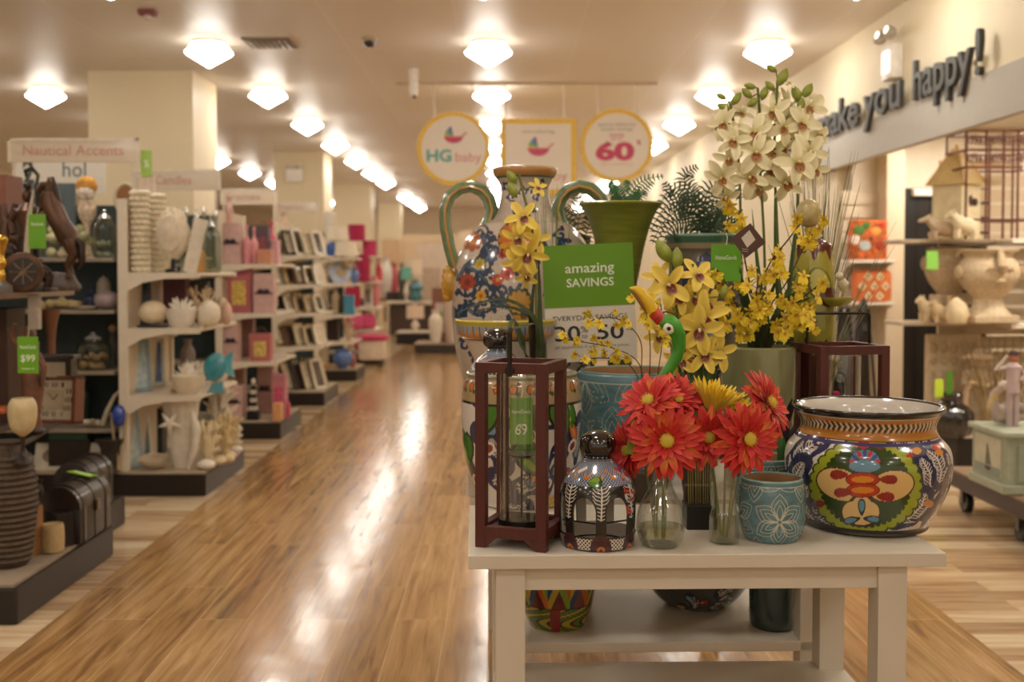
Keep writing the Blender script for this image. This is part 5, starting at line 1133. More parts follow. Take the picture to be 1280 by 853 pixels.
critter(1178, 270, ZU1, YU+.22, 'beige stone pig figure on the alcove top shelf beside the birdhouse', '#bfa88a', w=.26)
critter(1205, 264, ZU1, YU+.1, 'cream squirrel-like statue on the alcove top shelf by the wire cage', '#e6d5b0', w=.2)
solid('stone_ball', MB().ell((0,0,.035), (.045,.04,.035), 14, 10), stone, 'small pale stone egg at the left end of the alcove top shelf', 'ornament', place(1167, ZU1, YU+.3))
critter(1162, 371, ZU2, YU+.32, 'small cream lamb statue with a rabbit at the left of the middle alcove shelf', '#d8c39b', w=.16)
critter(1178, 376, ZU2, YU+.16, 'tan bird-shaped stone figure between the small lamb and the egg statue', '#cbb288', w=.14)
t = thing('bird_statue', 'plump cream stone bird on the middle alcove shelf beside the large urn', 'statue', place(1197, ZU2, YU+.06)); MB().tube([(.0,0,.0),(.0,0,.06),(-.01,0,.13),(-.03,0,.18)], [.06,.085,.07,.035], 16).build('bird_body', mat('#ddc9a0', rough=.7, bump=.3), t); MB().tube([(-.05,0,.185),(-.085,0,.175)], [.015,.003], 8).build('beak', mat('#b8985e'), t)
# carved panels, statue of child, trellis, heron, figure
t = thing('relief_carving', 'tall pale carved relief panel leaning at the back of the lower alcove deck', 'panel', place(1192, ZU0, YU+.5)); hp = zof(418, YU+.5)-ZU0
MB().box((0,0,hp/2), (.42,.05,hp), bev=.01).build('panel_slab', mat('#cbb896', rough=.8, bump=.6, scale=30), t)
b = MB()
for k in range(5): b.tube([(-.16+.08*k,-.03,hp*.12),(-.16+.08*k,-.03,hp*.62)], .014, 8); b.ell((-.16+.08*k,-.03,hp*.86), (.03,.02,.045)); b.ell((-.16+.08*k,-.03,hp*.72), (.03,.02,.03))
b.build('raised_columns', mat('#b8a27f', rough=.8), t)['kind'] = 'stuff'
hs_ = zof(438, YU+.25)-ZU0; t = thing('child_statue', 'stone statue of a standing child with folded arms on the lower alcove deck', 'statue', place(1226, ZU0, YU+.25))
b = MB(); b.tube([(0,0,0),(0,0,hs_*.25),(0,0,hs_*.5),(0,0,hs_*.7),(0,0,hs_*.8)], [.13,.10,.09,.10,.04], 18); b.ell((0,-.01,hs_*.89), (.075,.075,.085), 18, 12)
for s in (-1, 1): b.tube([(s*.09,0,hs_*.74),(s*.13,-.04,hs_*.6),(s*-.02,-.12,hs_*.58)], [.035,.032,.024], 10)
b.build('figure_body', stone2, t); MB().lathe([(.10,hs_*.9),(.13,hs_*.91),(.08,hs_*.96),(.002,hs_*.99)], n=20).build('cap', stone, t)
MB().lathe([(.14,0),(.14,.03),(.12,.04)], n=20).build('foot_disc', stone, t)
t = thing('wire_grid', 'grey wire trellis panel at the back of the lower alcove deck', 'trellis', place(1258, ZU0, YU+.55)); b = MB(); hg = zof(422, YU+.5)-ZU0
for k in range(9): b.tube([(-.24+.06*k,0,0),(-.24+.06*k,0,hg)], .005, 4)
for k in range(14): b.tube([(-.24,0,.03+k*hg/14),(.24,0,.03+k*hg/14)], .005, 4)
b.build('wire_mesh', mat('#b5a486', rough=.6), t)['kind'] = 'stuff'
MB().tube([(-.24,0,0),(-.24,0,hg),(.24,0,hg),(.24,0,0)], .012, 6).build('frame', mat('#b5a486', rough=.6), t)
t = thing('dried_grass', 'tuft of dry brown grass stems behind the heron statue', 'grass', place(1252, ZU0, YU+.1)); b = MB()
for k in range(30):
    a = R.uniform(-.5, .5); b.blade([(a*.2,R.uniform(-.05,.05),0),(a*.35,0,.3),(a*.7,R.uniform(-.1,.1),R.uniform(.45,.75))], [.008,.006,.001], nrm=Vector((0,1,0)))
b.build('blades', mat('#8b7448', rough=.8, var=.4), t)['kind'] = 'stuff'
t = thing('ribbed_vase', 'black ribbed glass vase holding green tags on the lower alcove deck', 'vase', place(1190, ZU0, YU-.02-.0+.12)); hv = zof(495, YU)-ZU0
MB().lathe(sm([(.12,0),(.15,.05),(.16,.16),(.12,hv*.72),(.07,hv*.85),(.08,hv),(.07,hv),(.06,hv*.86)], 24), n=56, wob=lambda a, u: 1+.035*math.sin(18*a), close=False).build('ribbed_body', mat('#1d1815', rough=.12, coat=1), t)
MB().lathe([(.082,hv-.006),(.086,hv),(.082,hv+.006)], n=24, close=False).build('rim', mat('#2c2420', rough=.1, coat=1), t)
for k, (px0, px1, a, b_, cc) in enumerate([(1168, 1180, 474, 497, '#c3dd3f'), (1183, 1191, 464, 498, '#5fa32a')]):
    price_tag(px0, px1, a, b_, YU+.05+.1*k, ['yellow-green tag sticking out of the black ribbed vase', 'darker green tag sticking out of the black ribbed vase'][k], [], cc, rz=.2)
# rolling platform with the painted chest
zp = .25
t = thing('rolling_platform', 'dark wheeled platform at the right edge carrying the painted chest', 'platform', (3.25, 5.85, 0))
MB().box((0,0,zp-.055), (1.1,1.65,.10), bev=.008).build('platform_deck', mat('#3a2a22', rough=.4), t, smooth=False); MB().box((0,0,zp-.002), (1.12,1.67,.012)).build('deck_top', mat('#8c7358', rough=.5), t, smooth=False)
for x in (-.48, .48):
    for y in (-.72, .0, .72):
        c = MB().tube([(x-.02,y,.065),(x+.02,y,.065)], .062, 18).build('caster_wheel', mat('#1a1614', rough=.4), t); MB().tube([(x-.03,y,.07),(x-.03,y,.15)], .012).tube([(x-.03,y,.065),(x+.03,y,.065)], .01).build('caster_fork', mat('#8c8680', rough=.3, metal=.7), c)
pa = G(1213, 600, zp+.006); pb = G(1257, 619, zp+.006)
hc = zof(543, pb.y)-zp
t = thing('painted_chest', 'pale sage painted chest with a sailing boat picture on its side', 'chest', (pb.x+.26, (pa.y+pb.y)/2, zp+.006)); dY = pa.y-pb.y
sage = mat('#a3aa93', rough=.5, var=.12, scale=30)
MB().box((0,0,hc*.5+.01), (.52,dY,hc-.03), bev=.008).build('chest_body', sage, t, smooth=False); MB().box((0,0,hc-.012), (.56,dY+.04,.03), bev=.008).build('lid', mat('#adb49d', rough=.45), t, smooth=False); MB().box((0,0,.025), (.55,dY+.03,.05), bev=.01).build('plinth', sage, t, smooth=False)
Mx = Matrix.Translation((-.26,0,0)) @ Matrix.Rotation(-PI/2, 4, 'Z')
pn = MB().prism([(-dY*.38,.075),(dY*.38,.075),(dY*.38,hc-.05),(-dY*.38,hc-.05)], -.006, .0, Mx).build('side_picture', mat('#c5c2a8', rough=.5, var=.1), t, smooth=False)
MB().prism([(-dY*.38,.075),(dY*.38,.075),(dY*.38,hc*.38),(-dY*.38,hc*.38)], -.008, -.005, Mx).build('painted_sea', mat('#8f9a8c', rough=.5, var=.2), pn, smooth=False)
MB().prism([(-.03,hc*.36),(.05,hc*.36),(.035,hc*.30),(-.015,hc*.30)], -.010, -.005, Mx).build('painted_boat', mat('#5d4636', rough=.5), pn, smooth=False)
MB().prism([(-.02,hc*.39),(.0,hc*.74),(.045,hc*.39)], -.010, -.005, Mx).build('painted_sail', mat('#6c6a58', rough=.5), pn, smooth=False)
MB().box((0,-dY/2-.006,hc*.5), (.40,.012,hc*.6), bev=.004).build('front_panel', mat('#98a08a', rough=.5), t, smooth=False)
zc = zp+.006+hc+.005
t = thing('pelican_statue', 'sitting pelican statue with a yellow beak on the painted chest', 'statue', (pb.x+.13, pa.y-.12, zc))
MB().tube([(.10,0,.05),(.04,0,.06),(-.04,0,.06),(-.07,0,.1),(-.06,0,.17),(-.02,0,.2)], [.03,.06,.055,.035,.024,.026], 14).build('bird_body', mat('#b8a596', rough=.7, var=.2), t); MB().ell((-.01,0,.215), (.03,.026,.026)).build('head', mat('#e3d7c8', rough=.7), t)
MB().tube([(-.02,-.005,.21),(-.07,-.01,.14),(-.10,-.012,.07)], [.018,.024,.006], 10, flat=.6).build('beak', mat('#d0a850', rough=.6), t); MB().ell((.05,0,.09), (.07,.06,.04), rot=Euler((0,.2,0))).build('wing', mat('#8c7c70', rough=.7), t)
t = thing('heron_statue', 'slender brown duck-like bird statue standing left of the painted chest', 'statue', (place(1208, 0, 6.8).x, 6.75+.65, ZU0 if False else 0))
t.location = (place(1210, ZU0, YU+.08).x, YU+.08, ZU0+.016)
MB().tube([(.02,0,.03),(-.01,0,.12),(-.02,0,.22),(.0,0,.32),(.02,0,.38)], [.05,.055,.03,.02,.022], 12).build('bird_body', mat('#a98a6e', rough=.7), t); MB().tube([(.02,0,.385),(.07,0,.38)], [.016,.005], 8).build('beak', mat('#c9a878'), t)
for s in (-1, 1): MB().ell((.01,s*.025,.01), (.03,.016,.01)).build('foot', mat('#c08c58'), t)
hf = zof(440, 5.9)-zc; t = thing('figurine', 'tall thin figurine in a pale pink coat saluting, on the painted chest', 'figurine', (place(1268, 0, 6.05).x, 6.05, zc))
for s in (-1, 1): MB().tube([(s*.018,0,0),(s*.018,0,hf*.25),(s*.015,0,hf*.48)], [.016,.018,.022], 8).build('leg', mat('#b9a3a0', rough=.6), t)
MB().tube([(0,0,hf*.44),(0,0,hf*.6),(0,0,hf*.78),(0,0,hf*.84)], [.036,.032,.04,.016], 14).build('coat', mat('#c3adab', rough=.6), t); MB().ell((0,0,hf*.9), (.025,.026,.034)).build('head', mat('#b87a5c', rough=.6), t); MB().lathe([(.03,hf*.93),(.03,hf*.95),(.02,hf*.99)], n=14).build('cap', mat('#4a342c'), t)
MB().tube([(-.035,0,hf*.78),(-.10,-.01,hf*.74),(-.04,-.02,hf*.93)], [.012,.011,.008], 8).build('arm', mat('#c9b5a8', rough=.6), t); MB().tube([(.035,0,hf*.78),(.06,0,hf*.66),(.03,-.03,hf*.6)], [.012,.011,.008], 8).build('arm', mat('#c9b5a8', rough=.6), t)
# ================================================================== the two white display tables
ZT = .813; TA = math.radians(1.3); TO = Vector((-.078, 2.44, 0)); TR = Matrix.Rotation(TA, 3, 'Z')
def tp(x, y, z=0): return TO+TR @ Vector((x, y, z))
wp = mat('#d3cab9', rough=.42, var=.03, scale=6)
def display_table(y0, dep, label, low):
    t = thing('display_table', label, 'table', tp(0, y0), TA)
    MB().box((.537, dep/2, ZT-.0155), (1.074, dep, .031), bev=.002).build('table_top', wp, t, smooth=False)
    L0, L1, lw = .062, .994, .066
    for x in (L0+lw/2, L1-lw/2):
        for y in (.02+lw/2, dep-.02-lw/2): MB().box((x, y, (ZT-.031)/2), (lw, lw, ZT-.031), bev=.002).build('leg', wp, t, smooth=False)
    for y in (.03+.012, dep-.042): MB().box(((L0+L1)/2, y, ZT-.031-.028), (L1-L0-2*lw+.002, .022, .056), bev=.001).build('apron', wp, t, smooth=False)
    for x in (L0+.03, L1-.03): MB().box((x, dep/2, ZT-.031-.028), (.022, dep-.15, .056), bev=.001).build('side_apron', wp, t, smooth=False)
    MB().box(((L0+L1)/2, dep/2, low-.014), (L1-L0-(0 if y0 == 0 else .02), dep-.04, .028), bev=.002).build('lower_shelf', wp, t, smooth=False)
    return t
display_table(0, .53, 'white wooden display table in the foreground, holding vases, pots and a lantern', .388)
display_table(.60, 1.45, 'second white display table standing directly behind the front one', .403)
def T(px, dy=0, py=None): pass
def on(px, py, z=ZT): return G(px, py, z)
# ------------------------------------------------------------------ painted earthenware helpers
NAVY, WHT = '#252a52', '#d8cfc2'
def vessel(name, label, cat, px, Y, pts, z0, bg, nx=420, ny=170, smooth=True):
    loc = Vector(((px-CXV)/F*Y, Y, z0)); pr = prof(px, Y, pts, z0)
    z_first = pr[0][1]; pr = [(max(r, .0005), max(0, z)) for r, z in pr]
    if pr[0][0] > .001: pr = [(.0005, max(0, pr[0][1]))]+pr
    t = thing(name, label, cat, loc); return t, Paint(pr, nx, ny, loc, bg)
def talavera(p, seed, y0, y1, x0, x1, n=26, colors=('#d8752a', '#3f7f2c', '#b8402e', '#6f8fb0', '#e0b24a'), w=15, dark=NAVY):
    """plumes, leaves and blossoms scattered over the wall of the vessel in wall coordinates (U across, S up)"""
    r = random.Random(seed); U, S = p.U, p.S; sx0, sx1 = p.U.min(), p.U.max(); k = 1/F*2.8
    al = np.ones(U.shape, bool)
    s0, s1 = y0, y1
    for i in range(n):
        u, s_ = r.uniform(sx0, sx1), r.uniform(s0, s1); a = r.uniform(0, 2*PI); L = w*k*r.uniform(1.6, 2.6)
        pts = [(u+L*t*math.cos(a+.9*t), s_+L*t*math.sin(a+.9*t)) for t in (0, .33, .66, 1)]
        p.plume(pts, w*k, WHT, dark, 3.2*k, U, S, 1.1*k, al)
    for i in range(int(n*.7)):
        u, s_ = r.uniform(sx0, sx1), r.uniform(s0, s1); a = r.uniform(0, 2*PI); c = colors[i % len(colors)]; L = w*k*r.uniform(.8, 1.5)
        if i % 3 == 0:
            for j in range(6): p.petal(u, s_, L*.7, L*.2, a+j*PI/3, c, U, S, al)
            p.E(u, s_, L*.16, L*.16, 0, '#e6c45a', U, S, al)
        else:
            p.petal(u, s_, L*1.7, L*.55, a, '#23261c', U, S, al); p.petal(u+L*.08*math.cos(a), s_+L*.08*math.sin(a), L*1.5, L*.42, a, c, U, S, al)
            p.line([(u, s_), (u+L*1.3*math.cos(a), s_+L*1.3*math.sin(a))], 1.0*k, WHT, U, S, al)
def flower_lattice(p, cell, c='#c6c4ad', lw=.0013, s0=0, s1=9, off=0):
    U, S = p.U, p.S; per = U.max()-U.min(); nu = max(4, round(per/cell)); cu = per/nu; al = S < s1
    rows = int((S.max())/(cu*.86))+2
    for j in range(-2, rows):
        for i in range(-1, nu+1):
            cx, cy = U.min()+(i+.5*(j % 2))*cu+off, s0+j*cu*.866
            if cy < -cu*.4: continue
            for k in range(6):
                a = PI/6+k*PI/3
                for f, g in ((1, .26), (.8, .17), (.58, .085)):
                    p.leafline(cx+cu*.03*math.cos(a), cy+cu*.03*math.sin(a), cu*.5*f, cu*g*.62, a, lw, c, U, S, al)
# ---- big painted bowl -------------------------------------------------------
def bowl():
    Y = 2.74
    pts = [(66,657),(74,648),(88,624),(98,598),(101,574),(97,556),(86,543),(81,532),(83,522),(89,512),(92,508),(91,505),(87,507),(80,520),(78,540),(88,575),(80,620),(50,645),(2,648)]
    t, p = vessel('talavera_bowl', 'large round painted bowl with black rim and green medallion, right end of front table', 'bowl', 1082+4, Y, pts, ZT, WHT, 760, 380)
    q = lambda x, y: (980+x/4.064, 480+y/4.064)
    def E(x, y, a, b, rot, c): X, Z = q(x, y); p.E(X, Z, a/4.064, b/4.064, rot, c)
    def Pt(x, y, L, w, a, c): X, Z = q(x, y); p.petal(X, Z, L/4.064, w/4.064, a, c)
    def Ln(pts, w, c): p.line([q(*a) for a in pts], w/4.064, c)
    # feather work over both flanks and round the back
    rr = random.Random(5); k = 2.6/F; U, S = p.U, p.S; al = np.ones(U.shape, bool)
    for i in range(46):
        u, s_, a = rr.uniform(U.min(), U.max()), rr.uniform(.16, .33), rr.uniform(0, 2*PI); L = .05
        if abs(u) < .16 and rr.random() < .8: continue
        p.plume([(u+L*t*math.cos(a+.9*t), s_+L*t*math.sin(a+.9*t)) for t in (0, .33, .66, 1)], .030, WHT, NAVY, .0065, U, S, .0020, al)
    for pts_, w in [([(30,520),(60,400),(110,330),(180,290)], 60), ([(75,640),(60,560),(55,470),(95,400)], 55), ([(150,690),(100,640),(90,580),(120,520)], 52), ([(290,715),(230,690),(180,660),(150,600)], 40),
                    ([(700,640),(740,560),(745,460),(700,380)], 62), ([(560,700),(640,680),(700,620),(720,560)], 48), ([(790,500),(800,440),(780,380),(730,340)], 46), ([(640,310),(700,300),(760,320)], 26), ([(170,300),(240,285),(310,290)], 22), ([(500,300),(580,290),(660,300)], 22), ([(600,640),(640,590),(670,520),(660,450)], 46)]:
        X = [q(*a) for a in pts_]; p.plume(X, w/4.064, WHT, NAVY, 3.6, None, None, 1.15)
    # medallion
    out = [(415+255*math.cos(a), 520+215*math.sin(a)) for a in [2*PI*i/30 for i in range(30)]]
    for x, y in out: E(x, y, 40, 34, 0, '#3a4a1c')
    E(415, 520, 262, 220, 0, '#3a4a1c')
    for x, y in out: E(x, y, 31, 26, 0, '#9aa52c')
    E(415, 520, 236, 196, 0, '#9aa52c')
    for i in range(44):
        a = 2*PI*i/44; Pt(415+150*math.cos(a), 520+130*math.sin(a), 85, 22, a, '#2c4417')
    E(415, 520, 190, 160, 0, '#2c4417')
    for (x, y, a, b, r_) in ((285, 512, 128, 84, .35), (545, 520, 122, 82, -.25)): E(x, y, a, b, r_, '#3b2f1c'); E(x, y, a-7, b-7, r_, '#d9b673')
    Pt(395, 555, 175, 120, PI/2, '#3b2f1c'); E(350, 655, 62, 62, .4, '#3b2f1c'); E(430, 655, 62, 60, -.4, '#3b2f1c'); E(350, 652, 54, 54, .4, '#dcb878'); E(430, 652, 54, 52, -.4, '#dcb878'); Pt(395, 568, 150, 90, PI/2, '#dcb878')
    E(410, 395, 82, 66, 0, '#20303c'); E(410, 395, 76, 60, 0, '#5a8198')
    for i in range(7):
        a = PI+PI*(i+.5)/7; Pt(410+30*math.cos(a), 410+25*math.sin(a), 52, 12, a, '#b5303a' if i % 2 == 0 else '#3a4f80')
    E(410, 420, 80, 30, 0, '#5f8ba2')
    for y in (487, 541): E(400, y, 88, 38, 0, '#6a2015'); E(400, y, 82, 33, 0, '#b4321c'); E(400, y, 58, 17, 0, '#d98a2a')
    for (x, y, a) in ((325, 462, PI+.0), (345, 550, PI-.05), (485, 487, 0), (470, 572, .05)): Pt(x, y, 92, 30, a, '#8e1f1c')
    for (x, y, a) in ((395, 672, -PI/2), (388, 682, PI-.25+.0), (402, 684, .1)): Pt(x, y, 88, 24, a, '#1d2a33'); Pt(x+20*math.cos(a), y+20*math.sin(a), 60, 17, a, '#5b8aa0')
    for (x, y, r_, c) in ((405, 305, 34, '#a8322c'), (365, 307, 20, '#d98a2a'), (450, 307, 20, '#d98a2a'), (490, 318, 22, '#7a2c3c'), (325, 315, 20, '#5b8aa0'), (675, 340, 24, '#d9913a'), (638, 362, 20, '#b0352a'), (610, 345, 26, '#8f9f2c'), (180, 610, 26, '#8e2a2a'), (150, 612, 16, '#6a4a7a'), (735, 610, 26, '#c98a4a'), (775, 320, 26, '#c4502a'), (790, 350, 20, '#d9913a'), (730, 318, 18, '#6a8aa0')): E(x, y, r_, r_*.75, 0, c)
    # neck band with zigzag, rim, foot
    zl = p.z; H = zl.max()
    nb = lambda a, b: (zl > a) & (zl < b) & ~p.inner
    zn0, zn1 = W(1086, 541, Y).z-ZT, W(1086, 514, Y).z-ZT
    p.put(nb(zn0-.008, zn0-.002), '#3b3570'); p.put(nb(zn0, zn1), '#b97c34'); p.put(nb(zn0, zn0+.004), '#2b2018')
    zz = (zn0+zn1)/2+.006; U = p.U; sw = np.abs(((U*38) % 1)-.5)*2
    p.put(nb(zz-.014, zz+.012) & (np.abs((zl-zz)/.013+(((U*60) % 1)-.5)*1.6*np.sign(zl-zz)) < .35), '#2f3a34')
    p.put(nb(zz-.012, zz+.010) & (np.abs((zl-zz)/.012+(((U*60+.45) % 1)-.5)*1.6*np.sign(zl-zz)) < .25), '#cfc9b4')
    p.put((zl > H-.017) & ~p.inner, '#1c1815'); p.put(p.inner, '#cfc8bd'); p.put((zl > H-.006), '#1c1815')
    p.put(nb(0, .020), '#2a241f')
    p.build('bowl_body', t)
    return t
bowl()
# ---- dome candle house ------------------------------------------------------
def candle_house(px, Y, z0, label, lead=True, s_=1.0):
    pts0 = [(41,690),(46,684),(48,660),(48.5,635),(46,612),(38,596),(27,585),(20,579),(19,576)]
    pts = [(a, HZ+(b-HZ)*1) for a, b in pts0]
    k = 2.55/F; pr = [(a*k, max(0., (685-b)*k*1.0)) for a, b in pts]; pr[0] = (41*k, 0); pr[1] = (46*k, .006)
    loc = Vector(((px-CXV)/F*Y, Y, z0)); t = thing('candle_house', label, 'candle holder', loc)
    p = Paint(pr, 420, 190, loc, WHT); U, S, z, th = p.U, p.S, p.z, p.th; al = np.ones(U.shape, bool)
    sp = math.radians(52.5); c0 = math.radians(26.3)
    d = np.abs(((th-c0+sp/2) % sp)-sp/2); zt = .090; zb = .033
    aw = math.radians(18.5)
    # arch outline and openings
    top = zt-.0+.034*np.sqrt(np.clip(1-(d/aw)**2, 0, 1)); cut = (d < aw) & (z > zb) & (z < top)
    top2 = zt+.040*np.sqrt(np.clip(1-(d/(aw*1.13))**2, 0, 1)); p.put((z > .028) & (z < .150), '#23211f')
    for j in range(-4, 5):
        a = c0+sp*(j+.5); R0 = .085; u = ((a+PI) % (2*PI)-PI)*float(p.P[:p.top+1, 0].max())
        for q in range(16):
            s0 = .03+q*.0085+.05; e = .5+.5*math.sin(PI*(q+2)/18)
            for sd in (-1, 1): p.line([(u, s0), (u+sd*.013*e, s0+.004), (u+sd*.020*e, s0+.012)], .0021, WHT, U, S, al)
        p.line([(u, .08), (u+.002, .14), (u-.002, .20)], .0034, WHT, U, S, al)
        # leaves fanning over the arches
        for sd in (-1, 1):
            for q in range(7):
                b = PI/2+sd*(.2+.22*q); p.petal(u+sd*.008, .196, .032, .006, b, WHT, U, S, al)
    p.put((d < aw*1.13) & (z > zb-.004) & (z < top2), '#1b1917')
    # shoulder
    sh = z > .148
    TH = th*.09; p.put(sh, '#3f5274'); g = (np.abs(((TH*110+S*110) % 1)-.5) < .10) | (np.abs(((TH*110-S*110) % 1)-.5) < .10); p.put(sh & g, '#b4b8bd'); 
    for j in range(-4, 5):
        u = ((sp*j+PI) % (2*PI)-PI)*float(p.P[:p.top+1, 0].max())
        p.put(sh & (np.abs(S-(float(p.S[:,0].max())-.040-.012*np.cos((U-u)/.022*PI))) < .0030) & (np.abs(U-u) < .05), '#d07a22')
        sg = float(p.S[:,0].max())-.062
        if j % 2 == 0: p.petal(u-.035, sg, .040, .018, .1, '#234a1a', U, S, al); p.petal(u-.033, sg, .032, .010, .35, '#7fa034', U, S, al); p.petal(u-.033, sg, .030, .008, -.2, '#4f8a2a', U, S, al)
    # red diamonds on the right flank
    rr = random.Random(2)
    for i in range(60):
        a, s0 = math.radians(rr.uniform(42, 78)), rr.uniform(.09, .24); u = a*float(p.P[:p.top+1, 0].max())
        p.E(u, s0, .0045, .0062, .3, '#b23327' if i % 3 else '#c0c4cc', U, S, al)
    for i in range(14): p.E(math.radians(52+2.2*i)*float(p.P[:p.top+1, 0].max()), .19+.002*i, .005, .006, 0, '#a8263c' if i % 2 else '#36507c', U, S, al)
    # foot band: white lattice with maroon half rosettes
    ft = z < .030; p.put(ft, '#2c2126'); p.put(ft & (z > .004) & ((np.abs(((U*110+S*110) % 1)-.5) < .17) | (np.abs(((U*110-S*110) % 1)-.5) < .17)), WHT)
    for j in range(-4, 5):
        u = ((c0+sp*(j+.5)+PI) % (2*PI)-PI)*float(p.P[:p.top+1, 0].max()); s0 = float(p.P[1:6, 0].max())
        p.E(u, float(np.interp(.006, z[:,0], S[:,0])), .026, .034, 0, '#46262e', U, S, al); p.E(u, float(np.interp(.004, z[:,0], S[:,0])), .010, .010, 0, '#c8702a', U, S, al); p.E(u, float(np.interp(.003, z[:,0], S[:,0])), .004, .006, 0, '#4a2a35', U, S, al)
    b = p.build('dome_body', t, cut=cut)
    b.data.materials.append(mat('#bdb4a6', rough=.3)); md = b.modifiers.new('wall', 'SOLIDIFY'); md.thickness = .0045; md.offset = -1; md.material_offset = 1; md.material_offset_rim = 0
    zk = pr[-1][1]
    MB().lathe(sm([(19.5*k,-.003),(18*k,.002),(16*k,.005),(21*k,.014),(23.5*k,.031),(20*k,.050),(10*k,.061),(.001,.064)], 26), (0,0,zk), 32).build('black_knob', mat('#120f0e', rough=.06, coat=1), t)
    MB().lathe([(.03, .004), (.03, .008), (.001, .008)], n=24).tube([(-.08,.02,.052),(0,-.0,.045),(.08,.02,.052)], .0022, 6).build('candle_wire', mat('#2a2622', rough=.4), t)
    st = MB().box((0,0,0), (.026,.0012,.010), bev=.0005).build('price_sticker', mat('#d9d4cc', rough=.5), t); st.location = (-.040, -.064, zk-.017); st.rotation_euler = (-.95, -.5, -.5)
    return t
candle_house(748, 2.55, ZT, 'small painted dome candle holder with arched openings and black knob, at the table front')
# ---- teal carved pots -------------------------------------------------------
TEAL = '#587b82'
def teal_pot(px, Y, pts, z0, label, cell, s0, off=0, ring=.014, nx=620, ny=330, bg=TEAL):
    t, p = vessel('teal_planter', label, 'pot', px, Y, pts, z0, bg, nx, ny)
    n = np.sin(p.U*90+3*np.sin(p.S*60))*np.sin(p.S*110); p.put((n > .55) & ~p.inner, '#648890'); p.put((n < -.6) & ~p.inner, '#4e6f77')
    flower_lattice(p, cell, s0=s0, s1=9, off=off)
    zm = p.z.max(); p.put((p.z > zm-ring) & (p.z < zm-ring+.0012) & ~p.inner, '#c6c4ad')
    p.put((p.z > zm-ring+.0015) & ~p.inner, bg); p.put((p.z > zm-.0035), '#86aa9c'); p.put(p.inner & (p.z < zm-.004), '#a8805c')
    p.build('pot_body', t, rough=.25, coat=.4); return t
teal_pot(967, 2.60, [(27,676),(34,670),(40,655),(41.5,635),(40.5,612),(38.5,602),(38,598),(36,597),(35,600),(36,640),(20,665),(2,668)], ZT, 'small teal planter carved with a six-petal flower, front right of the table', .122, .118, off=.0)
teal_pot(957, 2.86, [(26,640),(33,634),(38,610),(37,585),(36,572),(33.5,571),(33,576),(30,620),(2,630)], ZT, 'second small teal planter, half hidden behind the front one and the gerberas', .122, .15)
teal_pot(789, 3.33, [(44,600),(56,592),(64,560),(67,525),(68,480),(67,468),(66,465),(63,465),(62,470),(60,560),(2,590)], ZT, 'large teal planter with carved leaf flowers, behind the black knob of the candle holder', .21, .26, off=.03, ring=.03)
# ---- tall jar behind the lantern, rim bowl, jug -----------------------------
def tal_jar():
    t, p = vessel('talavera_jar', 'tall painted jar with green leaves and white plumes, standing behind the red lantern', 'jar', 652, 3.02, [(50,628),(54,620),(62,600),(71,570),(75,535),(75.5,505),(73,480),(69,470),(70,466),(66,464),(64,470),(66,520),(2,610)], ZT, WHT, 560, 260)
    talavera(p, 11, .12, .58, 0, 0, 64, w=17)
    U, S, al = p.U, p.S, np.ones(p.U.shape, bool); r = random.Random(4)
    for i in range(12):
        u, s_ = U.min()+(i+.5)*(U.max()-U.min())/12, .22+.1*(i % 3); a = PI/2+r.uniform(-.6, .6)
        p.petal(u, s_, .11, .045, a, '#1f2b18', U, S, al); p.petal(u, s_+.004, .10, .036, a, '#3f7a24', U, S, al); p.petal(u, s_+.01, .05, .012, a+.3, '#93ab3a', U, S, al)
        p.E(u+.035, s_-.03, .022, .018, .5, '#e3dccf', U, S, al); p.E(u+.035, s_-.03, .014, .010, .5, '#8a2c2c', U, S, al)
    zm = p.z.max(); b0 = zm-.078
    m = (p.z > b0) & ~p.inner; p.put(m, '#a8906c'); 
    for i in range(22):
        u = U.min()+(i+.5)*(U.max()-U.min())/22; s1 = float(p.S[p.top, 0])-.045
        p.E(u, s1, .012, .014, 0, '#5a3a22', U, S, m); p.E(u, s1, .009, .010, 0, '#c96f24', U, S, m); p.E(u+.014, s1-.012, .006, .006, 0, '#35592a', U, S, m); p.E(u+.014, s1+.014, .006, .006, 0, '#6a3030', U, S, m)
    p.put((np.abs(p.z-b0) < .003) & ~p.inner, '#26221e'); p.put((p.z > zm-.012) & ~p.inner, '#8e8a6c'); p.put(p.inner, '#b8ad9c'); p.build('jar_body', t)
tal_jar()
def rim_bowl():
    t, p = vessel('footed_planter', 'painted footed planter with a yellow rim and orange band, below the jug', 'planter', 632, 3.52, [(40,588),(38,582),(24,560),(20,530),(24,490),(34,460),(44,440),(52,424),(60,418),(63,404),(64,400),(60,399),(56,410),(40,440),(2,460)], ZT, '#cfc4b6', 420, 200)
    talavera(p, 3, .1, .5, 0, 0, 16, w=14)
    U, S, al = p.U, p.S, np.ones(p.U.shape, bool); z0_, z1_ = W(632, 424, 3.52).z-ZT, W(632, 406, 3.52).z-ZT
    m = (p.z > z0_) & (p.z < z1_) & ~p.inner; p.put(m, '#8d97a0'); p.put(m & ((p.z-z0_)/(z1_-z0_) < .55+.25*np.cos(U*260)), '#c9822c'); p.put(m & ((p.z-z0_)/(z1_-z0_) < .15), '#2b2a33'); p.put(m & (np.abs(((U*40) % 1)-.5) < .06), '#3f3a58')
    p.put((p.z > z1_) & ~p.inner, '#b5a53c'); p.put((p.z > p.z.max()-.004), '#d8c45a'); p.put(p.inner, '#b8ad9c'); p.build('planter_body', t)
rim_bowl()
candle_house(622, 3.16, ZT+.205, 'second dome candle holder with a black knob, raised behind the lantern top')
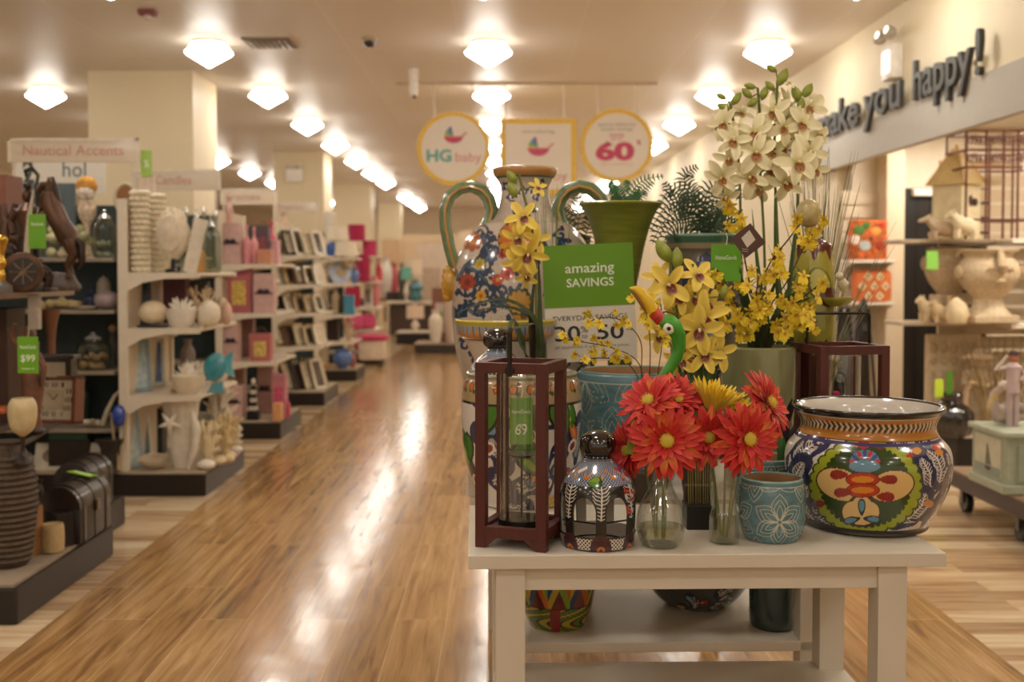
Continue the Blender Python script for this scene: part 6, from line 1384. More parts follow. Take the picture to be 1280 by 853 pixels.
tb = thing('display_riser', 'plain pale riser block lifting the rear candle holder, hidden behind the lantern', 'riser', (candle_x := (622-CXV)/F*3.16, 3.16, ZT)); MB().box((0,.0,.1), (.17,.16,.2), bev=.004).build('riser_body', wp, tb, smooth=False); MB().box((0,0,.2025), (.18,.17,.005)).build('riser_top', wp, tb, smooth=False)
def jug():
    Y = 3.86; z0 = ZT
    pts = [(40,566),(46,560),(55,535),(72,490),(84,450),(90,410),(91,370),(87,335),(76,304),(60,284),(44,276),(36,268),(31,250),(30,236),(34,226),(39,220),(40.5,214),(39,210),(35,212),(30,225),(26,240),(26,262),(2,300)]
    t, p = vessel('painted_jug', 'very large painted jug with two green handles and blue scrollwork, tallest vessel on the tables', 'jug', 656, Y, pts, z0, '#bfb1a0', 700, 330)
    BL, BK = '#2c3e58', '#23262e'
    def spiral(x, y, r, a, d, w=4.2, c=BL, turns=1.15):
        q = []; 
        for i in range(22):
            f = i/21; q.append((x+r*(1-f*.8)*math.cos(a+d*turns*2*PI*f), y+r*(1-f*.8)*math.sin(a+d*turns*2*PI*f)))
        p.line(q, w, c)
        for f in (0, 5, 9): p.petal(q[f][0], q[f][1], r*.7, w*.9, a+d*(f*.32)+d*1.0, c)
    rr = random.Random(8)
    for i in range(900): p.E(rr.uniform(560, 750), rr.uniform(215, 560), .7, .7, 0, '#a8907c')
    def leafscroll(pts_, w=5):
        p.line(pts_, w, BL); p.line(pts_, w*.3, '#54748c')
        for i, (x, y) in enumerate(pts_[:-1]):
            a = math.atan2(pts_[i+1][1]-y, pts_[i+1][0]-x); p.petal(x, y, 15, 4, a+.8, BL); p.petal(x, y, 15, 4, a-.8, BL)
    for sp in [(612, 345, 14, .5, 1), (590, 335, 16, 2.5, -1), (628, 365, 15, 0, 1), (606, 378, 13, 2, -1), (578, 392, 10, 1, 1), (585, 360, 12, 3, -1), (640, 330, 14, 4, 1), (617, 312, 12, 5, -1), (650, 372, 13, 1, -1), (700, 330, 16, 0, 1), (720, 360, 14, 2, -1), (690, 380, 14, 4, 1), (730, 320, 12, 2, 1), (640, 410, 14, 1, 1), (600, 420, 12, 3, -1), (670, 420, 14, 2, 1), (700, 420, 12, 0, -1)]: spiral(*sp)
    for i_ in range(26):
        spiral(rr.choice([rr.uniform(565, 640), rr.uniform(660, 745)]), rr.uniform(288, 470), rr.uniform(7, 12), rr.uniform(0, 6), rr.choice((-1, 1)), 3.2)
    for ls in [[(604,292),(606,306),(612,318),(604,330)], [(572,350),(582,332),(596,340),(608,352)], [(570,398),(580,382),(592,392),(604,388)], [(614,378),(628,384),(642,372),(650,356)], [(700,300),(712,316),(708,334)], [(648,404),(640,390),(652,380)]]: leafscroll(ls)
    def rosette(x, y, r, c, c2, n=8):
        for i in range(n): a = 2*PI*i/n; p.petal(x, y, r, r*.36, a, c)
        p.E(x, y, r*.35, r*.35, 0, c2)
    for x, y, r, c, c2 in [(590, 302, 13, '#a8542c', '#c98a3a'), (584, 353, 11, '#a03c30', '#7a2a26'), (601, 370, 7, '#c99a34', '#a8542c'), (622, 350, 8, '#a8442c', '#c98a3a'), (600, 330, 7, '#b8a03a', '#8a8f3a'), (634, 342, 9, '#b5482c', '#8a2a20'), (700, 350, 12, '#a8542c', '#c98a3a'), (628, 318, 6, '#a03c30', '#6a2020'), (655, 395, 14, '#b88a34', '#6a4a24'), (720, 390, 11, '#a03c30', '#c98a3a')]: rosette(x, y, r, c, c2)
    E = p.E; E(647, 300, 25, 25, 0, '#3a4a3a')
    for i in range(16): a = 2*PI*i/16; p.petal(647+6*math.cos(a), 300+6*math.sin(a), 19, 4.6, a, '#c28a2e' if i % 2 else '#b5622a')
    E(647, 300, 7, 7, 0, '#8a5a28'); E(649, 378, 17, 17, 0, '#39422f'); 
    for i in range(12): a = 2*PI*i/12; p.petal(649, 378, 15, 4, a, '#b8862c')
    for (x, y) in [(640,246),(655,240),(668,246),(634,232),(676,232),(646,262),(664,262)]: spiral(x, y, 6, x*.1, 1, 2.4, '#3a3a5c', 1)
    zr = p.z.max(); p.put((p.z > zr-.034) & ~p.inner, '#a8844e'); m = (p.z > zr-.034) & ~p.inner; p.put(m & (np.sin(p.U*420) > .2), '#a86a34'); p.put((p.z > zr-.005), '#c9b98c'); p.put(p.inner, '#b5a48c'); p.put((p.z < zr-.034) & (p.z > zr-.040) & ~p.inner, '#4a5a4a')
    p.build('jug_body', t)
    k = Y/F; loc = t.location
    def L(px, py, dy=0): v = W(px, py, Y+dy)-loc; return v
    gm = mat('#6f8a66', rough=.2, coat=.6, var=.3, scale=30)
    h1 = [(569,335),(562,310),(557,285),(556,262),(562,246),(574,236),(588,233),(602,238),(611,248),(615,262),(612,276),(606,288)]
    h2 = [(743,335),(708,300),(703,285),(700,268),(702,250),(710,238),(722,231),(735,231),(748,238),(757,250),(762,268)]
    for pts_ in (h1, [(1312-a, b) for a, b in h1]):
        q = []
        for i in range(len(pts_)-1):
            q += [pts_[i], ((pts_[i][0]+pts_[i+1][0])/2, (pts_[i][1]+pts_[i+1][1])/2)]
        q.append(pts_[-1])
        hd = MB().tube([L(x, y) for x, y in q], [.0155]*len(q), 12, flat=1.7).build('handle', gm, t)
        MB().tube([L(x, y, -.028) for x, y in q], .0058, 6).build('handle_stripe', mat('#b08a4a', rough=.2, coat=.6), hd)
    for sgn in (-1, 1):
        b = MB()
        for i in range(10): a = 2*PI*i/10; b.ell((sgn*(98*k), -.03, L(0, 352).z+.0) if False else (sgn*96*k+.016*math.cos(a)*.4, -.02+.0*a, L(656, 355).z+.045*math.sin(a)), (.016,.012,.02), 8, 6)
        b.ell((sgn*93*k, -.02, L(656, 355).z), (.028,.03,.05), 12, 8); b.build('sunflower_boss', mat('#c2922e', rough=.25, coat=.5, var=.3, scale=40), t)
jug()
# ---- trumpet vase -----------------------------------------------------------
Yv = 3.74; c = Vector(((775-CXV)/F*Yv, Yv, ZT)); t = thing('trumpet_vase', 'tall olive green ribbed trumpet vase behind the savings sign', 'vase', c)
pv = prof(775, Yv, [(34,578),(34,572),(22,560),(16,520),(15,470),(16,420),(19,370),(25,335),(31,305),(37,283),(44,266),(50,257),(51,255),(48,256),(40,270),(28,310),(14,400),(2,440)], ZT)
pv = resample([(r, max(0, z)) for r, z in pv], 150); MB().lathe([(r*(1+.006*math.sin(z*300)), z) for r, z in pv], n=48, close=False).build('vase_body', mat('#6f7722', rough=.35, coat=.3, var=.22, scale=9, stretch=(1,1,8)), t)
rr_, zz_ = (51*Yv/F, W(775, 255, Yv).z-ZT); MB().lathe([(rr_, zz_-.006), (rr_+.004, zz_), (rr_-.002, zz_+.004), (rr_-.008, zz_)], n=48, close=False).build('rim', mat('#8b9238', rough=.3, coat=.4), t)
# ---- olive glazed planter ---------------------------------------------------
Yo = 3.22; c = Vector(((949-CXV)/F*Yo, Yo, ZT)); t = thing('glazed_planter', 'tall pale olive glazed planter full of small yellow orchids', 'planter', c)
po = [(r, max(0, z)) for r, z in prof(949, Yo, [(36,612),(40,600),(44,540),(46,480),(46.5,440),(46,434),(45,433),(43,435),(43,470),(2,475)], ZT)]
MB().lathe(sm(po, 50), n=48, close=False).build('planter_body', mat('#8b8a60', rough=.16, coat=.7, var=.25, scale=9, stretch=(1,1,.3)), t)
MB().lathe([(43*Yo/F, W(949,441,Yo).z-ZT), (.001, W(949,440,Yo).z-ZT)], n=32).build('soil', mat('#3b2f22', rough=.9, bump=1), t)
# ---- fern planter -----------------------------------------------------------
def fern_pot():
    Y = 3.78; t, p = vessel('talavera_planter', 'tall painted planter with a green rim holding the dark fern', 'planter', 882, Y, [(34,566),(36,560),(42,480),(44,400),(46,340),(45,318),(47,310),(50,300),(51,295),(49,293),(45,297),(40,320),(2,340)], ZT, '#5f574c', 420, 220)
    talavera(p, 21, .06, .72, 0, 0, 70, w=17); zm = p.z.max(); p.put((p.z > zm-.030) & ~p.inner, '#3f6650'); p.put((p.z > zm-.052) & (p.z < zm-.030) & ~p.inner, '#9a8a6c'); p.put(p.z > zm-.006, '#6f9480'); p.put(p.inner, '#4a3a2c'); p.build('planter_body', t)
fern_pot()
# ---- shelf below ------------------------------------------------------------
def low_wares():
    z0 = .403
    t, p = vessel('chevron_bowl', 'bowl painted with bright zigzags and swirls, left on the lower shelf', 'bowl', 697, 3.24, [(30,784),(34,782),(42,762),(47,738),(50,715),(51,700),(48,699),(45,710),(38,760),(2,772)], z0, '#6a2420', 520, 160)
    X, Z = p.X, p.Z
    z = p.z; th = p.U; m0 = ~p.inner
    f1 = (z > .075) & (z < .15) & m0; per = .07
    tri = np.abs(((th/per) % 1)-.5)*2; lev = (z-.075)/.075
    idx = np.floor(th/per*2).astype(int) % 4
    cols = ['#7d9a26', '#2c4f78', '#c9641f', '#c0a52c']
    for i in range(4): p.put(f1 & (np.abs(lev-tri) < .28) & (idx == i), cols[i]); p.put(f1 & (lev > tri+.28) & (idx == i), cols[(i+2) % 4])
    f2 = (z < .072) & m0; sw = np.sin(th*70+6*np.sin(z*60))
    p.put(f2 & (sw > .45), '#b3a02c'); p.put(f2 & (sw < -.5), '#4f7d22'); p.put(f2 & (np.abs(sw) < .15), '#23231f'); p.put(f2 & (np.sin(th*35+2) > .8), '#8a2a24')
    for zz in (.073, .152): p.put((np.abs(z-zz) < .0022) & m0, '#1f1f16')
    p.put((z > .155) & m0 & (np.sin(th*60) > 0), '#c8622a'); p.put(p.inner, '#a89a84'); p.build('bowl_body', t)
    t, p = vessel('talavera_bowl', 'painted bowl with dark plumes and green leaves, middle of the lower shelf', 'bowl', 873, 3.44, [(30,755),(36,754),(52,742),(64,724),(70,700),(70,680),(66,679),(62,700),(40,735),(2,740)], z0, '#4a4a4a', 460, 180)
    talavera(p, 9, .05, .24, 0, 0, 44, w=11, dark='#22242e'); p.put(p.inner, '#a89a84'); p.build('bowl_body', t)
    t = thing('cylinder_vase', 'dark teal glossy cylinder vase at the right of the lower shelf', 'vase', Vector(((970-CXV)/F*3.22, 3.22, z0)))
    MB().lathe(sm([(.062,0),(.068,.006),(.070,.05),(.070,.24),(.066,.25),(.062,.25),(.062,.1),(.001,.01)], 40), n=40, close=False).build('vase_body', mat('#2b4140', rough=.15, coat=.8), t); MB().lathe([(.066,.248),(.07,.252),(.064,.254)], n=40, close=False).build('rim', mat('#35504e', rough=.15, coat=.8), t)
    t = thing('dark_bowl', 'dark plain bowl mostly hidden behind the zigzag bowl on the lower shelf', 'bowl', Vector(((716-CXV)/F*3.5, 3.5, z0))); MB().lathe(sm([(.05,0),(.06,.01),(.10,.1),(.125,.19),(.118,.19),(.09,.1),(.001,.02)], 24), n=32, close=False).build('bowl_body', mat('#38402f', rough=.3, coat=.4), t); MB().lathe([(.12,.188),(.126,.193),(.118,.195)], n=32, close=False).build('rim', mat('#4a523c', rough=.3), t)
low_wares()
# ---- wooden lanterns --------------------------------------------------------
def lantern(label, loc, rz, w, h, glasscol='#fdfdfb', extra=True):
    t = thing('wooden_lantern', label, 'lantern', loc, rz); red = mat('#50201a', rough=.42, var=.12, scale=14, stretch=(6,6,.6)); dk = mat('#2c2621', rough=.35, metal=.6)
    pw = .024; fz = .018; zb = .035
    for sx in (-1, 1):
        for sy in (-1, 1): MB().box((sx*(w-pw)/2, sy*(w-pw)/2, h/2), (pw,pw,h), bev=.0012).build('corner_post', red, t, smooth=False)
    for z, hh in ((h-.012, .024), (zb+.002, .026)):
        for s in (-1, 1):
            MB().box((0, s*(w-pw*.8)/2, z), (w-2*pw, pw*.8, hh), bev=.001).build('rail', red, t, smooth=False); MB().box((s*(w-pw*.8)/2, 0, z), (pw*.8, w-2*pw, hh), bev=.001).build('rail', red, t, smooth=False)
    MB().box((0,0,zb), (w-pw*1.2,w-pw*1.2,.012)).build('floor_board', red, t, smooth=False)
    for sx in (-1, 1):     # little arched feet corners
        for sy in (-1, 1): MB().prism([(0,.0),(0,.024),(-sx*.03,.024),(-sx*.016,.014)], -.006, .006, Matrix.Translation((sx*(w/2-pw), sy*(w/2-.008), 0))).build('foot_bracket', red, t, smooth=False)
    r = w*.30
    MB().lathe([(r,zb+.02),(r,h-.03)], n=36, close=False).build('glass_cylinder', glass(glasscol), t)
    MB().lathe([(r-.0006,zb+.012),(r-.0006,h-.03)], n=36, close=False).lathe([(r+.0012,h-.031),(r-.002,h-.028)], n=36, close=False).build('glass_inner_wall', glass(glasscol), t)
    MB().lathe([(r+.004,zb+.006),(r+.004,zb+.022),(r,zb+.022)], n=32).build('candle_cup', dk, t)
    MB().tube([(0,0,zb+.02),(0,0,zb+.17)], .0028, 6).lathe([(.028,zb+.165),(.036,zb+.172),(.001,zb+.168)], n=24).build('candle_spike', dk, t)
    return t, dk
a_, b_, c_ = on(592, 684), on(682, 692), on(711, 661)
wL = (b_-a_).length*.98; ang = math.atan2(b_.y-a_.y, b_.x-a_.x)
hL = .425
ctr = b_+Matrix.Rotation(ang, 3, 'Z') @ Vector((-wL/2, wL/2, 0)); 
t, dk = lantern('tall dark red wooden lantern with glass cylinder, front left of the table', Vector((ctr.x, ctr.y, ZT)), ang, wL, hL)
MB().tube([(0,-wL/2-.002,hL-.03),(0,-wL/2-.002,hL+.07),(0,-wL/2+.006,hL+.078),(0,wL/2-.006,hL+.082),(0,wL/2+.0,hL+.075),(0,wL/2+.002,hL-.02)], .0062, 4, flat=.5).build('handle', dk, t)
MB().lathe([(.011,0),(.011,.004)], (0,-wL/2-.001,hL-.018), 16, rot=Euler((PI/2,0,0))).build('handle_pivot', dk, t)
a_ = Vector(((1049-CXV)/F*3.15, 3.15, ZT)); t, dk = lantern('second dark red wooden lantern with black handle, behind the big painted bowl', a_, .16, .205, .425)
MB().tube([(-.095,0,.41),(-.093,0,.505),(-.088,0,.512),(.088,0,.512),(.093,0,.505),(.095,0,.41)], .0055, 6, flat=.8).build('handle', dk, t)
t = thing('pink_candle', 'slim hot pink candle standing inside the rear red lantern', 'candle', Vector((a_.x-.012, a_.y-.02, ZT+.218))); MB().lathe([(.010,0),(.010,.07),(.004,.074)], n=16).build('wax', mat('#d22a6a', rough=.5), t); MB().tube([(0,0,.07),(0,0,.085)], .0012).build('wick', mat('#2a221c'), t)
t2 = thing('black_bottle', 'slim black bottle inside the rear red lantern', 'bottle', Vector((a_.x+.012, a_.y+.028, ZT+.045))); MB().lathe(sm([(.016,0),(.017,.1),(.016,.25),(.007,.29),(.007,.31)], 20), n=18).build('bottle_body', mat('#17130f', rough=.1, coat=1), t2); MB().lathe([(.009,.31),(.009,.325),(.003,.326)], n=14).build('stopper', mat('#6a5a2a', rough=.4), t2)
# price tag on the jar seen through the lantern
price_tag(637, 666, 497, 556, 2.80, 'green price card reading 69.99, hanging on the painted jar behind the red lantern', [('HomeGoods', .2, .8, .085), ('69', -.18, .52, .24), ('99', -.12, .2, .12)], '#5a9d18')
# ---- glass flask and bottle -------------------------------------------------
def water_glass(name, label, px, Y, pr, water, cat='vase', n=40):
    t = thing(name, label, cat, Vector(((px-CXV)/F*Y, Y, ZT)))
    MB().lathe(sm(pr, 44), n=n, close=False).build('glass_body', glass('#fafbf8', .01), t)
    inn = [(max(.0005, r-.0025), z+.003) for r, z in sm(pr, 44)]; MB().lathe(inn, n=n, close=False).build('inner_wall', glass('#fefefd', .01), t)
    r0, z0_ = pr[0]; MB().lathe([(.0005,.0015),(r0*.96,.0015),(r0,.005),(r0*.9,.007),(.0005,.006)], n=n, close=False).build('glass_foot', glass('#d8dfcf', .02), t)
    wv = [(max(.0005, r-.004), z) for r, z in inn if z < water]; wr = wv[-1][0]
    MB().lathe([(.0005, .006)]+wv+[(wr, water), (.0005, water)], n=n, close=False).build('water', glass('#eceedd', .0), t)
    rl, zl = pr[-1]; MB().lathe([(rl-.002,zl-.004),(rl+.002,zl-.002),(rl+.002,zl+.002),(rl-.002,zl+.002)], n=n, close=False).build('lip', glass('#d3dccb', .02), t)
    return t
k = 2.53/F
fp = [(21*k,0),(24*k,4*k),(30*k,18*k),(31*k,32*k),(27*k,50*k),(19*k,66*k),(12*k,84*k),(9*k,100*k),(8.5*k,118*k),(9.5*k,128*k)]
FL = water_glass('glass_flask', 'round-bellied clear glass flask vase with water, holding the left gerberas', 827, 2.53, fp, 26*k)
k = 2.56/F
bp_ = [(16*k,0),(18.5*k,3*k),(18.5*k,34*k),(16*k,42*k),(18*k,60*k),(19*k,90*k),(17*k,106*k),(9*k,122*k),(7*k,132*k),(8*k,142*k)]
BT = water_glass('glass_bottle', 'slender clear glass bottle with a thick base, holding the right gerberas', 907, 2.56, bp_, 33*k)
# ---- dark cube holder with reeds between the two glasses --------------------
t = thing('reed_holder', 'small black square holder full of thin yellow reeds between the two glass vases', 'planter', Vector(((876-CXV)/F*2.72, 2.72, ZT)))
MB().box((0,0,.03), (.075,.075,.06), bev=.003).build('holder_base', mat('#15110f', rough=.4), t, smooth=False); MB().box((0,.02,.075), (.07,.03,.05), bev=.002).build('wooden_block', mat('#4a3a2c', rough=.6), t, smooth=False)
for i in range(11): MB().tube([(-.03+.006*i, -.018+.004*(i % 3), .055), (-.033+.0064*i, -.018+.004*(i % 3), .20)], .0013, 5).build('reed', mat('#a39a52', rough=.6, var=.3), t)
# ---- savings sign -----------------------------------------------------------
Ys_ = 3.53
TLc, TRc, BRc, BLc = W(677, 308, Ys_), W(790, 303, Ys_+.03), W(797, 447, Ys_+.03), W(684, 456, Ys_)
wS = ((TRc-TLc).length+(BRc-BLc).length)/2; hS = ((TLc-BLc).length+(TRc-BRc).length)/2; cS = (TLc+TRc+BRc+BLc)/4
t = thing('savings_sign', 'green and white card sign reading amazing SAVINGS 30% to 50%, among the flowers', 'sign', cS); t.rotation_euler = (-.02, -.035+.0, math.atan2(.03, wS)); t.rotation_euler[1] = -math.radians(2.6)
MB().box((0,0,0), (wS,.003,hS), bev=.001).build('card', mat('#d3cabb', rough=.5, var=.02), t, smooth=False)
MB().box((0,-.0022,hS*.235), (wS,.0016,hS*.53)).build('green_field', mat('#5f8f0e', rough=.5, var=.02), t, smooth=False)
wt = mat('#e2e4d2', rough=.5); bk = mat('#2a2722', rough=.5); gy = mat('#8a847a', rough=.5)
text('amazing', t, .004, hS*.285, wS*.54, hS*.105, wt, -.003, bold=.008); text('SAVINGS', t, .004, hS*.175, wS*.52, hS*.073, wt, -.003, bold=.012)
text('EVERYDAY SAVINGS', t, .0, -hS*.125, wS*.82, hS*.042, bk, -.0016)
text('30', t, -wS*.26, -hS*.255, wS*.28, hS*.13, bk, -.0016, bold=.015); text('%', t, -wS*.075, -hS*.225, wS*.08, hS*.055, bk, -.0016); text('to', t, -wS*.075, -hS*.285, wS*.06, hS*.03, bk, -.0016)
text('50', t, wS*.21, -hS*.255, wS*.30, hS*.13, bk, -.0016, bold=.015); text('%', t, wS*.42, -hS*.225, wS*.08, hS*.055, bk, -.0016)
text('off department & specialty store prices', t, -.0, -hS*.375, wS*.82, hS*.035, gy, -.0016)
MB().box((0,.008,-(cS.z-ZT)/2), (.012,.008,cS.z-ZT-.01)).build('stand_pole', mat('#2b2a26', rough=.4), t, smooth=False); MB().box((0,.008,-(cS.z-ZT)+.006), (.12,.10,.008)).build('stand_foot', mat('#2b2a26', rough=.4), t, smooth=False)
# green tag in the flowers, brown diamond tag
price_tag(889, 926, 306, 352, 3.18, 'green card reading HomeGoods tucked among the small yellow orchids', [('HomeGoods', .15, .7, .12)], '#5fa01a', rz=-.1)
c = W(935, 301, 3.08); t = thing('diamond_tag', 'dark brown diamond-shaped tag with a pale window among the yellow orchids', 'tag', c); t.rotation_euler = (0, .12, -.1); s = 22*3.08/F
MB().prism([(-s,0),(0,s),(s,0),(0,-s)], -.002, .002).build('tag_card', mat('#4a2c1e', rough=.4), t, smooth=False); MB().prism([(-.4*s,.0),(0,.5*s),(.4*s,.0),(0,-.5*s)], -.0032, -.002, Matrix.Translation((.0,0,.1*s))).build('pale_window', mat('#c9bfae', rough=.5), t, smooth=False)
for q in (-.5, -.62): MB().box((-.1*s, -.0028, q*s), (.35*s,.0012,.03*s)).build('print_line', mat('#b5a58c', rough=.5), t, smooth=False)
# ---- painted metal bird stake -----------------------------------------------
Yb_ = 2.72
t = thing('bird_stake', 'painted metal bird with yellow beak, red collar and long green neck, above the gerberas', 'garden stake', W(822, 500, Yb_)); o0 = t.location.copy()
def B(px, py, dy=0): return W(px, py, Yb_+dy)-o0
kk = Yb_/F
gr = mat('#3f8f1c', rough=.4, var=.2, scale=30)
MB().tube([B(818,512),B(822,492),B(826,476),B(836,462),B(845,448),(B(849,434)),B(848,420),B(843,410),B(836,404),B(829,402),B(824,404)], [4*kk,6.5*kk,7*kk,7*kk,7.5*kk,8*kk,9.5*kk,11.5*kk,11.5*kk,9*kk,7.5*kk], 16).build('neck_and_head', gr, t)
for i, c_ in enumerate(['#a8221c', '#c23a24']): MB().tube([B(827-5*i,401-5.5*i), B(822-5*i,396-6*i)], [8.3*kk, 8*kk], 14).build('collar', mat(c_, rough=.4), t)
bk_ = [(816,390),(811,378),(803,367),(794,361),(787,360)]
MB().tube([B(*q) for q in bk_], [7.8*kk,8.5*kk,7.5*kk,4.5*kk,1*kk], 14, flat=.8).build('upper_beak', mat('#d8b21c', rough=.35, var=.1), t)
MB().tube([B(811,391),B(804,381),B(796,371),B(787,363)], [3.4*kk,4*kk,3*kk,.6*kk], 10, flat=.9).build('lower_beak', mat('#8a5a2c', rough=.4), t)
e = MB().ell(B(836,411,-.019), (7.2*kk,.005,7.2*kk), 18, 10).build('eye_white', mat('#e6ddc4', rough=.25), t); MB().ell(B(836,411,-.024), (2.6*kk,.002,2.6*kk), 14, 8).build('pupil', mat('#15120f', rough=.2), e); 
MB().tube([B(818,512), Vector((B(818,512).x, 0, ZT-o0.z+.002))], .003, 6).build('stake_rod', mat('#4a3a2c', rough=.5), t)
# ---- ceramic feeder ---------------------------------------------------------
Yr = 3.30; c = Vector(((1017-CXV)/F*Yr, Yr, ZT)); t = thing('ceramic_feeder', 'ceramic bird feeder with a round ball top and olive-yellow drip glaze over maroon', 'bird feeder', c)
kr = Yr/F; zf = lambda py: W(1017, py, Yr).z-ZT
P_ = Paint([(.001,0),(26*kr,.0),(24*kr,.02),(20*kr,zf(520)),(24*kr,zf(440)),(27*kr,zf(415)),(27*kr,zf(385)),(25*kr,zf(345)),(22*kr,zf(312)),(19*kr,zf(303)),(8*kr,zf(298)),(5*kr,zf(294)),(4*kr,zf(288)),(.001,zf(287))], 260, 220, c, '#8f8a2e')
n_ = .02*np.sin(P_.th*7)+.012*np.sin(P_.th*13+2); P_.put(P_.z < zf(430)+n_, '#4d2420'); P_.put(P_.z > zf(318)+n_*.6, '#5f2a26'); P_.put((P_.z > zf(345)+n_) & (P_.z < zf(318)+n_*.6), '#a39a3c'); P_.put(P_.z > zf(297), '#a39a6c')
P_.E(1024, 356, 15, 22, -.25, '#5f5c1e'); P_.E(1025, 355, 12, 19, -.25, '#b5ad58'); P_.E(1036, 372, 14, 12, 0, '#5a2a24')
P_.build('feeder_body', t)
MB().ell((-.016,0,zf(267)), (16*kr,16*kr,18*kr), 26, 18).build('ball_top', mat('#b5a26c', rough=.35, coat=.4, var=.25, scale=40), t).location = (0,0,0)
MB().tube([(-.014,0,zf(284)),(-.008,0,zf(294)),(0,0,zf(300))], [.018,.015,.03], 14).build('neck', mat('#b3a45c', rough=.3, coat=.4), t)
MB().lathe(sm([(.02,-.01),(.036,.0),(.046,.014),(.042,.016),(.02,.005),(.001,.004)], 14), (.05,-.07,zf(378)), 20, close=False).build('feeding_cup', mat('#9a9438', rough=.3, coat=.5), t)
bd = MB().tube([(.075,-.06,zf(365)),(.066,-.07,zf(355)),(.058,-.075,zf(349))], [.008,.017,.011], 12).ell((.053,-.078,zf(345)), .012, 12, 8).build('ceramic_bird', mat('#cfc3a4', rough=.4), t)
# ================================================================== flowers and foliage
def vcmesh(mb, cols, name='petals', rough=.55):
    mb.c = [lin(c)+(1,) if isinstance(c, str) else tuple(c)+(1,) for c in cols]
    return mb.mesh(name, mat('vcol', rough=rough, var=.05, scale=60, vcol=True, sheen=.1))
def mixc(a, b, t):
    a, b = lin(a), lin(b); t = max(0, min(1, t)); return tuple(x+(y-x)*t for x, y in zip(a, b))
def petal_strip(mb, cols, ang, r0, L, w, rise, droop, c0, c1, c2, tipw=.3, n=7, fold=.25, z=0, jit=0, rnd=R, mid=.35):
    """one petal growing outwards at the angle ang from radius r0; pigment c0 at the root, c1 mid, c2 tip"""
    d = Vector((math.cos(ang), math.sin(ang), 0)); pts = []; ws = []
    tw = rnd.uniform(-jit, jit)
    for i in range(n):
        u = i/(n-1); pts.append(d*(r0+L*u)+Vector((-d.y, d.x, 0))*tw*L*u*u+Vector((0, 0, z+rise*u-droop*u*u)))
        ws.append(w*(math.sin(PI*min(1, .12+.80*u))**.75)*(1 if u < .85 else tipw+(1-tipw)*(1-u)/.15))
    v0 = len(mb.v); mb.blade(pts, ws, fold=fold, t=.0008)
    for s in range(2):
        for i in range(n):
            u = i/(n-1); c = mixc(c0, c1, u/mid) if u < mid else mixc(c1, c2, (u-mid)/(1-mid))
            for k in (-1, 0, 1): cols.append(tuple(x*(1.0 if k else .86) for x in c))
def aim(o, d, roll=0):
    """turn the local +z axis to the direction d"""
    q = Vector((0, 0, 1)).rotation_difference(Vector(d).normalized())
    o.rotation_mode = 'QUATERNION'; o.rotation_quaternion = q @ Euler((0, 0, roll)).to_quaternion()
# ---- gerberas -----------------------------------------------------------------
def gerbera_meshes(seed, r, red='#c41616', mid='#cf2c1e', tip='#dc4a34', yel='#e8a31c', cup=0.0):
    rn_ = random.Random(seed); mb = MB(); cols = []
    for lay, (n, L, w, rise, droop, r0) in enumerate([(17, .84, .105, .02+cup, .16-cup*.5, .14), (17, .80, .10, .10+cup, .10, .13), (15, .62, .095, .20+cup, .04, .12), (14, .38, .07, .24+cup, 0, .10)]):
        for k in range(n):
            a = 2*PI*(k+.5*(lay % 2))/n+rn_.uniform(-.1, .1); yy = rn_.random() < .42
            c0 = yel if (yy or red[1] > 'd') else '#c23a1c'; c1 = (rn_.choice(['#e0761c','#e89a20','#d9481c']) if yy and red[1] < 'd' else red) if lay < 3 else red
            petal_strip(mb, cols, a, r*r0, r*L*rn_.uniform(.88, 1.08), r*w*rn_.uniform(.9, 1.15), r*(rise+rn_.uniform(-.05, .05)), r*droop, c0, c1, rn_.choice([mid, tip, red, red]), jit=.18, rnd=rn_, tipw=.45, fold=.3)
    pm = vcmesh(mb, cols)
    cb = MB(); cc = []
    cb.ell((0,0,r*.13), (r*.17, r*.17, r*.07), 20, 8); cc += ['#c9b53a']*len(cb.v)
    for k in range(46):
        a, q = k*2.4, r*.18*math.sqrt(k/46); v0 = len(cb.v); cb.tube([(q*math.cos(a), q*math.sin(a), r*.15), (q*1.15*math.cos(a), q*1.15*math.sin(a), r*(.24-.04*(q/(r*.18))))], [r*.014, r*.008], 4); cc += ['#d9c85a' if q < r*.09 else '#e0a62a']*(len(cb.v)-v0)
    return pm, vcmesh(cb, cc, 'centre')
gm1 = gerbera_meshes(1, .092); gm2 = gerbera_meshes(2, .086); gm3 = gerbera_meshes(3, .088, cup=.12)
gy1 = gerbera_meshes(4, .075, '#ecc41a', '#eecb1e', '#f2da40', '#ecc01e', cup=.8)
stemm = mat('#6f7a3a', rough=.55, var=.2)
def gerbera(px, py, Y, d, meshes, roll, root, label, scale=1.0, sep='#5c7a34'):
    c = W(px, py, Y); root = Vector(root); d = Vector(d).normalized()
    t = thing('gerbera', label, 'flower', root)
    pts = []
    for i in range(9):
        u = i/8; p = root.lerp(c, u); p = p*(1)+Vector((0, 0, .0)); neck = c-d*.04
        p = root*((1-u)**2)+(root+(neck-root)*.5+Vector((0,0,.03)))*2*u*(1-u)+neck*u*u; pts.append(p-root)
    pts.append(c-root-d*.006)
    MB().tube(pts, .0030, 8).build('stem', stemm, t)
    bl = bpy.data.objects.new('bloom', meshes[0]); C.objects.link(bl); bl.parent = t; bl.location = c-root; aim(bl, d, roll); bl.scale = (scale,)*3
    ce = bpy.data.objects.new('centre', meshes[1]); C.objects.link(ce); ce.parent = bl
    MB().lathe(sm([(.004,-.024),(.014,-.018),(.022,-.004),(.018,.004)], 10), n=16, close=False).build('calyx', mat(sep, rough=.6), bl)
    return t
fb = FL.location+Vector((0,0,.012)); bb = BT.location+Vector((0,0,.012))
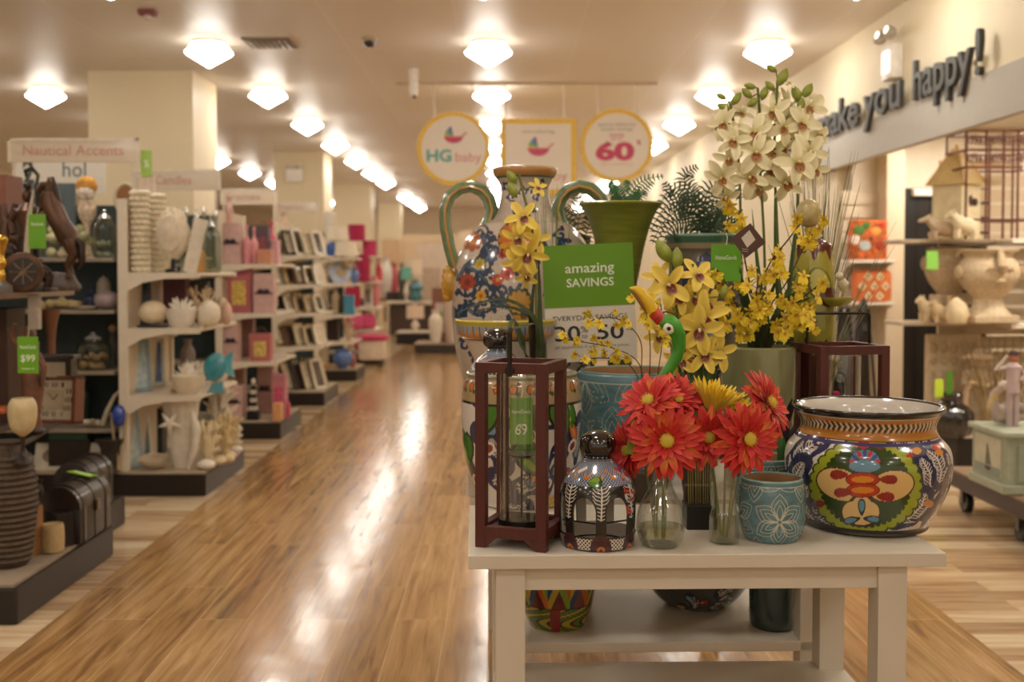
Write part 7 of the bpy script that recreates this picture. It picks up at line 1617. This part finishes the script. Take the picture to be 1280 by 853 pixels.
gerbera(833, 551, 2.47, (-.05,-1,.12), gm1, .2, fb+Vector((.004,0,0)), 'red-orange gerbera facing straight forward above the glass flask')
gerbera(812, 503, 2.52, (-.5,-.62,.62), gm2, 1.1, fb+Vector((-.008,.005,0)), 'coral gerbera tilted up to the left, highest of the left-hand bunch')
gerbera(786, 563, 2.58, (-.8,-.5,.0), gm3, .4, fb+Vector((-.01,-.004,0)), 'partly hidden dark red gerbera at the far left with a green tag', .8)
gerbera(846, 500, 2.60, (.25,-.75,.6), gm3, 2.2, fb+Vector((.01,.006,0)), 'red gerbera behind and above the forward-facing one', .85)
gerbera(886, 547, 2.53, (-.1,-1,.1), gm3, 1.7, bb+Vector((-.006,0,0)), 'deep red gerbera in the middle, just above the slender glass bottle', .88)
gerbera(935, 549, 2.50, (.28,-1,.1), gm2, .9, bb+Vector((.006,0,0)), 'red gerbera with yellow petal tips, facing forward right of the bottle', 1.04)
gerbera(960, 505, 2.58, (.72,-.55,.42), gm1, 2.9, bb+Vector((.008,.006,0)), 'coral gerbera leaning right, highest of the right-hand bunch', .98)
gerbera(889, 516, 2.60, (.30,-.12,.93), gy1, .3, bb+Vector((-.008,.006,0)), 'single yellow gerbera seen from the side between the red ones', .9)
gerbera(912, 524, 2.67, (.1,-.3,.8), gy1, 1.3, bb+Vector((0,.008,0)), 'small yellow gerbera peeking out behind the red ones', .7)
t = thing('price_tag', 'small folded olive green tag on the leftmost red gerbera', 'tag', W(789, 557, 2.50), .5); MB().box((0,0,0), (.022,.0015,.04), rot=Euler((0, .35, 0))).build('card', mat('#7f9a3a', rough=.5), t, smooth=False); MB().tube([(0,0,.018),(-.004,.0,.03)], .0008, 4).build('string', mat('#cfc8b8'), t)
# stems' water-clouded leaves inside the glasses come from the gerberas themselves
# ---- cymbidium bloom ------------------------------------------------------------
def cymbidium(seed, r, a, b, lipc, edge):
    rn_ = random.Random(seed); mb = MB(); cols = []
    for k, ang in enumerate((90, 162, 18, 234, 306)):
        petal_strip(mb, cols, math.radians(ang)+rn_.uniform(-.16, .16), r*.08, r*.98*rn_.uniform(.85, 1.05), r*(.265 if k not in (1, 2) else .23)*rn_.uniform(.85, 1.1), r*rn_.uniform(.15, .5), r*rn_.uniform(.15, .45), b, a, a, tipw=.5, fold=.34, z=0 if k % 2 else .001, jit=.3, rnd=rn_, mid=.25)
    pm = vcmesh(mb, cols)
    lb = MB(); lc = []
    n0 = 0
    for (ang, w, L) in ((-90, .20, .42), (-60, .13, .28), (-120, .13, .28)):
        petal_strip(lb, lc, math.radians(ang), r*.05, r*L, r*w, r*.42, r*.30, lipc, lipc, edge, tipw=.7, fold=.5, z=.002, rnd=rn_, mid=.6)
    v0 = len(lb.v); lb.tube([(0, r*.02, r*.05), (0, r*.02, r*.24), (0, -r*.06, r*.36)], [r*.06, r*.07, r*.05], 8); lc += [edge]*(len(lb.v)-v0)
    return pm, vcmesh(lb, lc, 'lip')
def inst(name, me, parent, loc, d=None, roll=0, s=1):
    o = bpy.data.objects.new(name, me); C.objects.link(o); o.parent = parent; o.location = loc
    if d is not None: aim(o, d, roll)
    o.scale = (s,)*3; return o
cw = [cymbidium(i, .060, '#f2e8ba', '#cfc67a', '#a86a3a', '#d8c07c') for i in (1, 2, 3, 4, 5)]
cyel = [cymbidium(i+5, .064, '#eed054', '#c4b23c', '#7c3420', '#d8b090') for i in (1, 2, 3)]
bud_mb = MB().lathe(sm([(.001,-.024),(.010,-.012),(.013,0),(.010,.014),(.001,.026)], 14), n=12, sy=.85); budme = bud_mb.mesh('bud', mat('#8f9a3c', rough=.45, var=.25, scale=60))
def curve_pts(P, n=16):
    out = []; P = [Vector(p) for p in P]; Q = [P[0]]+P+[P[-1]]
    for i in range(len(P)-1):
        p0, p1, p2, p3 = Q[i], Q[i+1], Q[i+2], Q[i+3]
        for j in range(n): u = j/n; out.append(.5*((2*p1)+(p2-p0)*u+(2*p0-5*p1+4*p2-p3)*u*u+(-p0+3*p1-3*p2+p3)*u**3))
    return out+[P[-1]]
def small_pot(t, r=.05, h=.10, c='#4a3a2c'):
    MB().lathe(sm([(r*.7,0),(r*.95,h*.9),(r,h),(r*.9,h),(r*.8,h*.8),(.001,h*.78)], 14), n=24, close=False).build('pot', mat(c, rough=.6), t)
def orchid(name, label, Y, root_px, stems, meshes, scol, leaves=(), z0=ZT, strap='#3f5a24', pot=True, rn_=R):
    """stems: [(points as photo columns/rows + depth offset), [(px,py,dy,facing,size)...], [(px,py,dy,dir)...buds]]"""
    o = Vector(((root_px-CXV)/F*Y, Y, z0)); t = thing(name, label, 'plant', o)
    if pot: small_pot(t)
    sm_ = mat(scol, rough=.5, var=.2)
    for pts, blooms, buds in stems:
        P = [W(a, b, Y+c)-o for a, b, c in pts]; MB().tube(curve_pts(P, 5), [.0042]*(5*(len(P)-1)+1), 7).build('stem', sm_, t)
        samples = curve_pts(P, 12)
        for i, (a, b, c, d, s) in enumerate(blooms):
            p = W(a, b, Y+c)-o; m = meshes[i % len(meshes)]; d = Vector(d)
            near = min(samples, key=lambda q: (q-p).length+.6*max(0, q.z-p.z)); bl = inst('blossom', m[0], t, p, d, rn_.uniform(-.5, .5), s); inst('lip', m[1], bl, (0,0,0))
            MB().tube([near, (near+p)/2+Vector((0,0,.006)), p-d.normalized()*.004], .0022, 5).build('pedicel', sm_, t)
        for a, b, c, d, s in buds:
            p = W(a, b, Y+c)-o; near = min(samples, key=lambda q: (q-p).length); d = Vector(d).normalized(); inst('bud', budme, t, p, d, 0, s)
            MB().tube([near, p-d*.018*s], .0018, 5).build('pedicel', sm_, t)
    for pts, w in leaves:
        P = curve_pts([W(a, b, Y+c)-o for a, b, c in pts], 5); n = len(P)
        MB().blade(P, [w*math.sin(PI*(.06+.92*(1-i/(n-1))**.8*.62+.0)) if False else w*(min(1, .35+1.6*i/n) if i < n*.4 else max(.03, (1-(i/(n-1)))/.6)) for i in range(n)], nrm=Vector((0,-.5,1)), fold=.35, t=.0014).build('leaf', mat(strap, rough=.4, var=.25), t)
    return t
fz = lambda x, z=.1: (x, -1, z)
# cream cymbidiums, tallest plant
Yc_ = 3.42
orchid('cream_orchid', 'tall cream cymbidium orchid with many large blossoms and green buds, highest plant on the table', Yc_, 950, [
  ([(930,560,.0),(926,430,.0),(926,300,0),(923,200,0),(913,130,0)],
   [(905,155,-.01,(-.6,-.8,.1),1),(917,176,-.03,fz(-.2),.95),(898,158,.03,(-.9,-.4,.0),.8),(912,198,-.02,(-.4,-1,-.3),.85),(903,222,.0,(-.5,-.9,-.2),1.0),(908,246,.02,(-.3,-1,-.5),.85),(927,143,.03,(.2,-.7,.4),.7)],
   [(905,134,0,(-.8,0,.3),.95),(920,124,0,(.6,0,.8),1.0),(902,121,.0,(-.9,0,.4),.75)]),
  ([(955,560,.02),(957,430,.02),(955,300,.0),(950,210,0),(950,150,0),(947,110,0)],
   [(943,166,-.03,fz(-.15),1.0),(958,158,.02,(.2,-1,.2),.9),(945,192,-.04,fz(-.1),1.15),(966,190,.0,(.3,-1,0),1.0),(938,222,-.02,(-.3,-1,-.1),1.05),(962,213,.02,fz(.1),.85),(932,174,.03,(-.6,-.8,.1),.9),(950,236,-.0,fz(0,-.3),.8)],
   [(934,117,0,(-.5,0,.5),.9),(941,128,-.02,(-.6,-.3,-.4),1.0),(955,117,.0,(.3,0,.9),.95),(938,108,0,(-.9,0,.2),.8)]),
  ([(972,560,0),(975,430,0),(972,300,-.0),(968,200,0),(970,140,.0),(972,100,0)],
   [(966,140,.0,(-.1,-1,.2),1.1),(981,128,.02,(.6,-.8,.1),.8),(980,160,-.02,(.3,-1,0),1.0),(996,204,-.05,fz(.15),1.2),(982,228,-.02,fz(.0,-.3),1.0),(978,185,.02,fz(.1),.9),(986,105,.0,(.5,-.5,.7),.45)],
   [(978,97,0,(.45,0,.9),1.25),(965,86,0,(-.8,0,.5),.8),(963,108,.0,(-.5,0,.5),.85)]),
  ([(990,560,0),(994,430,0),(996,300,0),(998,220,0),(1004,165,.0),(1002,135,0)],
   [(1012,135,-.0,(.4,-1,.1),1.05),(1003,155,-.02,(.1,-1,.1),1.05),(1022,170,.0,(.7,-.8,.1),.95),(1012,190,-.03,(.3,-1,0),1.1),(1018,212,.0,(.5,-1,-.1),.9),(1006,122,.03,(.2,-.8,.4),.8),(989,150,.02,(-.2,-1,.1),.9)],
   [(996,118,0,(-.4,0,.8),1.2),(1009,114,0,(.5,0,.8),1.1),(1001,132,-.01,(.1,-.3,.9),1.0)])],
  [(m[0], m[1]) for m in cw], '#5a6a2c', leaves=[([(955,560,.02),(948,470,.0),(935,400,-.05),(925,330,-.1)], .016), ([(965,560,.0),(985,450,-.02),(988,350,0),(1000,240,.0)], .016), ([(960,560,0),(975,420,.0),(970,330,.0),(968,232,.0)], .014), ([(950,560,0),(965,460,0),(950,360,.0),(940,262,.02)], .015)])
# yellow cymbidiums in the middle
Yy = 3.06
orchid('yellow_orchid', 'yellow cymbidium orchid with dark red lips, blooming between the savings sign and the olive planter', Yy, 872, [
  ([(868,600,.0),(862,480,0),(850,420,.0),(843,360,0),(838,330,.0)],
   [(836,357,-.02,fz(-.1),1.0),(824,346,.02,(-.5,-.8,.3),.8),(850,372,.0,(.2,-1,.2),.8),(818,392,.0,(-.6,-.8,.1),.75),(842,398,.02,fz(0),.75),(824,420,.03,(-.3,-1,0),.7)],
   [(830,315,.0,(-.5,0,.8),1.5),(846,324,0,(.0,0,.9),1.3)]),
  ([(878,600,0),(878,480,.0),(876,420,0),(868,360,0),(866,330,.0)],
   [(871,345,-.01,(.1,-.8,.5),.85),(868,372,-.0,fz(.1),.9),(880,398,-.03,fz(-.05),1.1),(874,412,-.04,(-.1,-1,-.1),1.05),(886,380,.02,(.4,-1,.1),.8),(882,443,-.03,fz(-.1),.85),(898,440,-.02,(.4,-1,-.05),.85),(852,450,.0,(-.3,-1,-.1),.8)],
   [(905,365,.02,(.3,0,.9),.8)])],
  cyel, '#5a6a2c', leaves=[([(870,600,0),(880,520,.0),(892,470,0),(908,430,.0)], .016), ([(868,600,0),(858,520,.0),(850,460,0),(835,425,.0)], .015), ([(872,600,0),(866,520,0),(872,450,0),(869,385,.02)], .018), ([(870,600,0),(884,520,-.02),(884,470,-.02),(880,420,0)], .016)])
# ---- small yellow dancing orchids (oncidium) ---------------------------------
def oncidium(seed, r):
    rn_ = random.Random(seed); mb = MB(); cols = []
    for ang in (90, 160, 20, 215, 325): petal_strip(mb, cols, math.radians(ang)+rn_.uniform(-.15, .15), r*.05, r*.72, r*.15, r*.2, r*.2, '#b8901c', '#e2c01c', '#ead02a', tipw=.4, n=5, fold=.2, rnd=rn_, jit=.2)
    for ang in (-65, -90, -115): petal_strip(mb, cols, math.radians(ang), r*.05, r*1.0, r*.26, r*.16, r*.22, '#b0701c', '#ecc81c', '#f2dc30', tipw=.9, n=6, fold=.35, rnd=rn_, mid=.3)
    return vcmesh(mb, cols)
onc = [oncidium(i, .027) for i in range(4)]
def spray(t, o, Y, pts, n, spread, rn_, s=1.0, col='#4a3a22', seg=6, s0=.25, size=.0022, dz=0):
    P = curve_pts([W(a, b, Y+c)-o for a, b, c in pts], seg); MB().tube(P, [size]*len(P), 6).build('stem', mat(col, rough=.6, var=.2), t)
    for i in range(n):
        u = s0+(1-s0)*(i+rn_.random()*.8)/n; p = P[min(len(P)-1, int(u*(len(P)-1)))]
        q = p+Vector((rn_.uniform(-spread, spread), rn_.uniform(-spread, spread*.5), rn_.uniform(-spread, spread)))
        inst('blossom', onc[rn_.randrange(4)], t, q, (rn_.uniform(-.9, .9), -1, rn_.uniform(-.5, .7)), rn_.uniform(-.8, .8), s*rn_.uniform(.75, 1.15))
        MB().tube([p, (p+q)/2+Vector((0,0,.004)), q], .0010, 4).build('pedicel', mat(col, rough=.6, var=.2), t)
ro = random.Random(14); Yn = 3.22
o = Vector(((949-CXV)/F*Yn, Yn, W(949, 440, Yn).z)); t = thing('dancing_orchid', 'dense bunch of small bright yellow orchids filling the tall olive glazed planter', 'plant', o)
for pts in ([(950,440,0),(942,380,0),(930,320,-.03),(922,275,-.04),(928,262,-.05)], [(952,440,0),(925,390,-.02),(905,350,-.04),(893,335,-.05)], [(955,440,0),(950,370,-.05),(962,330,-.06),(985,300,-.08),(1000,280,-.08)],
            [(956,440,0),(975,400,-.05),(1000,375,-.08),(1020,360,-.1)], [(950,440,0),(940,400,-.08),(945,370,-.1),(948,345,-.1)], [(958,440,0),(985,410,-.08),(1005,400,-.1),(1022,402,-.12)], [(945,440,0),(920,410,-.05),(908,395,-.06),(905,378,-.06)],
            [(955,440,0),(960,390,-.1),(985,350,-.1),(1010,300,-.1),(1030,285,-.1)]):
    spray(t, o, Yn, pts, 11, .033, ro, 1.0)
for k in range(10):
    a = ro.uniform(-.5, .5); P = curve_pts([Vector((a*.05,0,0)), Vector((a*.12, ro.uniform(-.05,.05), .12)), Vector((a*.3, ro.uniform(-.1,.05), ro.uniform(.16,.30)))], 5)
    MB().blade(P, [.010*(1-(i/(len(P)-1))**2*.95) for i in range(len(P))], nrm=Vector((0,-1,.3)), fold=.3).build('leaf', mat('#3a4f20', rough=.45, var=.3), t)
# loose spray crossing the sign
Yq = 3.02; o = Vector(((806-CXV)/F*Yq, Yq, ZT)); t = thing('forsythia_spray', 'thin branching spray of tiny yellow flowers arching across the white half of the savings sign', 'plant', o); small_pot(t, .04, .08)
rq = random.Random(3)
for pts in ([(806,560,0),(802,470,-.0),(800,425,0),(775,400,-.0),(748,398,0),(735,405,0)], [(806,560,0),(804,480,0),(795,450,0),(765,435,-.0),(730,428,0),(700,424,0)], [(806,560,0),(803,490,0),(785,455,0),(755,448,-.0),(725,450,0)], [(806,560,0),(812,470,0),(812,420,-.02),(806,385,-.02),(798,370,0)], [(808,560,0),(822,470,0),(828,420,0.02),(826,380,.02)]):
    spray(t, o, Yq, pts, 9, .022, rq, .62, '#3f2f20', s0=.55, size=.0014)
# ---- blossom branch in front of the jug ---------------------------------------
Yl_ = 3.34
t = orchid('lily_branch', 'yellow lily-like blossoms with green buds on a stem in front of the jug', Yl_, 668, [
  ([(668,585,0),(671,470,0),(670,380,0),(668,300,0),(655,245,0),(648,215,0)],
   [(654,272,-.02,(-.2,-1,.3),.85),(648,298,-.0,(-.4,-1,.0),.85),(660,318,-.03,(.0,-1,-.2),.95),(670,300,.0,(.5,-1,.1),.75),(646,325,.0,(-.5,-1,-.2),.75),(658,345,-.01,(-.1,-1,-.4),.6),(672,235,.02,(.4,-.8,.5),.5)],
   [(640,222,0,(-.6,0,.8),1.0),(641,238,0,(-.5,0,.9),1.1)])],
  cyel, '#6a6a2c', strap='#35421c', leaves=[([(668,585,0),(676,440,0),(660,392,-.02),(620,375,-.05),(566,394,-.12)], .017), ([(668,585,0),(674,450,0),(664,400,.0),(630,384,-.02),(595,390,-.06)], .016), ([(668,585,0),(668,480,-.1),(655,440,-.18),(640,400,-.2),(632,455,-.25)], .016),
    ([(668,585,0),(674,500,0),(675,400,0),(672,300,.02)], .014), ([(668,585,0),(668,470,0),(664,400,0),(670,330,0)], .014)])
g = thing('reed_grass', 'thin green grass blades rising beside the jug neck above the savings sign', 'plant', Vector(((690-CXV)/F*3.66, 3.66, ZT))); small_pot(g, .04, .08, '#3b4a2c'); b = MB(); rg = random.Random(9)
for k in range(16):
    x1 = rg.uniform(668, 716)-690; P = curve_pts([Vector((x1*.0004,rg.uniform(-.02,.02),.05)), Vector((x1*.0012,0,.45)), Vector((x1*.003,rg.uniform(-.05,.05),rg.uniform(.68,.93)))], 5); b.blade(P, [.0045*(1-(i/(len(P)-1))*.9) for i in range(len(P))], nrm=Vector((0,1,.1)), fold=.3)
b.build('blades', mat('#66803a', rough=.5, var=.4), g)['kind'] = 'stuff'
# ---- ferns -----------------------------------------------------------------------
def frond(P, L, nl, w, mb):
    P = curve_pts(P, 10); n = len(P); mb.tube(P, [.0022*(1-.6*i/n) for i in range(n)], 5)
    for i in range(2, nl):
        u = i/nl; f = u*(n-1); j = min(n-2, int(f)); p = P[j].lerp(P[j+1], f-j); tg = (P[j+1]-P[j]).normalized(); ln = L*math.sin(PI*min(1, .16+.80*u))**.6*(1.05-u*.5)
        side = tg.cross(Vector((0, -1, .35))).normalized()
        for s in (-1, 1):
            d = (side*s+tg*.35).normalized(); q = [p, p+d*ln*.5+Vector((0,0,.002)), p+d*ln+Vector((0,0,-ln*.12))]; mb.blade(q, [w*.8, w, w*.15], nrm=(tg+Vector((0,-.6,.2))) if False else Vector((0,-1,.3)), t=.0006)
def fern(name, label, Y, ox, oz_py, fr, col, L=.06, nl=26, w=.0055, pot=None):
    z = W(ox, oz_py, Y).z; o = Vector(((ox-CXV)/F*Y, Y, z)); t = thing(name, label, 'plant', o)
    if pot: small_pot(t, *pot)
    for pts in fr:
        mb = MB(); frond([W(a, b, Y+c)-o for a, b, c in pts], L, nl, w, mb); mb.build('frond', mat(col, rough=.5, var=.35, scale=30), t)
    return t
fern('boston_fern', 'dark green fern with long arching fronds in the green-rimmed painted planter', 3.78, 882, 300, [
  [(882,300,0),(872,262,0),(862,240,.0),(838,238,.05),(822,262,.1)], [(882,300,0),(880,255,0),(892,232,.0),(915,232,0),(925,250,0)], [(882,300,0),(868,268,.0),(850,262,0),(828,280,.0),(815,305,0)], [(882,300,0),(890,268,-.03),(905,262,-.05),(925,275,-.08)],
  [(882,300,0),(870,250,.05),(855,222,.1),(872,208,.1)], [(880,300,0),(860,280,-.05),(838,285,-.08),(825,318,-.1)], [(884,300,0),(886,275,0),(875,250,-.02),(850,248,-.05)], [(884,300,0),(900,280,0),(918,285,0),(930,300,0)], [(880,300,0),(866,272,.1),(846,250,.12),(830,228,.14)], [(886,300,0),(892,250,.1),(905,235,.12),(900,215,.14)],
  [(882,300,0),(862,258,.02),(835,256,0),(812,290,0)], [(884,300,0),(898,272,-.08),(912,290,-.1),(914,310,-.12)]], '#24401f', .058, 19, .0032)
fern('table_fern', 'fern tuft showing above the olive trumpet vase rim', 3.75, 782, 262, [
  [(782,262,0),(775,245,0),(768,236,0),(760,232,0)], [(782,262,0),(790,240,0),(806,225,0),(830,220,0)], [(782,262,0),(796,248,.0),(803,238,0),(818,228,.04)], [(782,262,0),(780,240,.03),(785,226,.05)], [(780,262,0),(772,252,0),(766,246,0)], [(784,262,0),(792,250,-.04),(800,242,-.06)], [(780,262,0),(770,240,-.02),(762,228,-.03)]], '#3a6a35', .036, 15, .0026)
fern('jug_fern', 'dark fern fronds drooping between the jug and the olive trumpet vase', 4.0, 722, 330, [
  [(722,330,0),(715,290,0),(705,265,0),(700,262,0)], [(722,330,0),(722,285,0),(730,255,0),(742,248,0)], [(722,330,0),(712,280,0),(722,250,.0),(712,235,0)], [(722,330,0),(730,300,-.05),(738,275,-.08),(736,262,-.1)], [(722,330,0),(710,305,0),(700,292,0),(694,300,0)]], '#2b4526', .045, 16, .003, pot=(.05, .1))
# thing under the jug fern: pedestal so that its pot stands on the table
ob = W(722, 330, 4.0); t = thing('pot_pedestal', 'dark pedestal carrying the fern between the jug and the trumpet vase', 'pedestal', Vector((ob.x, ob.y, ZT))); h_ = ob.z-ZT; MB().box((0,0,h_/2), (.07,.07,h_), bev=.004).build('pedestal_post', mat('#3a3027', rough=.5), t, smooth=False); MB().box((0,0,h_-.005), (.12,.12,.012), bev=.003).build('pedestal_top', mat('#3a3027', rough=.5), t, smooth=False)
# tall ornamental grass at the right
g = thing('ornamental_grass', 'tall feathery grey-green grass behind the ceramic feeder', 'plant', Vector(((1022-CXV)/F*3.55, 3.55, ZT))); small_pot(g, .05, .1, '#3b3428'); rg = random.Random(5)
for part in range(3):
    b = MB()
    for k in range(26):
        x1 = rg.gauss(0, .055)+(.02 if part else -.01); h1 = rg.uniform(.62, 1.05) if abs(x1) < .09 else rg.uniform(.5, .85)
        P = curve_pts([Vector((x1*.1,rg.uniform(-.02,.02),.07)), Vector((x1*.5,rg.uniform(-.03,.03),h1*.55)), Vector((x1*1.6+rg.uniform(-.03,.03),rg.uniform(-.08,.08),h1))], 5); b.blade(P, [.0032*(1-(i/(len(P)-1))*.9) for i in range(len(P))], nrm=Vector((0,1,.1)), fold=.2)
    b.build('blades', mat(['#6f7348', '#8a8458', '#4f5a34'][part], rough=.6, var=.4), g)['kind'] = 'stuff'
# dark foliage and a broad leaf left of the big bowl
Yk2 = 2.86; o = Vector(((982-CXV)/F*Yk2, Yk2, ZT)); t = thing('dark_foliage', 'small plant with one bright green leaf and dark purple leaves, squeezed beside the big painted bowl', 'plant', o); small_pot(t, .028, .05, '#2c241c')
P = curve_pts([Vector((0,0,.04)), W(984,600,Yk2-.03)-o, W(979,565,Yk2-.03)-o, W(976,540,Yk2-.02)-o], 5); MB().blade(P, [.012,.016,.019,.021,.022,.022,.022,.021,.019,.017,.014,.011,.009,.007,.004,.001][:len(P)], nrm=Vector((0,1,.1)), fold=.25, t=.0015).build('green_leaf', mat('#2f6a1c', rough=.4, var=.3), t)
rd = random.Random(1)
for k in range(16):
    q = W(rd.uniform(972, 996), rd.uniform(498, 560), Yk2+rd.uniform(-.02, .05))-o; p = Vector((q.x*.4, q.y*.5, max(.06, q.z-.06))); MB().blade([p, p.lerp(q, .6), q], [.006,.010,.001], nrm=Vector((rd.uniform(-.5,.5),-1,.3)), fold=.2).build('purple_leaf', mat('#2c1c20', rough=.45, var=.4), t)
    if k < 4: MB().tube([Vector((0,0,.04)), p*.6+Vector((0,0,.03)), p], .0012, 5).build('stem', mat('#3a2a24'), t)
# small leaf tip near the far platform seen left of the jug is the white vase's own greenery
